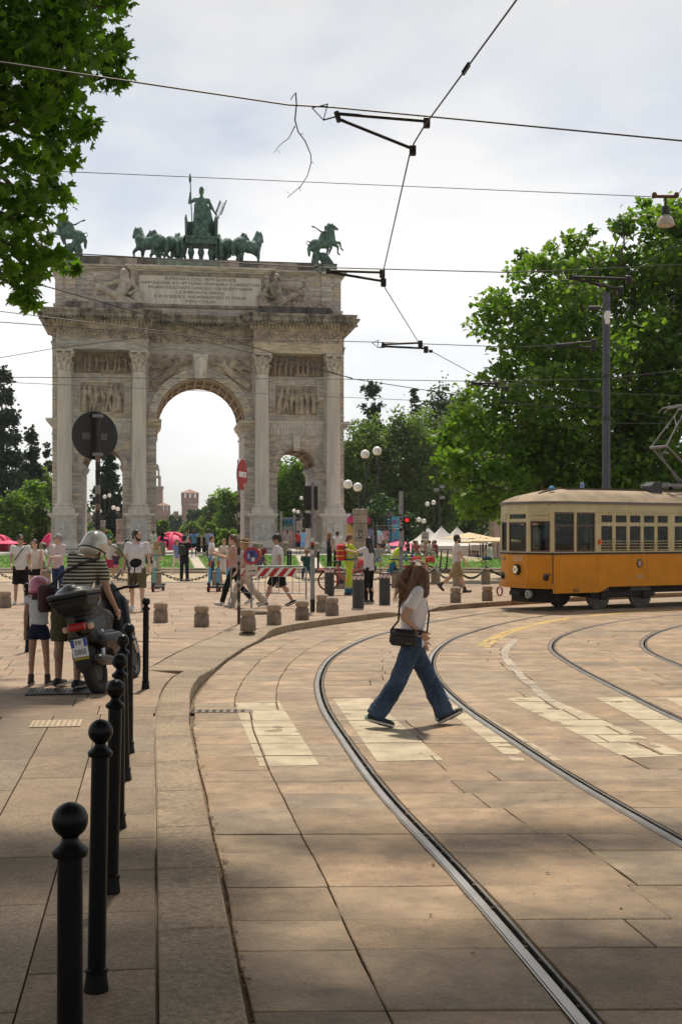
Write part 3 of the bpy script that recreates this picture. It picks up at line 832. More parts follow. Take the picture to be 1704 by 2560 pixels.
# --- cores of the piers and the wall over them
for s in (-1, 1):
  for a, b in ((RM, CI - RS), (CI + RS, OUT)):
    u0, u1 = sorted((s * a, s * b)); part(MB().box(u0, u1, 0, DEP, 0, SPM), 'pier', m_marble)
  bay = MB(); N = 20
  for i in range(N):
    t0, t1 = math.pi * i / N, math.pi * (i + 1) / N
    p = [(s * CI + RS * math.cos(t0), SPS + RS * math.sin(t0)), (s * CI + RS * math.cos(t1), SPS + RS * math.sin(t1))]
    bay.prismY([p[0], (p[0][0], SPM), (p[1][0], SPM), p[1]], 0, DEP)
  part(bay, 'spandrel_wall', m_marble)
  u0, u1 = sorted((s * RM, s * OUT)); part(MB().box(u0, u1, 0, DEP, SPM, 16.55), 'upper_wall', m_marble)
bay = MB(); N = 32
for i in range(N):
  t0, t1 = math.pi * i / N, math.pi * (i + 1) / N
  p = [(RM * math.cos(t0), SPM + RM * math.sin(t0)), (RM * math.cos(t1), SPM + RM * math.sin(t1))]
  bay.prismY([p[0], (p[0][0], 16.55), (p[1][0], 16.55), p[1]], 0, DEP)
part(bay, 'spandrel_wall', m_marble)
# --- marble facing blocks, one object each
def blk(u0, u1, h0, h1, yf=-.055, yb=.01, name='marble_block', m=None, parent=arch):
  o = MB().cbox(-(u1 - u0) / 2 + .008, (u1 - u0) / 2 - .008, yf, yb, .009, h1 - h0 - .009, .018).build(name, m or m_block, parent, ((u0 + u1) / 2, 0, h0)); return o
def courses(u0, u1, h0, h1, ch, maxw, yf=-.055, m=None, parent=arch):
  n = max(1, round((h1 - h0) / ch)); c = (h1 - h0) / n
  for k in range(n):
    u = u0; first = True
    nb = max(1, math.ceil((u1 - u0) / maxw - .3))
    xs = [u0] + [u0 + (u1 - u0) * (i + (random.uniform(-.2, .2) if nb > 1 else 0) + (.25 if k % 2 and nb > 1 else 0)) / nb for i in range(1, nb)] + [u1]
    for a, b in zip(xs[:-1], xs[1:]): blk(a, b, h0 + k * c, h0 + (k + 1) * c, yf, m=m, parent=parent)
for s in (-1, 1):
  for a, b, top in ((RM, CI - RS, 10.35), (CI + RS, OUT, 10.7)):
    mid = 5.05 if a == RM else 11.05
    for c, d in ((a, mid), (mid, b)):
      u0, u1 = sorted((s * c, s * d)); courses(u0, u1, .5, (6.8 if (d == b and a == RM) or (c == a and a != RM) else top), .6, 2.2)
  # blocks round the relief panel
  u0, u1 = s * CI - 2.35, s * CI + 2.35
  courses(u0, u1, 11.1, 11.5, .4, .8); courses(u0, u1, 14.15, 14.7, .55, .8)
  courses(u0, s * CI - 1.85, 11.5, 14.15, .6, 2); courses(s * CI + 1.85, u1, 11.5, 14.15, .6, 2)
  for a in (OUT - .45,):
    c, d = sorted((s * (OUT - .5), s * OUT)); courses(c, d, 11.1, 16.5, .62, 2)
  c, d = sorted((s * RM, s * 4.4)); courses(c, d, 11.1, 13.4, .6, 2, yf=-.03)
  # wedge stones over the side arch
  for k in range(9):
    t0, t1 = R(8 + k * 164 / 9), R(8 + (k + 1) * 164 / 9)
    def ray(t):
      d = (math.cos(t), math.sin(t)); r0 = RS + .43
      r1 = min(2.3 / max(abs(d[0]), 1e-3), (9.8 - SPS) / max(d[1], 1e-3))
      return (d[0] * r0, d[1] * r0), (d[0] * r1, d[1] * r1)
    if k == 4: continue
    a0_, b0_ = ray(t0 + .008); a1_, b1_ = ray(t1 - .008)
    if (b0_[0] - a0_[0]) ** 2 + (b0_[1] - a0_[1]) ** 2 < .01: continue
    corner = []
    if abs(abs(b0_[0]) - 2.3) < .01 and abs(b1_[1] - (9.8 - SPS)) < .01: corner = [(2.3 if b0_[0] > 0 else -2.3, 9.8 - SPS)]
    elif abs(b0_[1] - (9.8 - SPS)) < .01 and abs(abs(b1_[0]) - 2.3) < .01: corner = [(2.3 if b1_[0] > 0 else -2.3, 9.8 - SPS)]
    MB().prismY([a0_, b0_] + corner + [b1_, a1_], -.04, .01).build('wedge_stone', m_block, arch, (s * CI, 0, SPS))
# --- voussoirs of the archivolts: three stepped fasciae each
def voussoirs(cu, sp, r, wd, n, dep):
  for k in range(n):
    t0, t1 = math.pi * k / n + .003, math.pi * (k + 1) / n - .003
    b = MB()
    for j, (q0, q1, pr) in enumerate(((0, .36, .09), (.36, .72, .13), (.72, 1.0, .2))):
      for i in range(2):
        s0, s1 = t0 + (t1 - t0) * i / 2, t0 + (t1 - t0) * (i + 1) / 2
        ra, rb_ = r + wd * q0, r + wd * q1
        b.prismY([(ra * math.cos(s0), ra * math.sin(s0)), (rb_ * math.cos(s0), rb_ * math.sin(s0)), (rb_ * math.cos(s1), rb_ * math.sin(s1)), (ra * math.cos(s1), ra * math.sin(s1))], -pr * dep, .01)
    b.build('voussoir', m_block, arch, (cu, 0, sp))
voussoirs(0, SPM, RM, .68, 17, 1.2)
for s in (-1, 1): voussoirs(s * CI, SPS, RS, .42, 11, 1.0)
# --- keystones
def keystone(u, h0, h1, w0, w1, pr):
  r_ = MB().prismY([(-w0 / 2, 0), (w0 / 2, 0), (w1 / 2, h1 - h0), (-w1 / 2, h1 - h0)], -pr, 0).build('keystone', m_marw, arch, (u, 0, h0))
  h = h1 - h0; b = MB(); b.ell((0, -pr - .02, h * .55), (w0 * .26, .22, h * .24)); b.ell((0, -pr - .2, h * .54), (.05, .09, h * .09)); b.ell((0, -pr - .03, h * .78), (w0 * .36, .18, h * .14)); b.ell((0, -pr, h * .25), (w0 * .3, .2, h * .2))
  for q in (-1, 1): b.ell((q * w0 * .3, -pr, h * .55), (w0 * .12, .15, h * .26)); b.cyl((q * w1 * .36, -pr - .1, h * .95), (q * w0 * .4, -pr - .05, .02), .06, .05, 8)
  fig('carved_head', b, .05, m_marw, r_, 2)
keystone(0, 14.45, 16.5, .86, 1.25, .42)
for s in (-1, 1): keystone(s * CI, 8.55, 9.83, .5, .72, .3)
# --- barrel vaults with ribs
def vault(cu, sp, r, nr):
  b = MB(); N = 28; v = []
  for i in range(N + 1):
    t = math.pi * i / N
    for y in (.06, DEP - .06): v.append((cu + (r - .02) * math.cos(t), y, sp + (r - .02) * math.sin(t)))
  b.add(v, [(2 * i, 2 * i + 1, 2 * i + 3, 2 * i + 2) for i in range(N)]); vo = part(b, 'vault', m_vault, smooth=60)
  rr = r - .02; th = .13 * r / 3.65 + .05
  for k in range(nr + 1):
    t = math.pi * k / nr; dt = .035 * 3.65 / r * .8
    p = [(q * math.cos(a), q * math.sin(a)) for q, a in ((rr, t - dt), (rr - th, t - dt), (rr - th, t + dt), (rr, t + dt))]
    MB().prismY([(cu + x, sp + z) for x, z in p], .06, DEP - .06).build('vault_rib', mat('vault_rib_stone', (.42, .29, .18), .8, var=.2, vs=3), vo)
  for y0 in (.08, DEP * .5 - .15, DEP - .45):
    b = MB()
    for i in range(N):
      t0, t1 = math.pi * i / N, math.pi * (i + 1) / N; q = rr - th * .9
      b.prismY([(cu + rr * math.cos(t0), sp + rr * math.sin(t0)), (cu + q * math.cos(t0), sp + q * math.sin(t0)), (cu + q * math.cos(t1), sp + q * math.sin(t1)), (cu + rr * math.cos(t1), sp + rr * math.sin(t1))], y0, y0 + .32)
    b.build('vault_rib', MATS['vault_rib_stone'], vo)
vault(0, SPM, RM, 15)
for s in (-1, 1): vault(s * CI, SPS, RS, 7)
# --- imposts
for s in (-1, 1):
  u0, u1 = sorted((s * RM, s * 4.9)); b = MB()
  for z0, z1, p in ((-1.2, -1.08, .10), (-.72, -.5, .10), (-.5, -.32, .2), (-.32, -.1, .34), (-.1, .12, .42)):
    i0, i1 = (u0 - p, u1) if s > 0 else (u0, u1 + p)
    b.box(i0, i1, -p, DEP + p, SPM + z0, SPM + z1)
  part(b, 'impost', m_block)
  u0, u1 = sorted((s * 11.5, s * OUT)); b = MB()
  for z0, z1, p in ((-1.2, -1.1, .07), (-.5, -.34, .16), (-.34, -.12, .32), (-.12, .1, .5)):
    i0, i1 = (u0 - p, u1) if s < 0 else (u0, u1 + p)
    b.box(i0, i1, -p * .6, DEP + p, SPM + z0, SPM + z1)
  part(b, 'impost', m_block)
  for q in (-1, 1):
    c = s * CI + q * RS; u0, u1 = sorted((c, c + q * .75)); b = MB()
    for z0, z1, p in ((-.75, -.68, .05), (-.36, -.22, .10), (-.22, -.06, .18), (-.06, .06, .24)):
      i0, i1 = (u0 - p, u1) if q > 0 else (u0, u1 + p)
      b.box(i0, i1, -p, DEP + p, SPS + z0, SPS + z1)
    part(b, 'impost', m_block)
  part(MB().box(s * CI - 2.4, s * CI + 2.4, -.16, 0, 10.82, 10.98).box(s * CI - 2.4, s * CI + 2.4, -.24, 0, 10.98, 11.07), 'string_course', m_marw)
# --- reliefs
def figures(b, w, h, n, d, rnd, base=0.0, walk=True):
  for i in range(n):
    u = -w / 2 + w * (i + .5 + rnd.uniform(-.25, .25)) / n; H = h * rnd.uniform(.78, .93); y = -d * rnd.uniform(.2, .6)
    hd = H * .075; z = base; ln_ = rnd.uniform(-.12, .12) * H
    b.ell((u + ln_, y - .02, z + H - hd), (hd, hd * .9, hd * 1.25), 7, 5)
    b.cap((u, y, z + H * .50), (u + ln_ * .9, y, z + H * .78), H * .085, H * .105, 7)
    st = rnd.uniform(.02, .12) * H
    b.cap((u, y, z + H * .48), (u + st, y, z + .03 * H), H * .075, H * .04, 6); b.cap((u, y, z + H * .48), (u - st, y + .02, z + .03 * H), H * .075, H * .04, 6)
    if rnd.random() < .65: b.cap((u, y - .02, z + H * .5), (u - st * .3, y, z + H * .1), H * .1, H * .12, 6)
    for s in (-1, 1):
      e = (u + ln_ + s * H * .15, y - .04, z + H * rnd.uniform(.5, .72)); hnd = (e[0] + rnd.uniform(-.2, .2) * H, y - .06, e[2] + rnd.uniform(-.14, .2) * H)
      b.cap((u + ln_ + s * H * .1, y, z + H * .78), e, H * .04, H * .035, 5); b.cap(e, hnd, H * .035, H * .025, 5)
rnd = random.Random(3)
for s in (-1, 1):
  fr = MB().box(-1.86, 1.86, -.09, 0, -.02, .06).box(-1.86, 1.86, -.09, 0, 2.54, 2.62).box(-1.86, -1.78, -.09, 0, .061, 2.539).box(1.78, 1.86, -.09, 0, .061, 2.539)
  p = MB().box(-1.78, 1.78, -.02, .01, .061, 2.539).build('relief_panel', m_relief, arch, (s * CI, 0, 11.52))
  fr.build('frame', m_marw, p)
  b = MB(); figures(b, 3.3, 2.5, 7, .5, rnd, .08); b.box(.3 * s - .5, .3 * s + .5, -.2, 0, .1, .8); b.build('carved_figures', m_relief, p, smooth=60)
  p = MB().box(-2.35, 2.35, -.03, .01, 0, 1.72).build('relief_panel', m_mard, arch, (s * CI, 0, 14.8))
  b = MB(); figures(b, 4.4, 1.65, 9, .5, rnd, .08); b.box(-.2, 1.3, -.25, 0, .02, .25); b.build('carved_figures', m_mard, p, smooth=60)
  p = MB().box(-2.35, 2.35, -.05, .01, 0, .96).build('relief_band', m_marw, arch, (s * CI, 0, 9.85))
  b = MB(); figures(b, 4.5, .95, 20, .16, rnd, .02); b.build('carved_figures', m_marw, p, smooth=60)
# winged figures in the spandrels of the main arch
for s in (-1, 1):
  b = MB(); y = -.25
  P = lambda u, h: (s * u, y, h)
  b.ell(P(1.95, 15.95), (.19, .2, .24)); b.cap(P(2.15, 15.35), P(2.0, 15.7), .3, .26); b.cap(P(2.15, 15.3), P(3.0, 14.6), .34, .3); b.cap(P(3.0, 14.6), P(4.05, 14.05), .3, .14); b.cap(P(2.7, 14.7), P(3.9, 13.75), .22, .12)
  b.cap(P(1.9, 15.6), P(1.2, 15.75), .12, .1); b.cap(P(1.2, 15.75), P(.95, 15.9), .09, .07); b.cap(P(2.3, 15.6), P(3.1, 15.35), .13, .1); b.cap(P(3.1, 15.35), P(3.6, 14.9), .1, .08)
  for k in range(7): b.cap(P(2.3, 15.6), P(2.9 + k * .22, 16.25 - k * .17), .12, .09)
  b.tube([P(.9 + .2 * math.cos(a), 15.85 + .2 * math.sin(a)) for a in [i * .63 for i in range(10)]], .06, 6, closed=True)
  for k in range(6): b.cap(P(3.4 + .1 * k, 14.6 - k * .12), P(3.9 + k * .05, 14.3 - k * .15), .1, .06)
  fig('carved_winged_figure', b, .06, m_mard if s < 0 else m_relief, arch, 1)
  part(MB().prismY([(s * 4.3, 16.5), (s * .7, 16.5), (s * .7, 15.35)] + [(s * 4.36 * math.cos(a), SPM + 4.36 * math.sin(a)) for a in [R(80 - 6.5 * k) for k in range(8)]] + [(s * 4.3, 13.3)], -.03, .005), 'spandrel_panel', m_relief)
# --- columns on pedestals
shaft = MB(); nseg = 24; v = []; rings = 9
for k in range(rings + 1):
  q = k / rings; rad = .6 - .085 * q ** 1.6
  for i in range(nseg * 4):
    a = 2 * math.pi * i / (nseg * 4); dent = [0, .048, .055, .048][i % 4] * (0 if q in (0, 1) else 1)
    v.append(((rad - dent) * math.cos(a), (rad - dent) * math.sin(a), q * 10.8))
n4 = nseg * 4
shaft.add(v, [(k * n4 + i, k * n4 + (i + 1) % n4, (k + 1) * n4 + (i + 1) % n4, (k + 1) * n4 + i) for k in range(rings) for i in range(n4)])
me_shaft = shaft.mesh('column_shaft', m_marw)
me_base = MB().lathe([(.86, .3), (.88, .36), (.88, .44), (.82, .5), (.72, .52), (.68, .58), (.70, .62), (.76, .64), (.76, .72), (.68, .76), (.62, .8)], n=32).box(-.88, .88, -.88, .88, 0, .3).mesh('column_base', m_marw); smooth_mesh(me_base, 40)
cp = MB(); cp.lathe([(.52, 0), (.56, .04), (.56, .1), (.50, .13), (.50, .6), (.54, 1.1), (.66, 1.45)], n=20)
for rowi, (h, z0, rr, cnt, ph) in enumerate(((.62, .1, .50, 8, 0), (.95, .35, .50, 8, .5), (.6, .85, .52, 8, 0))):
  for k in range(cnt):
    a = 2 * math.pi * (k + ph) / cnt; d = Vector((math.cos(a), math.sin(a), 0)); tn = Vector((-d.y, d.x, 0))
    prof = [(rr, z0, .15), (rr + .07, z0 + h * .5, .19), (rr + .13, z0 + h * .8, .17), (rr + .25, z0 + h, .13), (rr + .31, z0 + h * .93, .09), (rr + .27, z0 + h * .8, .05)]
    vv = []
    for r_, z_, w_ in prof: vv += [d * r_ - tn * w_ + Vector((0, 0, z_)), d * (r_ + .06) + Vector((0, 0, z_)), d * r_ + tn * w_ + Vector((0, 0, z_))]
    cp.add(vv, [(j * 3 + i, j * 3 + i + 1, j * 3 + 4 + i, j * 3 + 3 + i) for j in range(len(prof) - 1) for i in range(2)])
for k in range(4):
  a = math.pi / 4 + k * math.pi / 2; d = Vector((math.cos(a), math.sin(a), 0)); tn = Vector((-d.y, d.x, 0))
  c0 = d * .92 + Vector((0, 0, 1.32)); cp.tube([c0 + d * (.14 * math.cos(t) * (1 - t / 9)) + Vector((0, 0, .14 * math.sin(t) * (1 - t / 9))) for t in [i * .6 for i in range(12)]], .06, 6)
  cp.cap(d * .55 + Vector((0, 0, .85)), c0, .06, .07, 6)
  a2 = k * math.pi / 2; cp.ell((.72 * math.cos(a2), .72 * math.sin(a2), 1.56), (.15, .15, .15), 7, 5)
ab = []
for k in range(4):
  a = math.pi / 4 + k * math.pi / 2; c = Vector((math.cos(a), math.sin(a))) * 1.06
  c2 = Vector((math.cos(a + math.pi / 2), math.sin(a + math.pi / 2))) * 1.06
  ab += [c.lerp(c2, .06), c.lerp(c2, .3) * .93, c.lerp(c2, .5) * .9, c.lerp(c2, .7) * .93, c.lerp(c2, .94)]
cp.prism([(p.x, p.y) for p in ab], 1.5, 1.7)
me_cap = cp.mesh('column_capital', m_marw)
cap_mat = mat('capital_marble', (.62, .54, .46), .65, var=.35, vs=3, bump=.15, bs=12); me_cap.materials.clear(); me_cap.materials.append(cap_mat)
CY = -1.08
pk = 0
for cu in (-11.05, -5.05, 5.05, 11.05):
  col = bpy.data.objects.new('column', None); COL.objects.link(col); col.parent = arch; col.location = (cu, CY, 3.2)
  obj('column_base', me_base, col); obj('column_shaft', me_shaft, col, (0, 0, .8)); smooth_mesh(me_shaft, 30); obj('column_capital', me_cap, col, (0, 0, 11.62))
  pd = bpy.data.objects.new('pedestal', None); COL.objects.link(pd); pd.parent = arch; pd.location = (cu, CY, 0)
  MB().cbox(-1.3, 1.3, -1.28, 1.06, 0, .42, .02).build('plinth', m_marble, pd)
  MB().cbox(-1.17, 1.17, -1.15, 1.05, .421, .62, .02).box(-1.1, 1.1, -1.08, 1.05, .62, .78).box(-1.03, 1.03, -1.01, 1.05, .78, .9).build('base_moulding', m_marw, pd)
  MB().box(-.98, .98, -.96, 1.05, .9, 2.82).build('die', m_marw, pd)
  for z0, z1 in ((.95, 1.4), (1.4, 1.85), (1.85, 2.3), (2.3, 2.76)):
    for q in (-1, 1): MB().cbox(-.14, .14, -.02, .02, .006, z1 - z0 - .006, .01).build('marble_block', m_block, pd, (q * .83, -.965, z0))
  MB().box(-1.02, 1.02, -1.0, 1.05, 2.82, 2.92).box(-1.15, 1.15, -1.13, 1.05, 2.92, 3.02).box(-1.25, 1.25, -1.23, 1.05, 3.02, 3.2).build('cap_moulding', m_marw, pd)
  rp_ = MB().box(-.66, .66, -.985, -.95, 1.0, 2.7).build('relief_panel', mat('pale_relief', (.60, .57, .52), .65, var=.18, vs=2), pd)
  b = MB(); rr = random.Random(int(cu * 10)); y = -1.02
  b.ell((.02, y, 2.42), (.1, .08, .13)); b.cap((0, y, 1.85), (.02, y, 2.2), .15, .17); b.cap((0, y, 1.8), (.15, y, 1.12), .15, .07); b.cap((0, y, 1.8), (-.12, y, 1.12), .16, .08); b.cap((.05, y, 1.7), (-.2, y, 1.2), .16, .12)
  sg = 1 if cu < 0 else -1
  b.cap((.15 * sg, y, 2.2), (.38 * sg, y, 2.05), .06, .05); b.cap((.38 * sg, y, 2.05), (.42 * sg, y, 2.4), .05, .04); b.cap((-.15 * sg, y, 2.2), (-.32 * sg, y, 1.9), .06, .05)
  fig('carved_figure', b, .045, MATS['pale_relief'], rp_, 1)
# --- entablature: main block and the two breaks over the column pairs
LAY = [('architrave', m_block, [(16.55, 16.8, 0), (16.8, 17.06, .03), (17.06, 17.26, .06), (17.26, 17.36, .13)]), ('frieze', m_relief, [(17.36, 18.42, .01)]),
   ('bed_moulding', m_relief, [(18.42, 18.52, .1), (18.52, 18.86, .14)]), ('cornice', m_soot, [(18.86, 18.98, .5), (18.98, 19.1, .74), (19.1, 19.38, 1.0), (19.38, 19.5, 1.1), (19.5, 19.66, 1.2)])]
def entab(u0, u1, y0, y1, dz, back, gw=1.3):
  for nm, m, ls in LAY:
    b = MB()
    for a, c, p in ls: b.box(u0 - p, u1 + p, y0 - p, y1 + (p if back else 0), a + dz, c + dz)
    part(b, nm, m)
  # dentils: too small to pick apart
  b = MB(); u = u0 - .3
  while u < u1 + .3: b.box(u, u + .14, y0 - .34, y0 - .14, 18.54 + dz, 18.86 + dz); u += .29
  y = y0
  while y < y1:
    for s_, ue in ((-1, u0), (1, u1)): b.box(*sorted((ue + s_ * .14, ue + s_ * .34)), y, y + .14, 18.54 + dz, 18.86 + dz)
    y += .29
  tag(part(b, 'dentils', m_relief), kind='stuff')
  b = MB(); u = u0 - 1.0
  while u < u1 + 1.0: b.box(u, u + .16, y0 - .98, y0 - .74, 18.99 + dz, 19.1 + dz); b.box(u, u + .1, y0 - 1.23, y0 - 1.2, 19.52 + dz, 19.64 + dz); u += .3
  tag(part(b, 'cornice_ornament', m_soot), kind='stuff')
  n = max(1, round((u1 - u0) / gw)); g_ = (u1 - u0) / n
  for k in range(n):
    c = u0 + (k + .5) * g_; b = MB(); y = y0 - .05
    b.tube([(c - g_ * .42 + g_ * .84 * t, y - .06, 18.22 + dz - .52 * math.sin(math.pi * t)) for t in [i / 8 for i in range(9)]], [.05, .07, .09, .11, .12, .11, .09, .07, .05], 6)
    b.ell((c, y, 18.15 + dz), (.18, .08, .16), 8, 5)
    b.build('garland', m_relief, arch, smooth=60)
  for k in range(n + 1):
    c = u0 + k * g_; c = min(max(c, u0 + .18), u1 - .18); y = y0 - .06; b = MB()
    b.ell((c, y, 18.27 + dz), (.08, .09, .09), 7, 5); b.cap((c, y, 17.85 + dz), (c, y, 18.1 + dz), .09, .1, 6); b.cap((c, y, 17.85 + dz), (c + .05, y, 17.42 + dz), .07, .04, 6); b.cap((c, y, 17.85 + dz), (c - .05, y, 17.42 + dz), .07, .04, 6)
    for q in (-1, 1): b.cap((c + q * .1, y, 18.12 + dz), (c + q * .24, y, 18.25 + dz), .035, .03, 5)
    b.build('carved_putto', m_relief, arch, smooth=60)
entab(-OUT, OUT, 0, DEP, 0, True)
for s in (-1, 1):
  u0, u1 = sorted((s * 4.35, s * 11.62)); entab(u0, u1, -1.68, -.001, .003, False)
# --- attic
AH0, AH1 = 19.66, 23.36
part(MB().box(-11.9, 11.9, .35, 6.65, AH0, AH1), 'attic_wall', m_marble)
part(MB().box(-12.0, 12.0, .2, 6.8, AH0, 20.35).box(-12.05, 12.05, .12, 6.88, 20.35, 20.5), 'attic_base', m_block)
part(MB().box(-5.75, 5.75, -.1, .35, AH0, AH1), 'attic_centre', m_block)
def ablk(u0, u1, h0, h1, yf):
  MB().cbox(-(u1 - u0) / 2 + .006, (u1 - u0) / 2 - .006, yf, yf + .06, .006, h1 - h0 - .006, .012).build('marble_block', m_block, arch, ((u0 + u1) / 2, 0, h0))
for s in (-1, 1):
  for k in range(7):
    h0 = 20.5 + k * (AH1 - 20.5) / 7; h1 = h0 + (AH1 - 20.5) / 7
    xs = [5.76] + sorted([5.76 + (11.3 - 5.76) * (i + random.uniform(-.2, .2) + (.4 if k % 2 else 0)) / 5 for i in range(1, 5)]) + [11.28]
    for a, c in zip(xs[:-1], xs[1:]): u0, u1 = sorted((s * a, s * c)); ablk(u0, u1, h0, h1, .30)
    u0, u1 = sorted((s * 10.2, s * 11.05)); ablk(u0, u1, h0, h1, .2)
    u0, u1 = sorted((s * 11.3, s * 11.9)); ablk(u0, u1, h0, h1, .29)
for k in range(2):
  xs = [-5.7] + sorted(random.uniform(-5, 5) for _ in range(6)) + [5.7]
  for a, c in zip(xs[:-1], xs[1:]):
    if c - a > .1: ablk(a, c, 19.68 + k * .3, 19.98 + k * .3, -.14)
b = MB()
for a, c, p in ((23.36, 23.5, .12), (23.5, 23.64, .3), (23.64, 23.8, .45)): b.box(-11.9 - p, 11.9 + p, .35 - p, 6.65 + p, a, c)
part(b, 'attic_cornice', m_block)
b = MB()
for a, c, p in ((23.363, 23.503, .12), (23.503, 23.643, .3), (23.643, 23.803, .45)): b.box(-5.75 - p, 5.75 + p, -.1 - p, .34, a, c)
part(b, 'attic_cornice', m_block)
xs = [-11.6, -9.9, -8.3, -6.9, -5.2, -3.6, -2.0, -.2, 1.6, 3.3, 4.9, 6.6, 8.2, 9.6, 11.6]
part(MB().box(-11.55, 11.55, .6, 6.4, 23.8, 24.5), 'parapet', m_sootd)
for i, (a, c) in enumerate(zip(xs[:-1], xs[1:])):
  MB().cbox(-(c - a) / 2 + .005, (c - a) / 2 - .005, .52, .62, .006, .74, .015).build('parapet_block', [m_verd, m_sootd, m_soot, m_soot, m_sootd, m_verd, m_verd, m_verd, m_soot, m_sootd, m_soot, m_soot, m_sootd, m_verd][i], arch, ((a + c) / 2, 0, 23.8))
part(MB().box(-11.62, 11.62, .5, 6.5, 24.541, 24.6), 'parapet_coping', m_sootd)
# inscription tablet
tab = MB().box(-5.05, 5.05, -.16, -.1, 20.62, 23.02).build('inscription_tablet', m_marw, arch)
b = MB()
for a, c, d, e in ((-5.3, 5.3, 23.02, 23.27), (-5.3, 5.3, 20.37, 20.62), (-5.3, -5.05, 20.621, 23.019), (5.05, 5.3, 20.621, 23.019)): b.box(a, c, -.24, -.1, d, e)
b.build('frame', m_soot, tab)
b = MB(); u = -5.22
while u < 5.2: b.box(u, u + .1, -.27, -.24, 23.07, 23.22); b.box(u, u + .1, -.27, -.24, 20.42, 20.57); u += .22
z = 20.7
while z < 22.95: b.box(-5.24, -5.11, -.27, -.24, z, z + .1); b.box(5.11, 5.24, -.27, -.24, z, z + .1); z += .22
tag(b.build('frame_ornament', m_relief, tab), kind='stuff')
wds = [5.9, 9.75, 8.55, 3.9, 7.6, 2.5]
for i in range(6):
  xs_ = [q.co.x for q in TXT['ins%d' % i].vertices]; wd = max(xs_) - min(xs_)
  text('lettering', 'ins%d' % i, m_letter, tab, (0, -.165, 22.76 - i * .372), scale=(wds[i] / wd, 1, 1))
# plinths of the river gods
for s, m in ((-1, m_soot), (1, m_sootd)):
  u0, u1 = sorted((s * 4.95, s * 11.0))
  part(MB().box(u0, u1, -1.15, .3, 19.67, 20.38).box(u0 + .15, u1 - .15, -1.05, .3, 20.38, 20.52), 'statue_plinth', m)

# ================================================================== STATUES ON THE ARCH
AM = Matrix.Translation((A0.x, A0.y, .455)) @ Matrix.Rotation(PHI, 4, 'Z')
def on_arch(u, w_, h): return AM @ Vector((u, w_, h))
def statue(name, label, b, voxel, m, u, w_, h, rz=0.0, cat='statue', group=None, sm=2):
  p = on_arch(u, w_, h); root = thing(name, label, cat, p, PHI + rz, group)
  fig('figure', b, voxel, m, root, sm)
  return root
m_stat = mat('statue_marble', (.50, .44, .36), .65, var=.35, vs=2.5, bump=.2, bs=9)
m_statd = mat('sooty_statue_marble', (.40, .33, .26), .7, var=.6, vs=1.8, col2=(.08, .065, .05), bump=.2, bs=9)
def river_god(s):
  b = MB(); k = lambda u, y, z: (u, y, z)
  hip = (.9, -.3, .62)
  b.cap(hip, (1.45, -.25, 1.2), .46, .5, 12); b.cap((1.45, -.25, 1.2), (1.62, -.2, 1.75), .5, .55, 12); b.cap((1.1, -.25, 1.85), (2.1, -.2, 1.8), .26, .28)
  b.cap((1.55, -.22, 2.05), (1.5, -.25, 2.35), .2); b.ell((1.48, -.3, 2.55), (.24, .27, .33)); b.ell((1.48, -.55, 2.5), (.06, .07, .08)); b.ell((1.48, -.15, 2.62), (.33, .3, .36)); b.cap((1.48, -.42, 2.32), (1.46, -.5, 1.9), .2, .1)
  for q in (-1, 1): b.cap((1.48 + q * .25, -.2, 2.6), (1.48 + q * .3, -.25, 2.05), .13, .08)
  b.cap((1.0, -.3, 1.85), (.05, -.4, 1.5), .2, .16); b.cap((.05, -.4, 1.5), (-.75, -.45, 1.78), .15, .11); b.ell((-.85, -.45, 1.95), (.16, .15, .2)); b.cap((-.9, -.45, 1.9), (-.85, -.4, 2.25), .08, .12)
  b.cap((2.1, -.25, 1.75), (2.6, -.4, 1.2), .2, .17); b.cap((2.6, -.4, 1.2), (2.0, -.6, .85), .16, .12); b.ell((1.9, -.65, .8), (.16, .14, .13))
  b.cap((.75, -.5, .62), (-.65, -.55, 1.35), .33, .23); b.cap((-.65, -.55, 1.35), (-1.05, -.5, .25), .22, .13); b.cap((-1.05, -.55, .15), (-1.3, -.75, .1), .13, .1)
  b.cap((.75, -.15, .45), (-1.1, -.3, .38), .34, .22); b.cap((-1.1, -.3, .38), (-2.6, -.35, .3), .2, .13); b.cap((-2.6, -.35, .28), (-2.75, -.4, .6), .13, .1)
  b.ell((2.45, -.1, .6), (.55, .5, .6)); b.cap((2.9, -.2, .9), (2.7, -.4, .2), .18, .25); b.box(-2.3, 2.95, -.8, .35, 0, .14)
  for i in range(8): b.cap((.6 + .15 * i, -.62, .75 - .04 * i), (1.0 + .18 * i, -.6, .18), .1, .08)
  if s > 0: b.xf(Matrix.Scale(-1, 4, (1, 0, 0)))
  if s > 0: b.f = [f[::-1] for f in b.f]
  return b
statue('river_god_statue', 'pale marble bearded reclining statue left of the inscription, legs to the left', river_god(-1), .055, m_stat, -7.75, -.2, 20.5)
statue('river_god_statue', 'sooty marble bearded reclining statue right of the inscription, legs to the right', river_god(1), .055, m_statd, 7.75, -.2, 20.5)
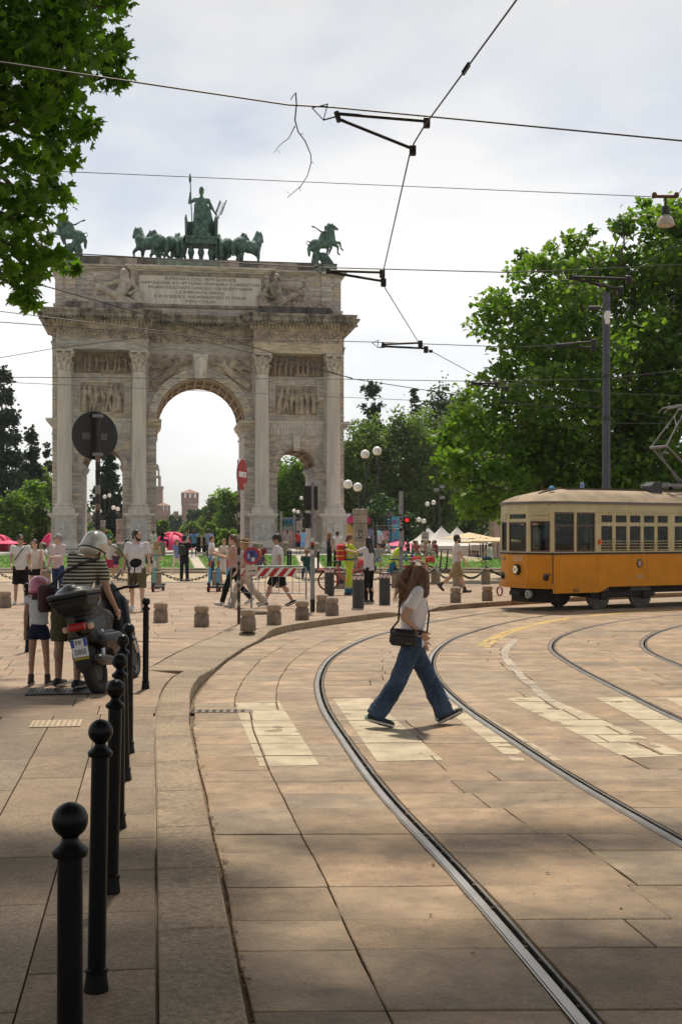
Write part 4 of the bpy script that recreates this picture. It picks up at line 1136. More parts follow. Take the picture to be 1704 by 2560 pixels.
def horse(b, sc=1.0, rear=0.0, head=0, tuck=0):
  """a horse facing +Y, withers about 1.6 m at sc = 1; head: sideways turn"""
  q = lambda x, y, z: Vector((x, y, z)) * sc
  M_ = Matrix.Rotation(rear, 3, 'X')
  o = Vector((0, -.65, 1.0)) * sc
  T = lambda x, y, z: o + M_ @ (q(x, y, z) - o)
  b.ell(T(0, .45, 1.22), [sc * v for v in (.31, .42, .40)], 12, 8); b.ell(T(0, 0, 1.2), [sc * v for v in (.31, .6, .36)], 12, 8); b.ell(T(0, -.55, 1.28), [sc * v for v in (.32, .42, .40)], 12, 8)
  b.ell(T(.14, -.7, 1.2), [sc * v for v in (.17, .28, .36)], 8, 6); b.ell(T(-.14, -.7, 1.2), [sc * v for v in (.17, .28, .36)], 8, 6)
  n0, n1 = T(0, .62, 1.42), T(head * .25, .95, 2.0); b.cap(n0, n1, .30 * sc, .17 * sc, 10); b.cap(T(0, .4, 1.5), T(head * .2, .78, 2.08), .16 * sc, .1 * sc)
  hd = T(head * .55, 1.25, 1.72); b.cap(n1 + Vector((0, .02, .03)) * sc, hd, .155 * sc, .09 * sc, 10); b.ell(n1 + (hd - n1) * .3, [sc * v for v in (.12, .16, .18)], 8, 6)
  for s in (-1, 1): b.cap(n1 + Vector((s * .08, 0, .12)) * sc, n1 + Vector((s * .1, .02, .28)) * sc, .05 * sc, .02 * sc, 6)
  for k in range(6): p = n0.lerp(n1, k / 5) + Vector((.05, -.22, .1)) * sc; b.ell(p, [sc * v for v in (.1, .12, .14)], 7, 5)
  if rear > .1:
    b.cap(T(.17, .55, 1.0), T(.17, .98, .85), .15 * sc, .09 * sc); b.cap(T(.17, .98, .85), T(.17, .9, .45), .08 * sc, .055 * sc); b.cap(T(.17, .9, .45), T(.17, .98, .33), .06 * sc, .07 * sc)
    b.cap(T(-.17, .55, 1.0), T(-.17, .9, .7), .15 * sc, .09 * sc); b.cap(T(-.17, .9, .7), T(-.17, .7, .3), .08 * sc, .055 * sc); b.cap(T(-.17, .7, .3), T(-.17, .78, .18), .06 * sc, .07 * sc)
  else:
    b.cap(q(.17, .55, 1.05), q(.17, .6, .58), .15 * sc, .085 * sc); b.cap(q(.17, .6, .58), q(.17, .58, .12), .08 * sc, .05 * sc); b.cap(q(.17, .58, .12), q(.17, .66, .05), .06 * sc, .07 * sc)
    b.cap(q(-.17, .55, 1.05), q(-.17, .95, .8), .15 * sc, .085 * sc); b.cap(q(-.17, .95, .8), q(-.17, .85, .35), .08 * sc, .05 * sc); b.cap(q(-.17, .85, .35), q(-.17, .93, .28), .06 * sc, .07 * sc)
  for s, dy in ((.17, -.1), (-.17, .14)):
    b.cap(T(s, -.62, 1.05), q(s, -.5 + dy, .66), .2 * sc, .12 * sc); b.cap(q(s, -.5 + dy, .66), q(s, -.82 + dy, .46), .11 * sc, .075 * sc); b.cap(q(s, -.82 + dy, .46), q(s, -.74 + dy, .1), .07 * sc, .055 * sc); b.cap(q(s, -.74 + dy, .1), q(s, -.66 + dy, .05), .06 * sc, .075 * sc)
  b.cap(T(0, -.93, 1.42), T(.03, -1.12, 1.2), .1 * sc, .13 * sc); b.cap(T(.03, -1.12, 1.2), q(.05, -1.15, .55), .14 * sc, .08 * sc)
  return b
PT = 24.6
HZ = 'bronze chariot horses'
for u, w_, a, hd, lb in ((-4.25, 3.6, 52, .4, 'leftmost bronze chariot horse, neck raised high'), (-3.0, 4.4, 38, -.5, 'second bronze chariot horse from the left, half hidden'), (-1.75, 4.8, 12, .6, 'third bronze chariot horse, beside the left chariot wheel'),
          (1.75, 4.8, -12, -.6, 'bronze chariot horse beside the right chariot wheel'), (3.0, 4.4, -38, .5, 'second bronze chariot horse from the right, half hidden'), (4.25, 3.6, -52, -.4, 'rightmost bronze chariot horse, facing right')):
  statue('bronze_horse', lb, horse(MB(), 1.58, 0, hd), .075, m_bronze, u, w_, PT, R(a), 'statue', HZ)
ch = thing('bronze_chariot', 'green bronze chariot with two wheels in the middle of the arch top', 'chariot', on_arch(0.15, 3.2, PT), PHI)
b = MB(); b.box(-1.35, 1.35, -1.0, 1.1, 1.75, 2.2); b.box(-1.5, 1.5, -1.12, 1.2, 2.2, 2.36); b.build('platform', m_bronze, ch)
b = MB()
for s in (-1, 1):
  b.tube([(s * 1.3, -1.0, 2.4), (s * 1.33, -1.0, 3.9), (s * 1.3, -.8, 4.12), (s * 1.28, .2, 4.3), (s * 1.2, 1.0, 4.1)], .09, 8)
  b.add([(s * 1.3, -.95, 2.36), (s * 1.28, 1.0, 2.36), (s * 1.2, 1.0, 4.1), (s * 1.28, .2, 4.3), (s * 1.32, -.85, 4.05), (s * 1.33, -.95, 3.9), (s * 1.22, -.95, 2.36), (s * 1.2, 1.0, 2.36), (s * 1.12, 1.0, 4.1), (s * 1.2, .2, 4.3), (s * 1.24, -.85, 4.05), (s * 1.25, -.95, 3.9)],
     [(0, 1, 2, 3, 4, 5), (11, 10, 9, 8, 7, 6), (0, 5, 11, 6), (5, 4, 10, 11), (4, 3, 9, 10)])
b.box(-1.2, 1.2, .95, 1.05, 2.36, 4.05); b.build('side_rails', m_bronze, ch)
for s in (-1, 1):
  b = MB(); b.tube([(s * 1.62, .1 + 1.15 * math.cos(a), 1.3 + 1.15 * math.sin(a)) for a in [i * math.pi / 14 for i in range(28)]], .1, 8, closed=True)
  for k in range(4): a = k * math.pi / 4; b.cyl((s * 1.62, .1 + 1.1 * math.cos(a), 1.3 + 1.1 * math.sin(a)), (s * 1.62, .1 - 1.1 * math.cos(a), 1.3 - 1.1 * math.sin(a)), .055, n=6)
  b.cyl((s * 1.4, .1, 1.3), (s * 1.8, .1, 1.3), .17, n=10); b.build('wheel', m_bronze, ch, smooth=50)
b = MB()
for k in range(3): b.lathe([(.18, 0), (.26, .1), (.14, .35), (.2, .8), (.3, 1.1), (.2, 1.5), (.26, 1.76)], (-.85 + k * .85, -.2, 0), 10)
b.build('support', m_bronze, ch, smooth=50)
b = MB()
b.ell((.05, .1, 6.42), (.23, .25, .3)); b.ell((.05, 0, 6.62), (.24, .24, .16)); b.ell((.05, -.1, 6.74), (.13, .13, .13)); b.cap((.05, .08, 6.15), (.05, .08, 5.8), .15, .18)
b.cap((-.5, .05, 5.7), (.6, .05, 5.7), .22, .22); b.ell((.05, .05, 5.35), (.52, .33, .55)); b.ell((.08, .05, 4.7), (.52, .36, .6)); b.cap((.05, .05, 4.5), (-.15, .05, 2.9), .55, .5, 10); b.cap((.25, .05, 4.5), (.35, .1, 2.8), .5, .42, 10)
b.cap((-.1, .0, 3.0), (-.1, -.3, 2.45), .5, .62, 10); b.cap((.4, -.4, 2.6), (.7, -.7, 2.45), .3, .2)
b.cap((-.5, .05, 5.72), (-.98, .1, 5.45), .17, .14); b.cap((-.98, .1, 5.45), (-.92, .2, 6.15), .13, .09); b.ell((-.9, .2, 6.28), (.12, .12, .15))
b.cap((.62, .05, 5.72), (1.02, .05, 4.95), .16, .12); b.cap((1.02, .05, 4.95), (1.42, .2, 4.35), .11, .08); b.ell((1.5, .22, 4.28), (.12, .1, .1))
for k in range(13):
  x = -.55 + k * .095; b.cap((x, -.32 + .12 * abs(x), 5.3 - .1 * (k % 3)), (x * 1.15 + random.uniform(-.08, .08), -.5, 2.7 + .2 * (k % 2)), .05, .09, 6)
for k in range(5): b.cap((-.55 + k * .06, -.25, 5.6 - .1 * k), (.45, -.36, 4.6 - .16 * k), .06, .07, 6)
b.cap((.6, 0, 5.0), (.85, -.1, 3.6), .2, .28); b.cap((.15, -.42, 4.5), (-.1, -.5, 3.9), .2, .14)
gd = statue('bronze_goddess', 'green bronze robed woman standing in the chariot, seen from behind', b, .065, m_bronze, .15, 3.2, PT)
b = MB(); b.cyl((-.72, .22, 3.0), (-.92, .22, 7.6), .045, n=8); b.ell((-.92, .22, 7.3), (.1, .1, .1)); b.cap((-.92, .22, 7.45), (-.93, .22, 7.95), .13, .05); b.build('staff', m_bronze, gd)
b = MB(); rr = random.Random(5)
b.tube([(1.35, .2, 3.95), (1.55, .2, 4.4), (1.8, .2, 5.0), (1.95, .2, 5.6)], [.03, .03, .025, .015], 6)
for k in range(26):
  t = .25 + .75 * k / 26; x = 1.35 + .6 * t; z = 3.95 + 1.65 * t; s = 1 if k % 2 else -1
  b.cap((x, .2, z), (x + s * .16, .2, z + .12), .012, .01, 4); b.ell((x + s * .24, .2 + rr.uniform(-.05, .05), z + .2), (.045, .03, .13), 6, 4, Matrix.Rotation(s * .6, 3, 'Y'))
b.build('olive_branch', m_bronze, gd)
def rider(s):
  b = MB(); horse(b, 1.32, .42, 0); S = lambda x, y, z: Vector((x, y, z))
  b.ell(S(0, -.1, 2.15), (.3, .3, .32)); b.cap(S(0, -.08, 2.1), S(0, -.02, 2.75), .26, .29); b.ell(S(0, .02, 3.25), (.17, .18, .22)); b.cap(S(0, 0, 2.95), S(0, 0, 3.1), .11); b.cap(S(-.3, 0, 2.82), S(.3, 0, 2.82), .14)
  for q in (-1, 1): b.cap(S(q * .3, 0, 2.05), S(q * .45, .35, 1.5), .18, .13); b.cap(S(q * .45, .35, 1.5), S(q * .42, .15, .95), .12, .08)
  b.cap(S(.32, 0, 2.82), S(.45, -.55, 2.75), .11, .09); b.cap(S(.45, -.55, 2.75), S(.5, -1.05, 3.05), .085, .06); b.cap(S(.5, -1.05, 3.05), S(.5, -1.35, 3.15), .06, .1)
  b.cap(S(-.32, 0, 2.82), S(-.35, .4, 2.4), .1, .08); b.cap(S(0, -.3, 2.75), S(0, -.55, 1.9), .16, .3); b.cap(S(0, -.2, .7), S(0, .3, .0), .45, .5); b.cap(S(0, -.9, .9), S(0, -1.0, .05), .3, .35)
  b.tube([S(0, -1.4, 1.9), S(.0, -1.65, 2.0), S(0, -1.75, 1.8), S(0, -1.6, 1.65)], .06, 6)
  return b
statue('bronze_rider', 'green bronze horse and rider at the right corner of the arch top, rearing right', rider(1), .065, m_bronze, 10.75, 1.4, PT, R(-80), 'statue', 'bronze riders')
statue('bronze_rider', 'green bronze horse and rider at the left corner of the arch top, behind leaves', rider(-1), .065, m_bronze, -11.0, 1.2, PT, R(80), 'statue', 'bronze riders')

# ================================================================== TREES
lm_near = leaf_mat('plane_leaf_near', (.042, .095, .012), (.085, .17, .018), (.15, .25, .028), .52)
lm_plane = leaf_mat('plane_leaf', (.055, .11, .02), (.115, .20, .03), (.22, .30, .065), .48)
lm_lime = leaf_mat('lime_leaf', (.085, .13, .042), (.125, .185, .052), (.18, .24, .075), .45)
lm_light = leaf_mat('light_leaf', (.07, .13, .025), (.12, .20, .035), (.17, .26, .05), .42)
lm_dark = leaf_mat('dark_leaf', (.025, .055, .02), (.042, .085, .027), (.065, .12, .035), .3)
lm_cedar = leaf_mat('cedar_needles', (.012, .032, .022), (.022, .052, .032), (.04, .08, .045), .15)
lm_haze = leaf_mat('hazed_far_leaf', (.035, .07, .045), (.05, .095, .055), (.07, .12, .065), .25)  # blue distance haze mixed into the leaf colour
m_bark = mat('bark', (.13, .105, .08), .9, var=.4, vs=5, bump=.6, bs=12, stretch=(1, 1, .3))
LEAF5 = np.array([(0, 0, 0), (.30, -.06, .02), (.55, .12, -.06), (.30, .25, .03), (.42, .62, -.08), (.14, .55, .04), (0, 1.0, -.1), (-.14, .55, .04), (-.42, .62, -.08), (-.30, .25, .03), (-.55, .12, -.06), (-.30, -.06, .02)])
LF5 = [(0, 1, 3, 9, 11), (1, 2, 3), (3, 4, 5), (9, 3, 5, 7), (5, 6, 7), (7, 8, 9), (9, 10, 11)]
LEAF2 = np.array([(0, 0, 0), (.36, .42, .06), (0, 1.0, -.05), (-.36, .42, .06)])
LF2 = [(0, 1, 2), (0, 2, 3)]
def rot_batch(n, rng, up=.5):
  """random orthonormal frames whose normals lean upwards"""
  nn = rng.normal(size=(n, 3)); nn[:, 2] = np.abs(nn[:, 2]) + up; nn /= np.linalg.norm(nn, axis=1)[:, None]
  t = rng.normal(size=(n, 3)); t -= nn * (t * nn).sum(1)[:, None]; t /= np.linalg.norm(t, axis=1)[:, None]
  b = np.cross(nn, t); return t, b, nn
def leaves(name, clumps, n, size, m, parent, rng, shape=2, up=.5, shell=.55, droop=0.0, sub=9, spread=.26, z0=None):
  cs = np.array([c for c, r in clumps], float); rs = np.array([r if hasattr(r, '__len__') else (r, r, r) for c, r in clumps], float)
  wt = np.prod(rs, 1) ** (2 / 3); wt /= wt.sum()
  # twig centres inside the clumps, leaves gathered round the twigs
  nt_ = max(len(clumps) * 3, n // sub); k = rng.choice(len(cs), nt_, p=wt)
  d = rng.normal(size=(nt_, 3)); d /= np.linalg.norm(d, axis=1)[:, None]
  q = shell + (1 - shell) * rng.random(nt_) ** .6; q *= 1 + .13 * rng.normal(size=nt_)
  tw = cs[k] + d * rs[k] * q[:, None]
  j = rng.integers(0, nt_, n); sp = (rs[k[j]].mean(1) * spread)[:, None]
  p = tw[j] + rng.normal(size=(n, 3)) * sp * np.array([1, 1, .7])
  if droop: p[:, 2] -= droop * np.abs(rng.normal(size=n)) * sp[:, 0]
  if z0 is not None: p[:, 2] = np.maximum(p[:, 2], z0)
  t, b, nn = rot_batch(n, rng, up)
  S = (size * rng.uniform(.65, 1.25, n))[:, None, None]
  L_ = LEAF5 if shape == 5 else LEAF2
  V = p[:, None, :] + S * (L_[None, :, 0:1] * t[:, None, :] + L_[None, :, 1:2] * b[:, None, :] + L_[None, :, 2:3] * nn[:, None, :])
  tone = .6 * rng.random(nt_)[j] + .4 * rng.random(n)
  o = obj(name, tri_mesh(name, V, m, tone, faces=LF5 if shape == 5 else LF2), parent)
  return o
def limb(b, p0, p1, r0, r1, rng, n=6, wob=.06):
  p0, p1 = Vector(p0), Vector(p1); l = (p1 - p0).length; pts = []; rs = []
  for i in range(n + 1):
    t = i / n; w_ = Vector(rng.normal(size=3)) * l * wob * math.sin(math.pi * t); pts.append(p0.lerp(p1, t) + w_ + Vector((0, 0, l * .08 * math.sin(math.pi * t)))); rs.append(r0 + (r1 - r0) * t)
  b.tube(pts, rs, 7)
def tree(name, label, base, clumps, n, size, m, tr=.3, group=None, shape=2, limbs=8, seed=1, fork=.35, cat='tree', **kw):
  rng = np.random.default_rng(seed); base = Vector(base)
  root = thing(name, label, cat, base, 0, group)
  C = [(np.array(c, float) - np.array(base), r) for c, r in clumps]
  ctr = sum((c for c, r in C), np.zeros(3)) / len(C); ztop = max(c[2] for c, r in C)
  fk = Vector((ctr[0] * .15, ctr[1] * .15, max(1.0, ztop * fork)))
  b = MB(); limb(b, (0, 0, -.1), fk, tr, tr * .72, rng, 6, .02)
  tk = b.build('trunk', m_bark, root, smooth=60)
  idx = list(range(len(C))); rng.shuffle(idx)
  for i in idx[:limbs]:
    b = MB(); limb(b, fk - Vector((0, 0, .1)), C[i][0], tr * .34, .014, rng, 6, .07); b.build('limb', m_bark, root, smooth=60)
  leaves('crown', C, n, size, m, root, rng, shape, **kw)
  return root
def blob(c, rad, n, rng, r=(.3, .45), flat=.85):
  """n clumps filling an ellipsoid, denser towards its surface"""
  o = []
  for i in range(n):
    d = rng.normal(size=3); d /= np.linalg.norm(d); q = .35 + .5 * rng.random() ** .5
    k = rng.uniform(*r); o.append((np.array(c) + d * np.array(rad) * q, tuple(np.array(rad) * k * np.array([1, 1, flat]))))
  return o
rg = np.random.default_rng(11)
# --- near plane tree, upper left: branches hang into the picture from a trunk standing to the left
cl = []
for x, y, Y, r in [(60, 60, 15.5, .75), (190, 40, 16.2, .7), (270, 20, 17, .45), (40, 190, 15.2, .7), (140, 160, 16, .75), (235, 130, 16.8, .55), (290, 185, 17.2, .28), (330, 200, 17.4, .12),
         (50, 300, 15.6, .55), (130, 270, 16.3, .6), (200, 280, 17, .35), (60, 380, 16, .4), (130, 360, 16.6, .42), (190, 335, 17, .22), (225, 312, 17.2, .14), (40, 470, 15.6, .42), (100, 455, 16.4, .36), (155, 430, 16.9, .19),
         (40, 550, 15.4, .5), (90, 545, 16.1, .38), (135, 500, 16.8, .2), (70, 630, 15.8, .42), (118, 640, 16.5, .26), (170, 660, 17, .16), (196, 672, 17.1, .09), (20, 690, 15.3, .32), (50, 730, 15.4, .26), (95, 700, 15.9, .2), (105, 745, 15.7, .1),
         (-80, 300, 15, 1.0), (-120, 60, 15, 1.2), (-100, 560, 15, .8), (60, -120, 16, 1.1), (220, -120, 17, .9), (-150, -250, 15, 1.6), (120, -380, 16.5, 1.4), (-300, 150, 16, 1.6), (330, -260, 18, .9), (-400, -300, 16, 1.9), (-350, 450, 15.5, 1.2)]:
  cl.append((np.array(at(x, y, Y)), (r, r, r * .9)))
tree('plane_tree', 'green plane tree branch hanging in at the upper left, close to the camera', (-7.6, 16.4, .12), [(c, tuple(np.array(r) * .94)) for c, r in cl], 15500, .145, lm_near, .34, 'plane trees', 5, 26, 21, .6, sub=15, spread=.21, shell=.3, up=.25, droop=.5)
# --- unseen street trees, added, crowns shaped to darken the near pavement and road
cl = blob((-3.0, 6.3, 10.6), (4.8, 4.8, 1.4), 52, rg, (.2, .3)) + blob((-3.2, 11.2, 11.6), (4.6, 3.0, 1.2), 26, rg, (.08, .14)) + blob((-4.5, -1.0, 9.6), (5, 4, 1.8), 22, rg, (.25, .35))
tree('plane_tree', 'unseen plane tree added above the near pavement to shade the foreground', (-6.4, 4.0, .12), cl, 23000, .34, lm_near, .32, 'plane trees', 5, 14, 22, .55, sub=6, spread=.5, shell=.05)
cl = blob((3.8, 6.3, 10.6), (4.8, 4.8, 1.4), 52, rg, (.2, .3)) + blob((3.2, 11.2, 11.6), (4.8, 3.0, 1.2), 26, rg, (.08, .14)) + blob((5, -1, 9.8), (5, 4, 2), 22, rg, (.25, .35))  # another crown added outside the view to block sun and sky
tree('plane_tree', 'second unseen plane tree, added on the right to shade the road', (7.6, .5, 0), cl, 23000, .34, lm_near, .32, 'plane trees', 5, 14, 24, .55, sub=6, spread=.5, shell=.05)
# --- big plane tree behind the tram, right
cl = []
for x, y, Y, r in [(1125, 1160, 47, .7), (1150, 1090, 48, .9), (1190, 1020, 48, 1.0), (1240, 970, 49, 1.0), (1180, 1180, 47, 1.0), (1250, 1090, 48, 1.2), (1200, 1260, 47, .8), (1255, 1230, 48, 1.1), (1160, 1240, 47, .6), (1300, 900, 49, 1.1), (1290, 810, 49, .9), (1262, 770, 49, .6), (1320, 700, 50, .9), (1340, 620, 50, .6), (1390, 650, 50, .9), (1440, 600, 50, .5), (1470, 660, 51, 1.0), (1540, 620, 51, .9), (1560, 560, 51, .6), (1610, 520, 51, .6), (1650, 570, 51, 1.0), (1700, 560, 51, 1.0), (1560, 545, 51, .35), (1400, 760, 50, 1.3), (1500, 780, 51, 1.4), (1600, 700, 51, 1.4), (1690, 680, 51, 1.4), (1380, 880, 50, 1.4), (1480, 920, 50, 1.5), (1590, 860, 51, 1.5), (1690, 850, 51, 1.5), (1330, 1000, 49, 1.4), (1430, 1060, 49, 1.6), (1540, 1040, 50, 1.6), (1650, 1020, 50, 1.6), (1330, 1140, 48, 1.4), (1430, 1180, 48, 1.4), (1530, 1190, 49, 1.4), (1640, 1180, 49, 1.4), (1330, 1260, 48, 1.0), (1440, 1270, 49, 1.2), (1560, 1290, 49, 1.2), (1680, 1300, 49, 1.2), (1800, 700, 51, 2.2), (1820, 950, 50, 2.2), (1800, 1180, 49, 2), (1920, 800, 51, 2.2), (1750, 600, 52, 1.5)]:
  cl.append((np.array(at(x, y, Y)) + np.array([0, rg.uniform(-1.5, 1.5), 0]), (r, r * 1.2, r * .85)))
  if r > 1.0: cl.append((np.array(at(x, y, Y + 3.0)) + rg.normal(size=3) * .6, (r, r, r * .85)))
tree('plane_tree', 'large bright green plane tree behind the tram at the right', (at(1560, 1440, 51).x, 51, 0), cl, 60000, .29, lm_plane, .5, 'plane trees', 2, 22, 23, .3, sub=16, spread=.2, shell=.5, up=.35)
# --- trees behind the arch
def T(name, lb, x, y_top, y_bot, wpx, Y, n, size, m, seed, clus=26, group='park trees behind the arch', flat=1.0, tr=.3, rr=(.24, .4), **kw):
  r_ = np.random.default_rng(seed); top = at(x, y_top, Y); bot = at(x, y_bot, Y); rad = wpx / F * Y / 2; hz = (top.z - bot.z) / 2
  cl = blob((top.x, Y, (top.z + bot.z) / 2), (rad * .86, rad * .7, hz * .86), clus, r_, rr, flat)
  return tree(name, lb, (top.x, Y, .4 if top.x < 11 else -.9), cl, n, size, m, tr, group, 2, 5, seed, .3, **kw)
def cedar(name, lb, x, y_top, y_bot, wpx, Y, n, seed, tiers=8, lean=0):
  r_ = np.random.default_rng(seed); top = at(x, y_top, Y); bot = at(x, y_bot, Y); cl = []; Rw = wpx / F * Y / 2
  for k in range(tiers):
    t = k / (tiers - 1); z = bot.z + (top.z - bot.z) * t; rw = Rw * (1 - .72 * t) * r_.uniform(.8, 1.1)
    for j in range(7 if t < .8 else 4):
      a = j * 6.283 / 7 + r_.uniform(-.4, .4); q = rw * r_.uniform(.35, .85); h = (top.z - bot.z) / tiers * .42
      cl.append(((top.x + lean * t + q * math.cos(a), Y + q * math.sin(a) * .7, z + r_.uniform(-.3, .3) - .15 * q), (rw * .34, rw * .34, h)))
    cl.append(((top.x + lean * t, Y, z), (rw * .3, rw * .3, h * 1.3)))
  cl.append(((top.x + lean, Y, top.z), (Rw * .13, Rw * .13, (top.z - bot.z) / tiers * .6)))
  return tree(name, lb, (top.x, Y, .4), cl, n, .5, lm_cedar, .4, 'dark cedars', 2, 10, seed, .75, droop=.5, shell=.35, spread=.33, up=.2, sub=10)
cedar('cedar_tree', 'tall dark cedar at the left edge behind the arch', 5, 940, 1340, 190, 135, 13000, 31, 9)
cedar('cedar_tree', 'lower dark cedar just left of the arch', 78, 1090, 1340, 110, 139, 6000, 32, 7)
cedar('cedar_tree', 'small dark cedar touching the left edge of the arch', 118, 1125, 1330, 60, 150, 4000, 33, 6)
cedar('cedar_tree', 'dark cedar seen through the left side arch', 272, 1142, 1345, 120, 148, 9000, 34, 9)
cedar('cedar_tree', 'dark flat-topped cedar rising right of the arch', 930, 975, 1300, 190, 150, 11000, 35, 8)
cedar('cedar_tree', 'thin dark conifer next to the flat-topped cedar', 1035, 985, 1300, 60, 158, 4000, 36, 9)
T('broadleaf_tree', 'bright leafy tree low at the left edge', 20, 1220, 1400, 150, 122, 9000, .42, lm_light, 41)
T('broadleaf_tree', 'bright leafy tree between left edge and arch', 95, 1195, 1400, 150, 126, 9000, .42, lm_light, 42)
T('broadleaf_tree', 'dull green tree behind the left bright trees', 110, 1150, 1395, 150, 146, 8000, .45, lm_lime, 43)
T('shrub', 'round green shrub at the foot of the left side arch', 245, 1308, 1392, 70, 128, 4000, .3, lm_light, 44, 16, 'park shrubs', cat='shrub', tr=.12)
T('shrub', 'green shrub right in the left side arch', 300, 1330, 1392, 50, 130, 3000, .3, lm_lime, 45, 14, 'park shrubs', cat='shrub', tr=.12)
T('broadleaf_tree', 'green tree just right of the left pier in the main arch', 400, 1290, 1395, 45, 160, 4000, .45, lm_lime, 46, 14)
T('broadleaf_tree', 'far tree before the castle tower, bluish haze in its leaf colour', 445, 1278, 1385, 60, 330, 5000, .9, lm_haze, 47, 16)
T('broadleaf_tree', 'far tree hiding the castle tower foot', 487, 1250, 1385, 60, 290, 5000, .8, lm_haze, 48, 16)
T('broadleaf_tree', 'mid-distance tree right of the castle tower', 535, 1238, 1390, 85, 230, 6000, .6, lm_lime, 49, 18)
T('broadleaf_tree', 'full green tree at the right inside the main arch', 585, 1215, 1395, 120, 190, 8000, .55, lm_plane, 50, 20)
T('broadleaf_tree', 'green tree low in the middle of the main arch', 480, 1300, 1392, 80, 215, 6000, .55, lm_lime, 51, 18)
T('shrub', 'round light green shrub low in the main arch', 530, 1305, 1393, 70, 150, 5000, .35, lm_light, 52, 16, 'park shrubs', cat='shrub', tr=.14)
T('shrub', 'light green shrub beside the right pier of the main arch', 575, 1318, 1393, 60, 142, 5000, .33, lm_light, 53, 16, 'park shrubs', cat='shrub', tr=.14)
T('shrub', 'pale yellow-green shrub edge in the main arch', 505, 1330, 1393, 34, 145, 2500, .3, lm_light, 54, 12, 'park shrubs', cat='shrub', tr=.1)
T('broadleaf_tree', 'bright tree filling the right side arch', 730, 1110, 1395, 150, 138, 12000, .42, lm_plane, 55, 30)
T('broadleaf_tree', 'dark tree behind the right side arch', 690, 1130, 1390, 100, 165, 7000, .5, lm_dark, 56, 22)
T('broadleaf_tree', 'tall lime tree directly right of the arch', 905, 1010, 1410, 190, 136, 19000, .4, lm_lime, 57, 36)
T('broadleaf_tree', 'tall lime tree behind the globe lamp', 990, 990, 1410, 200, 138, 21000, .4, lm_lime, 58, 38)
T('broadleaf_tree', 'tall lime tree left of the big plane tree', 1080, 985, 1410, 200, 140, 20000, .4, lm_lime, 59, 36)
T('broadleaf_tree', 'dark tree top rising behind the limes', 1110, 940, 1400, 200, 165, 12000, .5, lm_dark, 60, 30)
T('broadleaf_tree', 'green tree behind the big plane tree', 1200, 950, 1400, 200, 150, 9000, .5, lm_lime, 61, 26)
T('broadleaf_tree', 'dark understorey tree behind the tents', 1110, 1240, 1410, 190, 146, 10000, .4, lm_dark, 62, 26)
T('broadleaf_tree', 'dark understorey tree behind the stage', 960, 1230, 1400, 170, 130, 8000, .42, lm_dark, 63, 24)
T('broadleaf_tree', 'green tree at the far right behind the tram', 1420, 1080, 1400, 300, 110, 10000, .5, lm_dark, 64, 30)
T('broadleaf_tree', 'dark green tree far right beyond the frame edge', 1640, 1000, 1400, 320, 112, 9000, .5, lm_dark, 65, 30)
# far wood that reads as one mass closing the view under the crowns
r_ = np.random.default_rng(77); cl = []
for k in range(150):
  X = r_.uniform(-120, 140); cl.append(((X, 190 + r_.uniform(-10, 25), r_.uniform(1, 4.0)), (5, 3, 2.6)))
cl = [c for c in cl if not (-34 < c[0][0] * 190 / c[0][1] < -15)]
wood = leaves('distant_wood', cl, 16000, .9, lm_dark, None, r_)
tag(wood, 'dark distant wood under the park trees', 'wood', kind='stuff')

# ================================================================== CASTLE TOWERS
m_brick = mat('castle_brick', (.27, .16, .13), .9, var=.2, vs=.6, bump=.2, bs=4)
m_tile = mat('roof_tile', (.36, .20, .14), .85, var=.25, vs=1.2, bump=.3, bs=6)
m_hole = mat('dark_opening', (.03, .025, .025), .9)
def tower(name, lb, x, y_roof, y_eave, y_corb, wtop, wbot, Y, nwin=3):
  c = at(x, HY, Y); k = Y / F; ze = CAMZ + (HY - y_eave) * k; zr = CAMZ + (HY - y_roof) * k; zc = CAMZ + (HY - y_corb) * k; W, w_ = wtop * k / 2, wbot * k / 2
  t = thing(name, lb, 'tower', (c.x, Y, .4), R(6))
  MB().box(-w_, w_, -w_, w_, 0, zc - .4 - 1.6).build('shaft', m_brick, t)
  hw = (ze - zc)
  z0 = zc - .4
  b = MB(); b.box(-W, W, -W, W, z0, z0 + hw * .5); b.build('gallery_wall', m_brick, t)
  n = nwin; pw = 2 * W / (2 * n + 1)                  # open loggia: pillars with gaps
  b = MB()
  for s in (-1, 1):
    for i in range(n + 1):
      a = -W + 2 * i * pw * (2 * n + 1) / (2 * n + 1)
      q0, q1 = -W + 2 * i * pw - pw * .2 + (.2 * pw if i == 0 else 0), -W + (2 * i + 1) * pw + pw * .4 - (.4 * pw if i == n else 0)
      b.box(q0, q1, s * W - .8 * s if s > 0 else -W, W if s > 0 else -W + .8, z0 + hw * .5, z0 + hw)
      b.box(s * W - .8 if s > 0 else -W, W if s > 0 else -W + .8, q0, q1, z0 + hw * .5 + .002, z0 + hw - .002)
  b.build('loggia', m_brick, t)
  cb = MB()
  for i in range(13):
    a = -W + (2 * W) * i / 13
    for s in (-1, 1): cb.prism([(a + .1, s * w_), (a + 1.0 * W / 8, s * w_), (a + 1.0 * W / 8, s * W), (a + .1, s * W)], z0 - 1.6, z0)
  cb.build('corbels', m_brick, t); t.children[-1]['kind'] = 'stuff'
  rf = MB(); ov = W * 1.08; zt = z0 + hw; rf.add([(-ov, -ov, zt), (ov, -ov, zt), (ov, ov, zt), (-ov, ov, zt), (0, 0, zr - .4)], [(0, 1, 4), (1, 2, 4), (2, 3, 4), (3, 0, 4), (3, 2, 1, 0)])
  rf.build('roof', m_tile, t)
  return t
tower('castle_tower', 'distant square brick tower with tiled roof seen through the main arch', 475, 1223, 1233, 1258, 43, 40, 800)
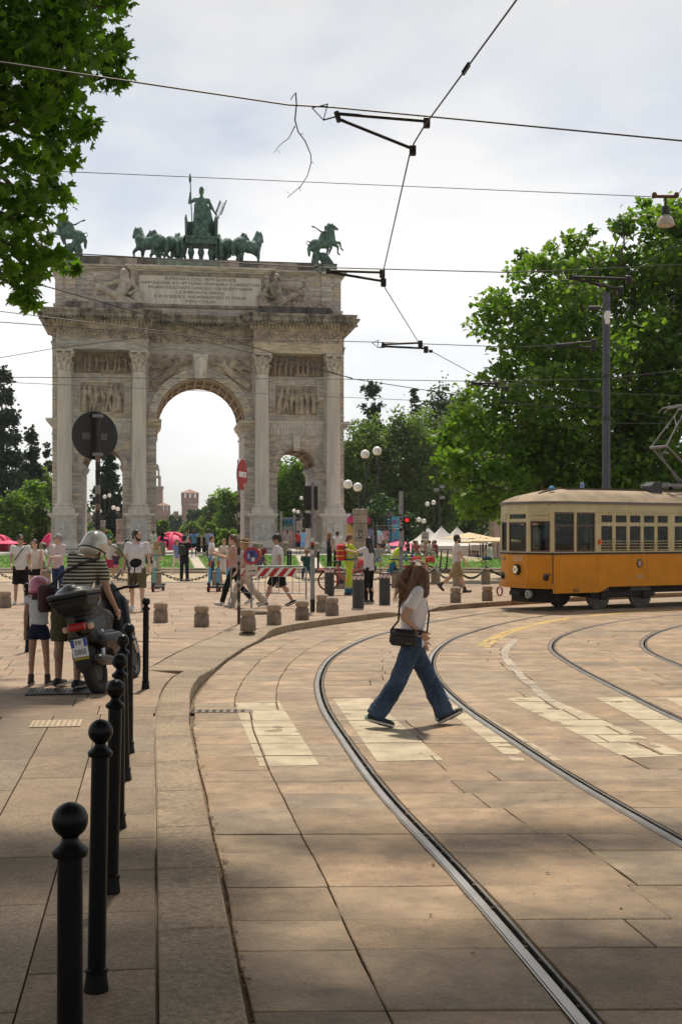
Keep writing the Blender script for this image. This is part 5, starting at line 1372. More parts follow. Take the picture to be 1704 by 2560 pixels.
tower('castle_tower', 'lower distant brick tower with tiled roof beside the tall spire', 409, 1256, 1264, 1290, 32, 30, 760)
t = thing('castle_spire', 'tall stepped brick spire beside the left pier of the main arch', 'tower', (at(393, 0, 820).x, 820, .4))
k = 820 / F; b = MB()
def hz_(y): return CAMZ - .4 + (HY - y) * k
W0 = 26 * k / 2
MB().box(-W0, W0, -W0, W0, 0, hz_(1222)).build('shaft', m_brick, t)
MB().box(-W0 * 1.15, W0 * 1.15, -W0 * 1.15, W0 * 1.15, hz_(1222), hz_(1216)).build('battlement', m_brick, t)
b = MB(); W1 = 17 * k / 2
for sx in (-1, 1):
  for sy in (-1, 1): b.box(*sorted((sx * W1, sx * W1 * .45)), *sorted((sy * W1, sy * W1 * .45)), hz_(1216), hz_(1196))
b.box(-W1, W1, -W1, W1, hz_(1196), hz_(1190)); b.build('upper_stage', m_brick, t)
b = MB(); W2 = 11 * k / 2
for sx in (-1, 1):
  for sy in (-1, 1): b.box(*sorted((sx * W2, sx * W2 * .45)), *sorted((sy * W2, sy * W2 * .45)), hz_(1190), hz_(1176))
b.box(-W2, W2, -W2, W2, hz_(1176), hz_(1173)); b.build('lantern', m_brick, t)
MB().lathe([(W2 * .95, hz_(1173)), (W2 * .9, hz_(1169)), (W2 * .6, hz_(1163)), (W2 * .15, hz_(1160))], n=14).build('dome', mat('slate_dome', (.14, .14, .16), .7), t, smooth=50)
b = MB(); b.box(-60, 25, -3, 3, 0, hz_(1290)); w_ = tag(b.build('castle_wall', m_brick, loc=(at(393, 0, 780).x, 778, .4)), 'long brick castle wall below the distant towers', 'wall')
for i in range(17): MB().box(-59 + i * 5, -56 + i * 5, -3, -2.2, hz_(1290), hz_(1290) + 2.2).build('merlon', m_brick, w_)

# ================================================================== STREET FURNITURE
# --- black ball bollards along the pavement
PZ = .122
prof = [(.0335, .08), (.033, .40), (.032, .865)]
ring = [(.032, .865), (.043, .868), (.0455, .876), (.0455, .884), (.040, .890), (.030, .897), (.023, .907), (.021, .915), (.024, .92)]
ball = [(.024, .92)] + [(.0455 * math.cos(R(a)), .9585 + .0455 * math.sin(R(a))) for a in range(-54, 91, 12)]
bs_ = [(-.689, 3.155), (-.903, 4.58), (-1.083, 5.84), (-1.277, 7.13), (-1.483, 8.53), (-1.64, 9.6)]
ords = ['nearest', 'second nearest', 'third nearest', 'fourth nearest', 'fifth nearest', 'sixth nearest']
b0 = thing('ball_bollard', 'nearest black ball-topped bollard of the row along the kerb, its foot out of view', 'bollard', (*bs_[0], PZ), 0, 'black ball bollards')
MB().lathe([(.046, 0), (.0455, .012), (.040, .045), (.0385, .068)], n=24).build('foot', m_black, b0, smooth=40)
MB().lathe([(.0385, .068), (.0425, .071), (.0425, .082), (.036, .087)], n=28).build('foot_ring', m_black, b0, smooth=40)
MB().lathe(prof, n=28).build('post', m_black, b0, smooth=40)
MB().lathe(ring, n=28).build('collar', m_black, b0, smooth=40)
MB().lathe(ball, n=28).build('ball', m_black, b0, smooth=60)
for k in range(1, 6): dup(b0, (*bs_[k], PZ), 0, ords[k] + ' black ball-topped bollard of the row along the kerb')
p = onz(364, 1722, PZ); dup(b0, p, 0, 'single black ball-topped bollard right of the row, standing apart')
p = onz(70, 1630, PZ); dup(b0, p, 0, 'black ball bollard hidden behind the child in the pink helmet')
for o in COL.objects:
  if o.name.startswith('ball_bollard'): o.rotation_euler = (0, R(random.uniform(.4, 1.5)), random.random() * 6)
# --- squat granite bollards
m_gb = mat('bollard_granite', (.26, .20, .15), .85, var=.35, vs=9, bump=.4, bs=30, ov=.1)
gbp = [(.138, 0), (.140, .02), (.138, .22), (.128, .235), (.112, .25), (.112, .265), (.128, .28), (.136, .295), (.136, .35), (.125, .375), (.09, .395), (.0, .40)]
spots = [(14, 1519, 'squat granite bollard at the far left edge'), (240, 1518, 'squat granite bollard behind the child'), (308, 1543, 'squat granite bollard right of the scooter windshield'), (402, 1556, 'squat granite bollard second in the free row left of the sign pole'), (504, 1566, 'squat granite bollard in the middle of the free row'),
    (620, 1578, 'dark squat granite bollard in front of the no-entry pole'), (685, 1562, 'squat granite bollard in front of the capped man'), (755, 1550, 'squat granite bollard left of the grey traffic light pole'), (806, 1530, 'hind one of the two overlapping granite bollards'), (830, 1539, 'front one of the two overlapping granite bollards'),
    (1138, 1506, 'squat granite bollard before the man in khaki shorts'), (1217, 1502, 'squat granite bollard next to the tram front')]
gb0 = None
for x, y, lb in spots:
  p = onz(x, y, PZ)
  if gb0 is None:
    gb0 = thing('granite_bollard', lb, 'bollard', p, 0, 'squat granite bollards')
    MB().lathe([q for q in gbp[:6]], n=24).build('body', m_gb, gb0, smooth=40); MB().lathe(gbp[5:], n=24).build('cap', mat('bollard_cap', (.36, .28, .20), .85, var=.3, vs=10, bump=.4, bs=30), gb0, smooth=40)
  else: dup(gb0, p, random.random() * 6, lb)
# --- dark rising bollards with red and white bands
m_band = mat('reflective_white', (.62, .60, .58), .5)
def rising(x, y, lb, first=[None]):
  p = onz(x, y, .11)
  if first[0] is None:
    t = thing('rising_bollard', lb, 'bollard', p, 0, 'dark rising bollards'); first[0] = t
    MB().lathe([(.138, 0), (.138, .66)], n=24).build('body', mat('bollard_grey', (.045, .047, .05), .55, var=.2, vs=6), t, smooth=40)
    MB().lathe([(.140, .66), (.140, .755)], n=24).build('band', m_band, t, smooth=40)
    for k in range(8):
      b = MB(); v = []
      for i in range(5):
        for z, sh in ((.662, 0), (.753, .35)):
          a = k * math.pi / 4 + i * .085 + sh; v.append((.1415 * math.cos(a), .1415 * math.sin(a), z))
      b.add(v, [(2 * i, 2 * i + 2, 2 * i + 3, 2 * i + 1) for i in range(4)]); b.build('stripe', m_red, t)
    MB().lathe([(.138, .756), (.142, .76), (.142, .785), (.12, .80), (.0, .805)], n=24).build('cap', m_dark, t, smooth=40)
    for k in range(12): a = k * math.pi / 6; MB().ell((.142 * math.cos(a), .142 * math.sin(a), .772), .012, 6, 4).build('lamp', m_red, t)
  else: dup(first[0], p, random.random(), lb)
rising(823, 1490, 'dark rising bollard farthest left, beside the paramedic'); rising(895, 1519, 'dark rising bollard nearest the camera, in front of the paramedic'); rising(961, 1512, 'dark rising bollard right of the woman holding a phone')
# --- granite chain posts and their chains
m_cp = mat('post_granite', (.30, .25, .19), .85, var=.35, vs=6, bump=.4, bs=24, ov=.1)
cps = [(-160, 1470), (-20, 1468), (114, 1467), (250, 1470), (391, 1473), (543, 1471), (700, 1470), (852, 1473), (990, 1470), (1088, 1462), (1143, 1470), (1213, 1462), (1330, 1458), (1480, 1456)]
lbs = ['granite chain post beyond the left edge', 'granite chain post at the left edge', 'granite chain post behind the three standing people', 'granite chain post behind the scooter windshield', 'granite chain post beside the single kick scooter', 'granite chain post behind the parked kick scooters', 'granite chain post behind the barrier', 'granite chain post left of the paramedic', 'granite chain post beside the bending paramedic', 'granite chain post behind the walking woman\'s head', 'granite chain post behind the man in khaki shorts', 'granite chain post left of the tram front', 'granite chain post hidden behind the tram front', 'granite chain post hidden behind the tram doors']
cp0 = None; tops = []
for (x, y), lb in zip(cps, lbs):
  p = ong(x, y, lambda Y: .10 if Y < 46 else gz(Y)); tops.append(p + Vector((0, 0, .62)))
  if cp0 is None:
    cp0 = thing('chain_post', lb, 'post', p, 0, 'granite chain posts')
    MB().cbox(-.15, .15, -.15, .15, -.1, .5, .02).build('shaft', m_cp, cp0); MB().cbox(-.155, .155, -.155, .155, .5, .58, .04).build('cap', m_cp, cp0)
    MB().lathe([(.05, .58), (.045, .64), (.02, .67)], n=10).cap((-.09, 0, .6), (.09, 0, .6), .03, .03, 6).build('chain_ring', m_dark, cp0)
  else: dup(cp0, p, R(random.uniform(-8, 8)), lb)
def chain(p0, p1, sag, lb, link=.12, m=None, grp='iron chains', thick=.016):
  n = max(6, int((p1 - p0).length * 1.06 / link)); pts = [p0.lerp(p1, i / n) - Vector((0, 0, sag * 4 * (i / n) * (1 - i / n))) for i in range(n + 1)]
  t = thing('chain', lb, 'chain', pts[0], 0, grp)
  b = MB()
  for i in range(n):
    a, c = pts[i] - pts[0], pts[i + 1] - pts[0]; d = (c - a).normalized(); sd_ = (Vector((0, 0, 1)) if i % 2 else d.cross(Vector((0, 0, 1)))).normalized() * .03
    e = d * .02; b.tube([a - e + sd_, c + e + sd_, c + e - sd_, a - e - sd_], thick, 4, closed=True)
  tag(b.build('links', m or m_dark, t), kind='stuff')
for i in range(len(tops) - 1):
  chain(tops[i], tops[i + 1], .34, 'dark iron chain ' + ['left of the left edge', 'left of the three standing people', 'behind the child and rider', 'behind the man in white shirt and shorts', 'between the single scooter and the parked scooters', 'behind the straw hat woman', 'behind the capped man', 'behind the paramedic', 'right of the bending paramedic', 'behind the walking woman\'s hair', 'by the man in khaki shorts', 'left of the tram front', 'hidden behind the tram'][i])
# --- cylinder stones and chains round the arch platform
cyl0 = None; pts = []
for x, y, lb in ((84, 1392, 'first of two granite stubs left of the arch'), (108, 1393, 'second of two granite stubs left of the arch'), (240, 1394, 'granite stub at the foot of the left pier'), (299, 1394, 'granite stub in the left side arch'), (310, 1392, 'small granite stub beside the one in the left side arch'), (405, 1390, 'granite stub with a man sitting on it'), (579, 1393, 'granite stub left of the right inner pedestal'), (714, 1390, 'granite stub before the screen'), (640, 1393, 'granite stub hidden by the straw hat'), (790, 1394, 'granite stub right of the grey pole'), (860, 1394, 'granite stub before the outer right pedestal')):
  p = ong(x, y); pts.append(p)
  if cyl0 is None:
    cyl0 = thing('granite_stub', lb, 'post', p, 0, 'granite stubs round the arch'); MB().lathe([(.26, -.05), (.26, .05), (.24, .06), (.24, .78)], n=20).build('body', m_cp, cyl0, smooth=40); MB().lathe([(.24, .781), (.25, .82), (.2, .93), (.08, 1.0), (0, 1.01)], n=20).build('cap', m_cp, cyl0, smooth=60)
  else: dup(cyl0, p, 0, lb)
up = Vector((0, 0, .8))
for i, j, lb in ((1, 2, 'dark chain sagging before the left pier'), (2, 3, 'dark chain across the left side arch'), (4, 5, 'dark chain before the left inner pedestal'), (6, 8, 'dark chain behind the straw hat'), (8, 7, 'dark chain before the right inner pedestal'), (7, 9, 'dark chain across the right side arch'), (9, 10, 'dark chain before the right outer pedestal')):
  chain(pts[i] + up, pts[j] + up, .28, lb, .2, grp='chains round the arch')
# --- stone pillar with four globe lamps
m_globe = mat('opal_glass', (.86, .84, .80), .25, var=.04, vs=8, coat=.3)
m_pil = mat('pillar_stone', (.34, .30, .26), .85, var=.35, vs=3, bump=.3, bs=14, ov=.06)
def globe_lamp(p, lb, sc=1.0, pillar=True, first=[None], rz=0):
  t = thing('globe_lamp', lb, 'street lamp', p, rz, 'globe lamps')
  ph = 2.95 * sc
  if pillar:
    MB().cbox(-.36, .36, -.36, .36, 0, .35, .03).build('pillar_base', m_pil, t)
    z = .35; k = 0
    while z < 2.6: MB().cbox(-.31, .31, -.31, .31, z + .01, z + .38, .025).build('stone_block', m_pil, t); z += .39
    MB().cbox(-.335, .335, -.335, .335, z, 2.95, .05).build('capstone', m_pil, t)
    MB().box(-.09, .09, -.325, -.31, 1.62, 1.98).build('number_plate', mat('plate_dark', (.06, .07, .08), .4), t)
    text('number', '3', mat('plate_white', (.6, .6, .58), .5), t, (0, -.326, 1.8), scale=(.9, .9, 1))
  b = MB(); b.lathe([(.12, ph), (.09, ph + .1), (.06, ph + .5)], n=12).build('stem', m_dark, t)
  arms = [(-.55, -.25, .55, .30), (-.12, -.38, .42, .2), (.75, .15, 2.05, .5), (.22, .35, 1.92, .35)]
  for k, (dx, dy, dz, bul) in enumerate(arms):
    z0 = ph + .28; pts_ = []
    for i in range(11):
      q = i / 10; s = math.sin(math.pi * q)
      if k < 2: pts_.append((dx * q, dy * q, z0 + dz * q ** 1.5 - .1 * s))
      else: pts_.append((dx * (q ** .45) + (.22 if k == 2 else .10) * s, dy * q, z0 + dz * q ** 1.3))
    b = MB(); b.tube(pts_, .035 * sc if k < 2 else .045, 8); b.build('arm', m_dark, t, smooth=60)
    e = Vector(pts_[-1]); MB().lathe([(.05, -.02), (.09, .03), (.09, .07)], e, 12).build('socket', m_dark, t)
    MB().ell(e + Vector((0, 0, .24)), .205, 20, 14).build('globe', m_globe, t, smooth=80)
  return t
gp = ong(900, 1440, lambda Y: gz(Y)); globe_lamp(Vector((at(900, 0, 55).x, 55, .06)), 'stone pillar lamp with four white globes right of the arch')
for x, Y, lb, h in ((1062, 108, 'distant globe lamp above the white tents', 0), (255, 128, 'globe lamp seen through the left side arch', 0), (128, 125, 'globe lamp at the left edge of the arch', 0), (1262, 82, 'globe lamp partly hidden by the plane tree', 0), (748, 132, 'globe lamp seen through the right side arch', 0), (300, 118, 'hidden globe lamp behind the left inner pedestal', 0)):
  globe_lamp(Vector((at(x, 0, Y).x, Y, gz(Y) if x < 1030 else (-.8 if Y > 90 else .2))), lb)
# --- poles and signs
def pole(name, lb, x, yb, ytop, d, m, cat, zf=PZ, grp=None, Y=None):
  p = onz(x, yb, zf) if Y is None else at(x, yb, Y); h = (yb - ytop) / F * p.y
  t = thing(name, lb, cat, p, 0, grp); MB().cyl((0, 0, 0), (0, 0, h), d / 2, n=16).build('pole', m, t, smooth=40)
  return t, p, h
m_back = mat('sign_back', (.035, .037, .04), .5, .2, var=.15, vs=5)
# round sign seen from the back, on its pole
p = Vector((at(245, 0, 15.5).x, 15.5, PZ)); t = thing('road_sign', 'round road sign seen from behind on a dark pole, left of the main arch', 'road sign', p, 0)
z1 = CAMZ + (HY - 1030) / F * 15.5 - PZ
MB().cyl((0, 0, 0), (0, 0, z1), .03, n=16).build('pole', mat('dark_pole', (.055, .05, .048), .6, .2, var=.3, vs=6), t, smooth=40)
zc = CAMZ + (HY - 1088) / F * 15.5 - PZ
b = MB(); b.cyl((0, .035, 0), (0, .05, 0), .305, n=48); s_ = b.build('sign_plate', m_back, t, (-.025, .02, zc), rot=(0, 0, R(34)))
MB().cyl((0, .051, 0), (0, .054, 0), .295, n=48).build('sign_face', m_red, s_)
for q in (-.24, .24): MB().box(-.06, .06, -.035, .03, zc + q - .02, zc + q + .02).build('clamp', m_grey, t)
for q, w_ in ((-.12, .05), (.12, .04)): MB().box(q - w_, q + w_, .03, .034, -.05, .03).build('sticker', mat('sticker_grey', (.13, .13, .14), .6), s_)
rr = random.Random(4)
for k in range(9): z = 1.0 + k * .2; MB().cyl((0, 0, z), (0, 0, z + rr.uniform(.05, .12)), .031, n=12, caps=False).build('sticker', mat('sticker_%d' % (k % 3), [(.30, .29, .28), (.02, .02, .02), (.22, .16, .12)][k % 3], .7), t)
# no entry sign, seen edge on
t, p, h = pole('road_sign', 'red and white no-entry sign seen at a slant on a sticker-covered pole', 597, 1560, 1150, .06, mat('dark_pole', (.055, .05, .048)), 'road sign')
zc = CAMZ + (HY - 1187) / F * p.y - PZ; Yaw = R(-62)
b = MB(); b.cyl((0, -.05, 0), (0, -.035, 0), .3, n=48); s_ = b.build('sign_plate', m_grey, t, (.02, -.02, zc), rot=(0, 0, R(76)))
MB().cyl((0, -.054, 0), (0, -.0505, 0), .292, n=48).build('sign_face', m_red, s_)
MB().box(-.22, .22, -.0575, -.0545, -.045, .055).build('white_bar', m_white, s_); text('lettering', 'A', m_dark, s_, (.09, -.0585, .0))
MB().cyl((.12, -.0575, -.2), (.12, -.0545, -.2), .04, n=16).build('sticker', m_band, s_)
for k in range(16): z = .35 + k * .14; MB().cyl((0, 0, z), (0, 0, z + rr.uniform(.05, .13)), .0315, n=12, caps=False).build('sticker', mat('sticker_%d' % (k % 3), (.5, .5, .5)), t)
# barrier with striped board and no-parking sign
Yb = 29.0; pB = Vector((at(671, 0, Yb).x, Yb, PZ)); k_ = Yb / F
t = thing('crowd_barrier', 'grey tubular barrier with red and white striped board', 'barrier', pB, R(2)); U = lambda x: (x - 671) * k_; H_ = lambda y: CAMZ - PZ + (HY - y) * k_
b = MB(); b.tube([(U(578), 0, .02), (U(578), 0, H_(1424)), (U(582), 0, H_(1418)), (U(590), 0, H_(1416)), (U(755), 0, H_(1416)), (U(763), 0, H_(1420)), (U(765), 0, H_(1428)), (U(765), 0, .05)], .019, 8); b.build('frame', m_grey, t, smooth=50)
MB().cyl((U(578), 0, H_(1481)), (U(765), 0, H_(1484)), .013, n=8).build('lower_rail', m_grey, t)
for i in range(10): x = 578 + (765 - 578) * (i + 1) / 11; MB().cyl((U(x), 0, H_(1417)), (U(x), 0, H_(1482)), .008, n=6).build('bar', m_grey, t)
for x in (578, 765): MB().tube([(U(x), -.3, 0), (U(x), -.26, .12), (U(x), 0, .3), (U(x), .26, .12), (U(x), .3, 0)], .016, 8).build('foot', m_grey, t)
bd_ = MB().box(U(600), U(742), -.035, -.022, H_(1441.5), H_(1420)).build('striped_board', m_white, t)
wb, hb = U(742) - U(600), H_(1420) - H_(1441.5)
for i in range(6):
  a = U(600) + wb * (i / 6.0) - .02; sl = .16; lo, hi = H_(1441.5) + .004, H_(1420) - .004
  x0, x1, x2, x3 = a, a + .13, a + .13 + sl, a + sl
  x0, x1, x2, x3 = [min(max(q, U(600) + .004), U(742) - .004) for q in (x0, x1, x2, x3)]
  MB().prismY([(x0, lo), (x1, lo), (x2, hi), (x3, hi)], -.038, -.0355).build('red_stripe', m_red, bd_)
Yp = 28.7; p = Vector((at(629, 0, Yp).x, Yp, PZ)); t = thing('no_parking_sign', 'small round no-parking sign with rectangular plate below, before the barrier', 'road sign', p, R(18))
zz = lambda y: CAMZ - PZ + (HY - y) / F * Yp
MB().cyl((0, .02, 0), (0, .02, zz(1372)), .022, n=12).build('pole', m_grey, t)
pl_ = MB().cyl((0, -.012, zz(1389.5)), (0, 0, zz(1389.5)), .2, n=36).build('sign_plate', m_red, t)
MB().cyl((0, -.016, zz(1389.5)), (0, -.0125, zz(1389.5)), .145, n=36).build('blue_disc', mat('sign_blue', (.04, .07, .30), .5), pl_)
MB().box(-.045, .045, -.019, -.0165, zz(1389.5) - .03, zz(1389.5) + .1).build('sticker', mat('sticker_navy', (.02, .03, .10), .6), pl_); MB().box(-.01, .07, -.019, -.0165, zz(1389.5) - .13, zz(1389.5) - .035).build('sticker', m_band, pl_); MB().box(-.1, -.05, -.019, -.0165, zz(1389.5) - .06, zz(1389.5) + .05).build('sticker', mat('sticker_lilac', (.45, .38, .55), .6), pl_)
pp = MB().box(-.14, .14, -.012, 0, zz(1438), zz(1413)).build('lower_plate', mat('cream_plate', (.55, .50, .43), .6), t)
for a in range(4): MB().prismY([(-.1 + a * .03, zz(1428) + .01 * a), (.08, zz(1425) - .012 * a), (.1, zz(1426) - .012 * a), (-.09 + a * .03, zz(1429.5) + .01 * a)], -.0155 - a * .0005, -.0125).build('scrawl', m_dark, pp)
# traffic lights
m_tl = mat('signal_black', (.012, .012, .013), .6)
t, p, h = pole('traffic_light', 'grey traffic light pole with two dark signal heads seen from behind', 781, 1530, 1206, .10, m_grey, 'traffic light'); k_ = p.y / F; zz = lambda y: CAMZ - PZ + (HY - y) * k_; U = lambda x: (x - 781) * k_
MB().cbox(U(760), U(775), -.1, .12, zz(1276), zz(1213), .02).build('signal_head', m_tl, t); MB().cbox(U(787), U(794), -.08, .12, zz(1276), zz(1214), .02).build('signal_head', m_tl, t); MB().cbox(U(761), U(775), -.1, .06, zz(1321), zz(1283), .02).build('signal_head', m_tl, t)
for y in (1225, 1265, 1300): MB().box(U(773), U(788), -.03, .03, zz(y) - .02, zz(y) + .02).build('bracket', m_dark, t)
MB().cyl((0, 0, 0), (0, 0, .28), .053, n=16, caps=False).build('foot_sleeve', m_tl, t)
for y, c in ((1349, (.6, .6, .58)), (1361, (.45, .03, .03)), (1380, (.55, .53, .5)), (1368, (.05, .05, .05)), (1300, (.3, .2, .22))): MB().box(-.04, .04, -.0565, -.054, zz(y) - .045, zz(y) + .045).build('sticker', mat('stk_%d' % y, c, .6), t)
t, p, h = pole('traffic_light', 'grey traffic light pole showing a red light, right of the globe lamp', 1002, 1508, 1228, .10, m_grey, 'traffic light'); k_ = p.y / F; zz = lambda y: CAMZ - PZ + (HY - y) * k_
hd_ = MB().cbox(.03, .2, -.08, .08, zz(1324), zz(1289), .02).build('signal_head', m_tl, t)
MB().cyl((.14, -.082, zz(1300)), (.14, -.088, zz(1300)), .05, n=20).build('red_lens', mat('red_lamp', (1.0, .03, .02), .4, emit=.9), hd_)
MB().cyl((.14, -.082, zz(1314)), (.14, -.086, zz(1314)), .045, n=20).build('green_lens', mat('dark_lens', (.02, .04, .035), .3), hd_)
for y in (1300, 1314): MB().tube([(.14 + .056 * math.cos(a), -.12, zz(y) + .056 * math.sin(a)) for a in [R(q) for q in range(0, 181, 20)]], .012, 5).build('visor', m_tl, hd_)
MB().box(-.06, .025, -.062, -.058, zz(1328), zz(1287)).build('dark_sticker', m_tl, t); text('lettering', 'OAK', m_band, t, (-.015, -.065, zz(1307)), rot=(R(90), R(90), 0))
MB().cyl((0, 0, 0), (0, 0, .3), .053, n=16, caps=False).build('foot_sleeve', m_tl, t)
for y, c in ((1360, (.4, .4, .4)), (1372, (.1, .1, .1)), (1392, (.3, .33, .36))): MB().box(-.04, .03, -.0565, -.054, zz(y) - .05, zz(y) + .05).build('sticker', mat('stk_%d' % y, c, .6), t)
# small black bollards at the lawn, floodlight mast
for x, y, lb in ((720, 1419, 'thin black post by the lawn left of the grey pole'), (726, 1420, 'thin pale post by the lawn left of the grey pole'), (795, 1421, 'thin black post by the lawn right of the grey pole')):
  p = ong(x, y); t = thing('lawn_post', lb, 'post', p, 0, 'thin posts by the lawn'); MB().cyl((0, 0, 0), (0, 0, .78), .05, n=10).build('shaft', m_black, t); MB().lathe([(.06, .78), (.07, .82), (.03, .87)], n=10).build('cap', m_grey, t)
p = Vector((at(1097, 0, 127).x, 127, .40)); t = thing('floodlight_mast', 'thin dark mast with floodlights before the lime trees', 'mast', p); MB().cyl((0, 0, 0), (0, 0, 6.6), .1, .07, n=10).build('mast', m_dark, t)
for z, s in ((6.3, 1), (6.0, -1), (5.2, 1)): MB().box(.05 * s, .55 * s, -.15, .15, z, z + .3).build('floodlight', m_grey, t)

# ================================================================== OVERHEAD WIRES
m_wire = mat('wire', (.03, .028, .03), .5, .5)
p = Vector((at(1514, 0, 41).x, 41, 0)); t = thing('wire_mast', 'tall dark blue-grey steel mast carrying tram wires behind the tram', 'mast', p); zz = lambda y: CAMZ + (HY - y) / F * 41
m_mast = mat('mast_paint', (.075, .085, .11), .55, .2, var=.15, vs=3)
MB().cyl((0, 0, 0), (0, 0, zz(735)), .15, .115, n=18).build('mast', m_mast, t, smooth=40); MB().cyl((0, 0, zz(735)), (0, 0, zz(735) + .04), .14, n=18).build('cap', m_mast, t)
MB().cbox(-.1, .1, -.25, -.1, zz(800), zz(780), .02).ell((0, -.2, zz(806)), (.09, .09, .1), 10, 7).build('camera_housing', m_white, t)
MB().cbox(-.62, -.2, -.1, .1, zz(776), zz(765), .03).build('street_lantern', m_dark, t)
MB().cyl((-.25, 0, zz(772)), (0, 0, zz(772)), .03, n=8).build('lantern_arm', m_dark, t)
for y in (945, 1050): MB().lathe([(.15, 0), (.16, .02), (.16, .08), (.15, .1)], (0, 0, zz(y)), 18).build('collar', m_dark, t)
def wire(lb, pts, r, name='span_wire', grp='tram wires', sag=0.0):
  P_ = [at(*q) if len(q) == 3 and q[0] > 60 or len(q) == 3 else Vector(q) for q in pts]
  o = P_[0].copy(); b = MB(); dense = []
  for a, c in zip(P_[:-1], P_[1:]):
    for i in range(8): dense.append(a.lerp(c, i / 8) - Vector((0, 0, sag * 4 * (i / 8) * (1 - i / 8))))
  dense.append(P_[-1]); b.tube([q - o for q in dense], r, 6)
  return tag(b.build(name, m_wire, loc=o), lb, 'wire', grp)
wire('thick span wire crossing the top of the picture', [(-900, 20, 12), (0, 155, 12), (720, 262, 12), (830, 268, 12), (1704, 352, 12.3), (2600, 430, 12.6)], .0085)
wire('contact wire coming down from the top edge and bending along the track', [(1420, -250, 7.2), (1290, 0, 8.8), (1060, 315, 11.5), (1027, 370, 12.1), (955, 690, 18.1), (957, 712, 18.6), (1045, 855, 24.3), (1072, 875, 25.3), (1210, 950, 30.2), (1420, 1005, 35.2), (1704, 1052, 40.9)], .0075, 'contact_wire')
wire('thin lamp wire crossing above the goddess statue', [(-400, 420, 22), (140, 428, 22), (700, 452, 22), (1632, 492, 22.5)], .007)
wire('thin wire from the hanging lamp to the right edge', [(1690, 492, 22.5), (1704, 470, 22.6), (2100, 380, 24)], .007)
wire('span wire passing the attic at the second bracket', [(-500, 600, 18.6), (150, 632, 18.5), (782, 668, 18.3), (1270, 681, 18.6), (1500, 672, 19), (1900, 650, 20)], .008)
wire('span wire passing at the third bracket', [(-600, 770, 24.8), (0, 805, 24.7), (560, 846, 24.5), (928, 855, 24.5), (1290, 868, 25), (1520, 853, 40.5)], .008)
wire('span wire at column capital height with the fourth bracket', [(-500, 940, 31), (0, 943, 30.8), (870, 948, 30.5), (1170, 953, 30.5), (1500, 948, 31), (1704, 925, 31.5), (2000, 900, 32)], .009)
wire('lower thin wire crossing the column tops', [(-400, 940, 36), (0, 955, 36), (860, 993, 36), (1240, 1010, 36), (1513, 1019, 40.9)], .008)
wire('diagonal wire from the left edge over the arch to the right', [(-100, 660, 20), (130, 720, 21), (520, 830, 25), (880, 947, 30.5), (1120, 984, 34), (1430, 1025, 40)], .010)
wire('second diagonal wire over the left cornice', [(0, 778, 26), (420, 830, 28), (880, 945, 30.5)], .009)
wire('thin rising wire left of the arch', [(-60, 905, 30), (130, 872, 30), (420, 836, 30), (700, 800, 30)], .007)
wire('wire over the tram along the plane tree', [(1180, 950, 30.5), (1560, 985, 37), (1720, 990, 40)], .009)
wire('thin wire crossing the mast at mid height', [(1513, 1058, 40.9), (1900, 1060, 45)], .012)
wire('contact wire of the farther track through the plane tree', [(1704, 600, 24), (1560, 690, 27), (1505, 790, 31), (1490, 860, 34), (1560, 970, 40)], .008, 'contact_wire')
wire('slack wire hanging between the left leaves', [(-20, 260, 17), (60, 420, 17.4), (140, 560, 18)], .006)
def bracket(lb, tri, bars, Y, rad):
  t = thing('wire_bracket', lb, 'wire bracket', at(*bars[0][0], Y), 0, 'tram wire brackets'); o = t.location.copy(); Q = lambda q, dy=0: at(q[0], q[1], Y + dy) - o
  MB().tube([Q(q) for q in tri], rad * .6, 6, closed=True).build('triangle_link', m_wire, t)
  for a, c in bars: MB().cyl(Q(a), Q(c), rad, n=10).build('bar', m_wire, t)
  s = (bars[0][1][1] - bars[0][0][1]) * .0
  MB().cyl(Q((bars[0][0][0] + 2, bars[0][0][1] - rad * 300 / Y * 12)), Q((bars[1][0][0] - 4, bars[1][0][1] + rad * 300 / Y * 12)), rad * 1.6, n=8).build('joint_plate', m_wire, t)
  for a, c in bars:
    e = Q(c); MB().cbox(e.x - rad * 2, e.x + rad * 2, -rad * 2, rad * 2, e.z - rad * 4, e.z + rad * 2, rad * .5).build('clamp', m_wire, t)
  MB().cyl(Q(tri[2]), Q((bars[0][0][0], bars[0][0][1] + 8)), rad * .5, n=6).build('eye_bolt', m_wire, t)
bracket('large dark wire bracket in the sky at the top', [(780, 270), (819, 260), (808, 300)], [((838, 284), (1066, 303)), ((852, 300), (1031, 372))], 12, .016)
bracket('dark wire bracket at the right end of the arch attic', [(783, 668), (807, 663), (802, 684)], [((818, 677), (955, 681)), ((824, 681), (958, 703))], 18.3, .02)
bracket('dark wire bracket right of the arch cornice', [(930, 857), (945, 850), (943, 868)], [((956, 861), (1050, 857)), ((960, 866), (1064, 871))], 24.5, .022)
bracket('dark wire bracket against the lime trees', [(1160, 954), (1174, 950), (1170, 963)], [((1178, 957), (1240, 959)), ((1184, 960), (1265, 970))], 30.5, .024)
bracket('rusty wire bracket before the top of the mast', [(1385, 684), (1405, 678), (1400, 700)], [((1424, 692), (1570, 697)), ((1430, 696), (1548, 724))], 27, .03)
bracket('rusty wire bracket left of the mast', [(1362, 868), (1375, 862), (1372, 876)], [((1384, 862), (1482, 854)), ((1388, 866), (1482, 868))], 33, .028)
c = at(1164, 172, 10.1); t = tag(MB().cbox(-.012, .012, -.035, .035, -.05, .05, .006).build('wire_clamp', m_wire, loc=c, rot=(0, R(35), R(-12))), 'small clamp on the contact wire near the top edge', 'clamp')
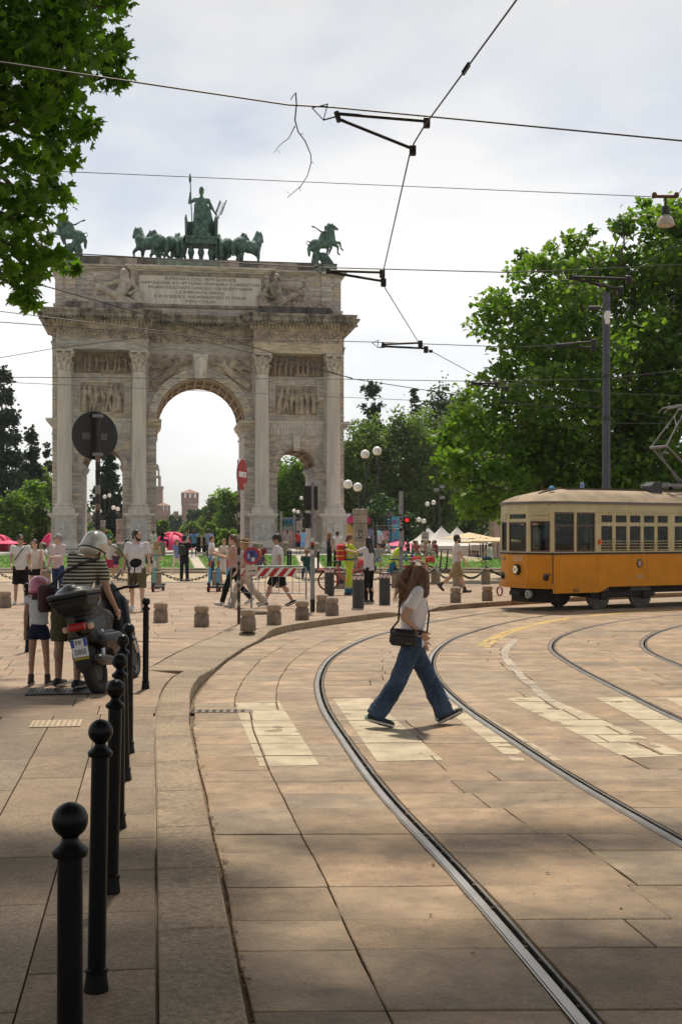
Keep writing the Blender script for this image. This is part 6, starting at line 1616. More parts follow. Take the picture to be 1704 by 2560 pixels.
c = at(1076, 878, 25.3); tag(MB().cbox(-.04, .04, -.03, .03, -.03, .03, .01).build('wire_clamp', m_wire, loc=c), 'small clamp on the contact wire right of the third bracket', 'clamp')
# hanging street lamp
c = at(1662, 492, 22.5); t = thing('hanging_lamp', 'bell-shaped street lamp hanging from a wire before the plane tree', 'street lamp', c); k_ = 22.5 / F
MB().cbox(-.24, .24, -.03, .03, -.02, .03, .01).build('crossbar', mat('rusty_iron', (.13, .06, .035), .8, .3, var=.4, vs=14), t)
for s in (-1, 1): MB().ell((s * .2, 0, .03), (.05, .05, .06), 8, 6).build('insulator', MATS['rusty_iron'], t)
MB().lathe([(.02, -.02), (.025, -.16), (.07, -.18), (.075, -.32), (.06, -.33)], n=16).build('fitting', m_dark, t, smooth=40)
MB().lathe([(.06, -.33), (.11, -.37), (.15, -.45), (.158, -.52), (.15, -.53)], n=24).build('shade', mat('enamel_shade', (.50, .44, .36), .4, var=.15, vs=5), t, smooth=50)
MB().ell((0, 0, -.5), (.135, .135, .05), 14, 6).build('diffuser', mat('lamp_glass', (.55, .52, .46), .3), t, smooth=60)
# dead twig hanging from the top wire
def zz2(x, y): return at(x, y, 12) - at(738, 232, 12)
t = tag(MB().tube([zz2(*q) for q in [(726, 250), (732, 240), (739, 232), (741, 262), (737, 300), (745, 330), (762, 352), (776, 385), (778, 405), (768, 440), (752, 465), (725, 488), (718, 495)]], [.004, .005, .007, .007, .007, .006, .006, .005, .005, .004, .004, .003, .002], 5).tube([zz2(*q) for q in [(737, 315), (722, 345), (700, 362), (684, 382)]], [.006, .004, .003, .002], 5).tube([zz2(*q) for q in [(684, 382), (692, 372), (700, 384)]], .002, 4).tube([zz2(*q) for q in [(745, 330), (752, 336), (758, 334)]], .003, 4).tube([zz2(*q) for q in [(752, 465), (748, 474), (752, 478)]], .003, 4).tube([zz2(*q) for q in [(778, 405), (784, 408)]], .003, 4).tube([zz2(*q) for q in [(725, 488), (716, 478)]], .002, 4).build('dead_twig', mat('twig', (.06, .04, .03), .9), loc=at(738, 232, 12)), 'dead forked twig hanging from the top span wire', 'twig')

# ================================================================== THE TRAM
m_ty = mat('tram_yellow', (.66, .25, .003), .4, var=.14, vs=2.2, coat=.08, spec=.25, bump=.02, bs=3)
m_tc = mat('tram_cream', (.55, .475, .26), .45, var=.14, vs=3, coat=.1)
m_tw = mat('tram_wood', (.085, .03, .016), .45, var=.35, vs=7, stretch=(1, 1, .2), coat=.3)
m_tr = mat('tram_roof', (.36, .275, .185), .85, var=.35, vs=1.6, bump=.1, bs=9)
m_tb = mat('tram_black', (.014, .013, .012), .6, var=.3, vs=6)
m_und = mat('underframe', (.022, .019, .016), .8, var=.4, vs=5)
m_glass = glass_mat('tram_glass', (.62, .66, .64), .45)
m_int = mat('tram_interior', (.10, .075, .05), .6, var=.2, vs=4)
P0 = Vector((5.02, 29.45, 0)); TA = R(29)
tram = thing('tram', 'vintage yellow and cream single-car tram entering from the right', 'tram', P0, TA)
TL, TW = 12.6, 2.05
FI, FF_ = .62, .26           # inset and reach of the angled front panels
Z0, ZB, ZB2, ZW0, ZW1, ZL, ZG = .56, 1.355, 1.40, 1.42, 2.37, 2.57, 2.63
plan = [(0, 0), (-FF_, FI), (-FF_, TW - FI), (0, TW), (TL, TW), (TL + FF_, TW - FI), (TL + FF_, FI), (TL, 0)]
def tp(mb, name, m, par=tram, smooth=None): return mb.build(name, m, par, smooth=smooth)
class Wall:
  """a vertical wall panel between two plan points; local s along it, outward normal known"""
  def __init__(s, a, b):
    s.a = Vector(a); s.b = Vector(b); s.len = (s.b - s.a).length; s.t = (s.b - s.a) / s.len; s.n = Vector((s.t.y, -s.t.x))
    c = Vector((TL / 2, TW / 2));
    if (s.a + s.b) .lerp(c * 2, 1) is None: pass
    if ((s.a + s.b) / 2 - c).dot(s.n) < 0: s.n = -s.n
  def box(s, mb, s0, s1, z0, z1, d0=-.045, d1=0.0):
    P = lambda q, d: s.a + s.t * q + s.n * d
    c = [P(s0, d0), P(s1, d0), P(s1, d1), P(s0, d1)]
    mb.prism([(p.x, p.y) for p in c], z0, z1)
    return mb
  def pos(s, q, d, z): p = s.a + s.t * q + s.n * d; return (p.x, p.y, z)
near = Wall((0, 0), (TL, 0)); farw = Wall((0, TW), (TL, TW)); fr_r = Wall((0, 0), (-FF_, FI)); fr_c = Wall((-FF_, FI), (-FF_, TW - FI)); fr_l = Wall((0, TW), (-FF_, TW - FI))
bk = [Wall((TL, 0), (TL + FF_, FI)), Wall((TL + FF_, FI), (TL + FF_, TW - FI)), Wall((TL, TW), (TL + FF_, TW - FI))]
walls = [near, farw, fr_r, fr_c, fr_l] + bk
# lower body panels with seams, belt line, letter board
for w_ in walls:
  n = max(1, round(w_.len / 1.55));
  cutsx = [0, 1.36] + list(np.linspace(1.36, w_.len, 8)[1:]) if w_.len > 5 else [0, w_.len]
  for a, c in zip(cutsx[:-1], cutsx[1:]): tp(w_.box(MB(), a + .004, c - .004, Z0, ZB), 'body_panel', m_ty)
  tp(w_.box(MB(), -.0, w_.len, ZB, ZB2, -.045, .018), 'belt_rail', m_tb)
  tp(w_.box(MB(), 0, w_.len, ZB2, ZW0, -.045, .022), 'sill', m_tc)
  tp(w_.box(MB(), 0, w_.len, ZW1, ZL), 'letter_board', m_tc)
  tp(w_.box(MB(), -.01, w_.len + .01, ZL, ZG, -.045, .05), 'gutter', mat('gutter_grey', (.16, .145, .14), .6))
def window(w_, a, c, z0, z1, m=m_tc, fw=.03, split=None, deep=.05, pane=True):
  b = MB()
  for q in ((a, a + fw, z0, z1), (c - fw, c, z0, z1)): w_.box(b, *q, -.04, -.004)
  for q in ((a + fw, c - fw, z0, z0 + fw), (a + fw, c - fw, z1 - fw, z1)): w_.box(b, *q, -.04, -.004)
  if split: w_.box(b, a + fw, c - fw, split - fw / 2, split + fw / 2, -.04, -.004)
  f = tp(b, 'window', m)
  if pane: w_.box(MB(), a + fw, c - fw, z0 + fw, z1 - fw, -.026, -.022).build('pane', m_glass, f)
  return f
def posts(w_, edges, z0=ZW0, z1=ZW1, m=m_tc):
  for a, c in edges: tp(w_.box(MB(), a, c, z0, z1), 'window_post', m)
for w_ in (near, farw):
  posts(w_, [(0, .05), (.655, .72), (1.30, 1.475)])
  for a, c in ((.05, .655), (.72, 1.30)): window(w_, a, c, ZW0, ZW1, m_tw, .045, 2.05)
  x = 1.475; gi = 0
  while x < TL - 1.6:
    for k in range(5):
      window(w_, x, x + .39, ZW0, 2.06, m_tc, .018); window(w_, x, x + .39, 2.11, 2.33, m_tc, .022)
      tp(w_.box(MB(), x, x + .39, 2.06, 2.11), 'transom', m_tc); tp(w_.box(MB(), x, x + .39, 2.33, ZW1), 'transom', m_tc)
      if k < 4: posts(w_, [(x + .39, x + .455)])
      x += .455
      if x > TL - 1.6: break
    for z in (1.46, 1.53, 1.60, 1.67): tp(w_.box(MB(), x - 2.275, x - .065, z, z + .014, .03, .045), 'guard_rail', m_tc)
    posts(w_, [(x - .065, x + .12)]); x += .12
  posts(w_, [(x, x + .05), (TL - .7, TL - .64), (TL - .05, TL)]); window(w_, x + .05, TL - .7, ZW0, ZW1, m_tw, .045, 2.05); window(w_, TL - .64, TL - .05, ZW0, ZW1, m_tw, .045, 2.05)
  tp(w_.box(MB(), 1.40, TL - 1.3, 2.375, 2.40, 0, .03), 'drip_moulding', m_tc)
for w_ in [fr_r, fr_l, bk[0], bk[2]]:
  l = w_.len; posts(w_, [(0, .07), (l - .07, l)])
  window(w_, .07, l - .07, ZW0, 2.16, m_tw, .04); tp(w_.box(MB(), .07, l - .07, 2.16, ZW1), 'vent_board', m_tc)
  for z in (2.22, 2.31): tp(w_.box(MB(), .09, l - .09, z, z + .045, 0, .035), 'vent_louvre', m_tc)
for w_ in (fr_c, bk[1]):
  l = w_.len; posts(w_, [(0, .06), (l - .06, l)]); window(w_, .06, l - .06, ZW0, 2.14, m_tw, .03); window(w_, .06, l - .06, 2.2, ZW1 - .02, m_tc, .02); tp(w_.box(MB(), .06, l - .06, 2.14, 2.2), 'transom', m_tc); tp(w_.box(MB(), .06, l - .06, ZW1 - .02, ZW1), 'transom', m_tc)
# roof: domed over its width, falling at the ends
b = MB(); NL, NW = 26, 14; v = []
ex = [-FF_ - .07 + (TL + 2 * FF_ + .14) * (.5 - .5 * math.cos(math.pi * i / NL)) for i in range(NL + 1)]
def halfw(x):
  q = min(x + FF_ + .07, TL + FF_ + .07 - x); full = TW / 2 + .06
  return full if q > FF_ + .05 else (full - FI) + FI * max(0, q) / (FF_ + .05)
for x in ex:
  hw = halfw(x); q = min(x + FF_ + .07, TL + FF_ + .07 - x); rise = .345 * min(1, (max(q, 0) / 1.25)) ** .55
  for j in range(NW + 1):
    t = -1 + 2 * j / NW; v.append((x, TW / 2 + hw * t, ZG + .001 + rise * (1 - abs(t) ** 2.4) ** .8))
b.add(v, [(i * (NW + 1) + j, i * (NW + 1) + j + 1, (i + 1) * (NW + 1) + j + 1, (i + 1) * (NW + 1) + j) for i in range(NL) for j in range(NW)])
tp(b, 'roof', m_tr, smooth=50)
RZ = ZG + .345
tp(MB().box(.9, TL - 1, TW / 2 - .45, TW / 2 + .45, RZ - .04, RZ + .012), 'roof_walkway', mat('walkway_brown', (.10, .07, .05), .9))
tp(MB().tube([(.9, TW / 2 - .2, RZ + .0), (.45, TW / 2 - .25, RZ - .06), (.15, TW / 2 - .3, RZ - .15)], .03, 6), 'roof_cable', MATS['walkway_brown'])
tp(MB().lathe([(.07, 0), (.08, .03), (.05, .07), (.03, .09)], (.45, TW / 2 - .42, RZ - .04), 12), 'roof_lamp', mat('blue_plastic', (.05, .22, .42), .5))
tp(MB().lathe([(.06, 0), (.045, .16), (.035, .17)], (1.5, TW / 2 - .3, RZ - .01), 12), 'roof_antenna', mat('pale_blue_plastic', (.25, .33, .55), .5))
tp(MB().prismY([(3.45, RZ - .12), (3.85, RZ - .12), (3.85, RZ + .22), (3.6, RZ + .2), (3.47, RZ + .1)], TW / 2 - .62, TW / 2 - .3), 'roof_cowl', mat('cowl_grey', (.04, .04, .045), .6))
# interior
tp(MB().box(-.1, TL + .1, .06, TW - .06, .86, .9), 'floor', m_int)
tp(MB().box(-.05, TL, .05, TW - .05, ZL - .03, ZL), 'ceiling', mat('tram_ceiling', (.30, .25, .17), .7))
for i in range(9):
  for s in (0, 1):
    x = 1.7 + i * 1.0; y0 = .08 if s == 0 else TW - .53
    st = MB().cbox(x, x + .42, y0, y0 + .45, 1.24, 1.29, .02).build('bench_seat', m_tw, tram); MB().cbox(x + .38, x + .43, y0, y0 + .45, 1.29, 1.72, .02).build('seat_back', m_tw, st)
for x in (.7, 1.4, 3.7, 6.0, 8.3): tp(MB().cyl((x, TW / 2 + .25, .9), (x, TW / 2 + .25, ZL - .03), .018, n=8), 'handrail', mat('brass', (.45, .32, .12), .35, .9))
tp(MB().cbox(-.15, .12, .75, 1.3, .9, 1.35, .03), 'control_desk', m_tb)
# front: bumper ribs, headlight, numbers, small lamps
for w_ in (fr_r, fr_c, fr_l):
  for k in range(3): tp(w_.box(MB(), -.015, w_.len + .015, Z0 - .02 + k * .045, Z0 + .018 + k * .045, 0, .045 - .008 * k), 'bumper_rib', m_ty)
b = MB(); c = Vector(fr_c.pos(fr_c.len / 2, 0, .985)); n3 = Vector((fr_c.n.x, fr_c.n.y, 0))
hl = tp(MB().cyl(c - n3 * .01, c + n3 * .075, .135, .125, 24), 'headlight', m_tb, smooth=40)
MB().cyl(c + n3 * .0755, c + n3 * .082, .095, n=24).build('lens', mat('headlight_lens', (.75, .60, .38), .15, emit=.35, coat=.8), hl)
tv = Vector((fr_c.t.x, fr_c.t.y, 0))
for s in (-1, 1): MB().cyl(c + n3 * .084 - tv * .09 * s - Vector((0, 0, .06)), c + n3 * .084 + tv * .09 * s + Vector((0, 0, .06)), .007, n=6).build('lens_bar', m_tb, hl)
rotc = Matrix((( -tv.x, 0, n3.x), (-tv.y, 0, n3.y), (0, 1, 0))).to_euler()
m_num = mat('number_paint', (.66, .58, .44), .5)
text('number', '1503', m_num, tram, c + n3 * .004 + Vector((0, 0, .265)), rot=rotc)
c2 = Vector(fr_r.pos(.18, 0, .80)); n2 = Vector((fr_r.n.x, fr_r.n.y, 0)); tp(MB().cyl(c2, c2 + n2 * .05, .075, .06, 18), 'marker_lamp', m_tb, smooth=40)
c2 = Vector(fr_l.pos(.3, 0, .80)); n2 = Vector((fr_l.n.x, fr_l.n.y, 0)); tp(MB().cyl(c2, c2 + n2 * .07, .075, .06, 18), 'marker_lamp', m_tb, smooth=40)
tp(fr_l.box(MB(), .2, .45, 1.2, 1.27, 0, .012), 'route_plate', mat('plate_ochre', (.25, .10, .01), .5))
tp(near.box(MB(), -.012, .012, Z0 + .02, ZB, 0, .012), 'door_seam', m_tb)
tp(near.box(MB(), 1.40, 1.47, 1.60, 1.72, 0, .05), 'turn_lamp', mat('amber_lamp', (.75, .13, .02), .3))
# crest and small number on the side
cx, cz = 2.72, 1.12
text('number', '1503s', m_num, tram, (cx - .02, -.006, .80))
cr = tp(MB().cyl((cx, -.008, cz), (cx, 0, cz), .07, n=24), 'crest', mat('crest_green', (.09, .09, .04), .5)); cr.scale = (1, 1, 1)
MB().prismY([(cx - .045, cz + .05), (cx + .045, cz + .05), (cx + .045, cz - .01), (cx, cz - .065), (cx - .045, cz - .01)], -.012, -.0085).build('shield', m_white, cr)
MB().box(cx - .009, cx + .009, -.0145, -.0125, cz - .05, cz + .048).build('cross_bar', m_red, cr); MB().box(cx - .043, cx + .043, -.0165, -.0146, cz + .005, cz + .023).build('cross_bar', m_red, cr)
MB().prismY([(cx - .04, cz + .072), (cx + .04, cz + .072), (cx + .05, cz + .115), (cx + .02, cz + .095), (cx, cz + .125), (cx - .02, cz + .095), (cx - .05, cz + .115)], -.01, -.001).build('crown', MATS['crest_green'], cr)
for wv in (cz - .03,):
  for s in (-1, 1): MB().tube([(cx + s * .085 * math.cos(a), -.006, cz + .10 * math.sin(a)) for a in [R(q) for q in range(-90, 60, 15)]], .012, 5).build('laurel', MATS['crest_green'], cr)
# skirts and running gear
b = MB(); b.prismY([(.03, Z0), (1.75, Z0), (1.55, .47), (1.42, .43), (.03, .43)], .005, .04); tp(b, 'side_skirt', m_ty)
tp(MB().box(.62, .80, -.003, .003, .46, .53), 'step_plate', mat('plate_ochre', (.25, .10, .01)))
tp(MB().box(.1, TL - .1, .25, TW - .25, .38, .84), 'underframe', m_und)
tp(MB().prism([(-.2, .7), (-.2, TW - .7), (.3, TW - .3), (.3, .3)], .2, .5), 'front_apron', m_und)
tp(MB().cyl((-.3, TW / 2, .42), (-.05, TW / 2, .42), .06, n=12).box(-.36, -.28, TW / 2 - .2, TW / 2 + .2, .36, .46), 'coupler', m_und)
bf = tp(MB().cyl((-.27, .62, .40), (-.20, .62, .40), .1, n=20), 'buffer_disc', mat('grey_disc', (.45, .44, .42), .5, var=.2, vs=8));
for z in (-.03, .03): MB().box(-.274, -.271, .58, .66, .40 + z - .012, .40 + z + .012).build('slot', m_tb, bf)
tp(MB().tube([(-.3, TW - .35 + .11 * math.cos(a), .43 + .11 * math.sin(a)) for a in [i * .524 for i in range(12)]], .02, 6, closed=True), 'hose_ring', mat('hose_red', (.25, .02, .02), .5))
def bogie(x):
  t = bpy.data.objects.new('bogie', None); COL.objects.link(t); t.parent = tram; t.location = (x, TW / 2, 0)
  g_ = 1.47 / 2
  for dx in (-.68, .68):
    for s in (-1, 1):
      wl = bpy.data.objects.new('wheel', None); COL.objects.link(wl); wl.parent = t; wl.location = (dx, s * g_, .335)
      MB().lathe([(.33, -.05), (.355, -.045), (.355, -.02), (.332, -.015), (.33, .05), (.27, .05), (.25, .03)], n=28).xf(Matrix.Rotation(R(90) * s, 4, 'X')).build('tyre', mat('wheel_steel', (.12, .11, .10), .5, .6, var=.3, vs=6), wl, smooth=40)
      MB().lathe([(.25, .0), (.25, .035), (.16, .03), (.10, .06), (.09, .09), (0, .09)], n=20).xf(Matrix.Rotation(R(90) * s, 4, 'X')).build('hub', mat('hub_grey', (.20, .19, .18), .6, .3, var=.3, vs=9), wl, smooth=40)
  for s in (-1, 1): MB().cbox(-1.05, 1.05, s * (g_ + .12) - .05, s * (g_ + .12) + .05, .30, .44, .02).build('side_frame', m_und, t)
  for dx in (-.68, .68):
    for s in (-1, 1): MB().cbox(dx - .1, dx + .1, s * (g_ + .2) - .06, s * (g_ + .2) + .06, .24, .44, .02).build('axle_box', m_und, t)
    MB().cyl((dx, -g_, .335), (dx, g_, .335), .06, n=10).build('axle', m_und, t)
  MB().cbox(-.3, .3, -.8, .8, .28, .4, .02).build('bolster', m_und, t)
bogie(2.3); bogie(TL - 2.3)
# pantograph
pg = bpy.data.objects.new('pantograph', None); COL.objects.link(pg); pg.parent = tram; pg.location = (5.1, TW / 2, RZ)
m_pg = mat('pantograph_grey', (.22, .215, .21), .5, .5, var=.2, vs=8)
MB().box(-.9, .7, -.45, -.38, .1, .18).box(-.9, .7, .38, .45, .1, .18).box(-.95, -.85, -.5, .5, .1, .2).box(.6, .7, -.45, .45, .1, .2).build('base_frame', m_pg, pg)
for x in (-.75, .55):
  for y in (-.4, .4): MB().lathe([(.05, 0), (.07, .03), (.04, .05), (.07, .07), (.04, .1)], (x, y, 0), 10).build('insulator', m_tb, pg)
b = MB()
for s in (-1, 1): b.cyl((.45, s * .35, .2), (-.75, s * .28, 1.15), .032, .026, 8)
b.build('lower_arm', m_pg, pg)
MB().cyl((-.78, -.32, 1.15), (-.78, .32, 1.15), .04, n=10).cyl((-.9, -.3, .98), (-.72, -.3, .98), .03, n=8).build('knuckle', m_pg, pg)
b = MB()
for s in (-1, 1): b.cyl((-.78, s * .28, 1.17), (.05, s * .12, 2.18), .022, .018, 8)
b.cyl((-.35, -.2, 1.7), (-.1, .14, 2.0), .014, n=6); b.build('upper_arm', m_pg, pg)
b = MB()
for x in (-.1, .12): b.tube([(x, -.75, 2.14), (x, -.6, 2.25), (x, 0, 2.28), (x, .6, 2.25), (x, .75, 2.14)], .02, 6)
b.build('contact_strip', m_pg, pg); MB().cyl((.05, -.15, 2.18), (.05, .15, 2.18), .025, n=8).cyl((0, 0, 2.18), (0, 0, 2.27), .02, n=6).build('head_pivot', m_pg, pg)
MB().tube([(.1, .1, .15), (-.3, .12, .6), (-.72, .1, 1.12)], .012, 5).build('control_rope', m_pg, pg)

# ================================================================== PEOPLE
HAIRS = {'brown': mat('hair_brown', (.15, .072, .032), .55, var=.5, vs=14, stretch=(1, 1, .2), bump=.5, bs=30), 'dark': mat('hair_dark', (.018, .012, .01), .5, var=.4, vs=14, bump=.4, bs=30),
    'blond': mat('hair_blond', (.34, .21, .09), .55, var=.4, vs=14, bump=.4, bs=30), 'grey': mat('hair_grey', (.30, .28, .26), .6, var=.3, vs=14), 'red': mat('hair_red', (.22, .08, .03), .55, var=.4, vs=14, bump=.4, bs=30)}
m_shoe_w = mat('shoe_white', (.62, .60, .57), .6); m_shoe_b = mat('shoe_black', (.018, .018, .02), .6); m_shoe_br = mat('shoe_brown', (.05, .03, .022), .6)
m_sole = mat('sole_white', (.6, .58, .53), .7)
m_eye = mat('eye_dark', (.01, .008, .008), .2)
def vrot(v, ax, a): return Matrix.Rotation(a, 3, ax) @ Vector(v)
def person(lb, pos, face=180, H=1.72, pose=None, top=('tee', (.7, .7, .7)), bottom=('trousers', (.05, .06, .1)), shoes=m_shoe_w, skin=0, hair=('short', 'dark'), vox=.018, group=None, fem=False, fat=1.0, name='person', head=0, nod=0, seat=None, glasses=False, beard=False, hands=False, cat='person', lift=0.0):
  pose = pose or {}; k = H / 1.75; g = lambda n, d=0: pose.get(n, d)
  root = thing(name, lb, cat, pos, -R(face), group)
  lean = R(g('lean')); side = R(g('side'))
  pel = Vector((0, 0, .93)); hips = {-1: Vector((-.09, 0, .90)), 1: Vector((.09, 0, .90))}
  def T_(v): v = Vector(v) - pel; v = Matrix.Rotation(-lean, 3, 'X') @ (Matrix.Rotation(side, 3, 'Y') @ v); return v + pel
  J = {}
  for s, nm in ((-1, 'L'), (1, 'R')):
    h, kn, ab = R(g('hip' + nm)), R(g('knee' + nm)), R(g('abd' + nm, 3))
    th = Vector((s * math.sin(ab), math.sin(h) * math.cos(ab), -math.cos(h) * math.cos(ab))); sh = Vector((s * math.sin(ab) * .6, math.sin(h - kn), -math.cos(h - kn)))
    J['hip' + nm] = hips[s]; J['kn' + nm] = hips[s] + th * .42; J['an' + nm] = J['kn' + nm] + sh.normalized() * .42
    fp = R(g('foot' + nm, 0)); tw = R(g('toe' + nm, 6)) * s
    J['ft' + nm] = J['an' + nm] + Vector((math.sin(tw) * math.cos(fp) * .17, math.cos(tw) * math.cos(fp) * .17, math.sin(fp) * .17 - .045 * math.cos(fp))); J['he' + nm] = J['an' + nm] + Vector((0, -.05 * math.cos(fp), -.045 - .05 * math.sin(fp)))
    f, a, e, i = [R(q) for q in g('arm' + nm, (4, 9, 14, 0))]
    sho = T_((s * (.165 if fem else .19), 0, 1.42)); ua = vrot((s * math.sin(a), math.sin(f) * math.cos(a), -math.cos(f) * math.cos(a)), 'X', -lean * .4)
    fa = vrot((s * (math.sin(a) * .5 - math.sin(i)), math.sin(f + e) * math.cos(i), -math.cos(f + e) * math.cos(i)), 'X', -lean * .4); fa.normalize()
    J['sh' + nm] = sho; J['el' + nm] = sho + ua * .285; J['wr' + nm] = J['el' + nm] + fa * .25; J['ha' + nm] = J['wr' + nm] + fa * .085; J['fd' + nm] = fa
  low = min(min(J['ft' + n].z, J['he' + n].z) for n in 'LR') - .028
  if seat is not None: low = .90 - .10 - seat / k
  low -= lift / k
  off = Vector((0, 0, -low))
  for q in J:
    if not q.startswith('fd'): J[q] = (J[q] + off) * k
  P = lambda x, y, z: (T_((x, y, z)) + off) * k
  HR = Matrix.Rotation(-lean * .55, 3, 'X') @ Matrix.Rotation(R(-head), 3, 'Z') @ Matrix.Rotation(-R(nod), 3, 'X')
  hc = P(0, .02, 1.615); HP = lambda x, y, z: hc + HR @ (Vector((x, y, z)) * k)
  f_ = fat * k
  # ---- body: one continuous skin
  b = MB()
  b.ell(hc + HR @ Vector((0, -.005, .02)) * k, [.076 * k, .096 * k, .105 * k], 14, 10, HR); b.ell(HP(0, .03, -.05), [.058 * k, .062 * k, .07 * k], 12, 8, HR); b.ell(HP(0, .098, -.015), [.013 * k, .02 * k, .025 * k], 8, 6, HR)
  for s in (-1, 1): b.ell(HP(s * .078, -.005, -.005), [.012 * k, .022 * k, .032 * k], 8, 6, HR)
  b.cap(P(0, -.005, 1.42), HP(0, -.015, -.06), .058 * k, .052 * k, 12)
  sw = .155 if fem else .175
  b.ell(P(0, 0, .93), [.145 * f_, .105 * f_, .115 * k], 14, 8); b.ell(P(0, 0, 1.08), [.125 * f_, .092 * f_, .14 * k], 14, 8); b.ell(P(0, .005, 1.28), [.15 * f_, .105 * f_, .155 * k], 14, 8); b.cap(P(-sw + .03, 0, 1.40), P(sw - .03, 0, 1.40), .06 * k, None, 10)
  for n in 'LR':
    b.cap(J['hip' + n], J['kn' + n], .082 * f_, .055 * k, 10); b.cap(J['kn' + n], J['an' + n], .055 * k, .036 * k, 10)
    cv = J['kn' + n].lerp(J['an' + n], .3); b.ell(cv + Vector((0, -.015 * k, 0)), [.052 * k, .055 * k, .1 * k], 10, 7)
    b.cap(J['he' + n] + Vector((0, 0, .01 * k)), J['ft' + n], .036 * k, .03 * k, 8)
    b.cap(J['sh' + n], J['el' + n], .047 * k, .038 * k, 10); b.cap(J['el' + n], J['wr' + n], .037 * k, .026 * k, 10)
    if hands:
      d = J['fd' + n].normalized(); sd_ = 1 if n == 'R' else -1; ax = d.cross(Vector((0, 1, 0))).normalized() if abs(d.y) < .9 else Vector((1, 0, 0)); nn = d.cross(ax).normalized()
      w0 = J['wr' + n]; b.cap(w0, w0 + d * .055 * k, .026 * k, .032 * k, 8); b.cap(w0 + d * .05 * k - nn * .018 * k, w0 + d * .05 * k + nn * .022 * k, .022 * k, .022 * k, 8)
      for q, (o_, ln_) in enumerate(((-.03, .062), (-.010, .072), (.010, .068), (.028, .052))):
        a0 = w0 + d * .075 * k + nn * o_ * k; a1 = a0 + d * ln_ * .5 * k; a2 = a1 + (d * .8 - ax * .6 * sd_).normalized() * ln_ * .5 * k; b.cap(a0, a1, .0105 * k, .0095 * k, 6); b.cap(a1, a2, .0095 * k, .008 * k, 6)
      t0 = w0 + d * .03 * k - nn * .03 * k; b.cap(t0, t0 + (d * .7 - nn * .7) * .04 * k, .013 * k, .011 * k, 6); b.cap(t0 + (d * .7 - nn * .7) * .04 * k, t0 + (d * .9 - nn * .5) * .07 * k, .011 * k, .009 * k, 6)
    else: b.cap(J['wr' + n], J['ha' + n], .03 * k, .034 * k, 8); b.ell(J['ha' + n] + J['fd' + n] * .05 * k, [.03 * k, .03 * k, .035 * k], 8, 6)
  fig('body', b, vox if not hands else min(vox, .0075), m_skin[skin], root, 2 if vox < .02 else 1)
  # ---- top
  kind, tc_ = top[0], top[1]; m = tc_ if not isinstance(tc_, tuple) else cloth('%.2f_%.2f_%.2f' % tc_, tc_)
  b = MB(); e_ = .020 * k
  hem = {'tee': .86, 'shirt': .82, 'tank': .92, 'crop': 1.0, 'jacket': .84, 'long': .86}.get(kind, .88)
  ks = fat; es = .02
  rings = [(hem, .152 * ks + es, .112 * ks + es), (hem + .06, .150 * ks + es, .110 * ks + es), (1.05, .134 * ks + es, .101 * ks + es), (1.17, .145 * ks + es, .106 * ks + es), (1.28, .156 * ks + es, .112 * ks + es), (1.38, .150 * ks + es * .7, .095 * ks + es * .7), (1.435, .105 * ks, .07 * ks)]
  v = []; NR = 18
  for z, rx, ry in rings:
    for i in range(NR): v.append(P(rx * math.cos(i * 2 * math.pi / NR), ry * math.sin(i * 2 * math.pi / NR), z))
  b.add(v, [(j * NR + i, j * NR + (i + 1) % NR, (j + 1) * NR + (i + 1) % NR, (j + 1) * NR + i) for j in range(len(rings) - 1) for i in range(NR)] + [tuple(range(NR - 1, -1, -1)), tuple(range((len(rings) - 1) * NR, len(rings) * NR))])
  b.cap(P(-sw + .025, -.005, 1.395), P(sw - .025, -.005, 1.395), .062 * k + e_ * .5, None, 12)
  if fem:
    for s in (-1, 1): b.ell(P(s * .065, .085, 1.25), [.06 * k, .055 * k, .06 * k], 10, 7)
  slv = {'tee': .62, 'shirt': .72, 'tank': .0, 'crop': .25, 'jacket': 1.0, 'long': 1.0}.get(kind, .6)
  for n in 'LR':
    if slv:
      q = min(1, slv); b.ell(J['sh' + n] + Vector((0, 0, .008 * k)), .062 * k, 10, 7); b.cyl(J['sh' + n] + Vector((0, 0, .008 * k)), J['sh' + n].lerp(J['el' + n], q), .062 * k, .063 * k, 12)
    if slv >= 1: b.cap(J['el' + n], J['el' + n].lerp(J['wr' + n], .93), .052 * k, .042 * k, 10)
  fig('shirt' if kind != 'jacket' else 'jacket', b, vox, m, root, 2 if vox < .02 else 1, disp=(.022, .09) if vox < .02 else None)
  # ---- bottom
  kind, bc = bottom[0], bottom[1]; m = bc if not isinstance(bc, tuple) else cloth('%.2f_%.2f_%.2f' % bc, bc)
  b = MB(); b.ell(P(0, 0, .93), [.15 * f_ + .012, .112 * f_ + .012, .11 * k], 16, 8)
  for n in 'LR':
    hp, kn, an = J['hip' + n], J['kn' + n], J['an' + n]
    if kind in ('trousers', 'slim'): r_ = 1.0 if kind == 'trousers' else .85; b.cap(hp, kn, .096 * f_, .074 * k * r_, 12); b.cyl(kn, kn.lerp(an, .97), .074 * k * r_, .064 * k * r_, 14)
    elif kind == 'wide': b.cap(hp, kn, .105 * f_, .093 * k, 14); b.cyl(kn, kn.lerp(an, 1.0), .093 * k, .102 * k, 16)
    elif kind == 'shorts': b.ell(hp, .10 * f_, 12, 8); b.cyl(hp, hp.lerp(kn, .97), .10 * f_, .098 * k, 14)
    elif kind == 'hot': b.ell(hp, .096 * f_, 12, 8); b.cyl(hp, hp.lerp(kn, .36), .096 * f_, .1 * k, 14)
  if kind == 'skirt':
    q = (J['knL'] + J['knR']) / 2; b.cap(P(0, 0, .9), q, .14 * f_, .19 * k, 14)
  fig({'shorts': 'shorts', 'hot': 'shorts', 'skirt': 'skirt'}.get(kind, 'trousers'), b, vox, m, root, 2 if vox < .02 else 1, disp=(.028, .11) if vox < .02 else None)
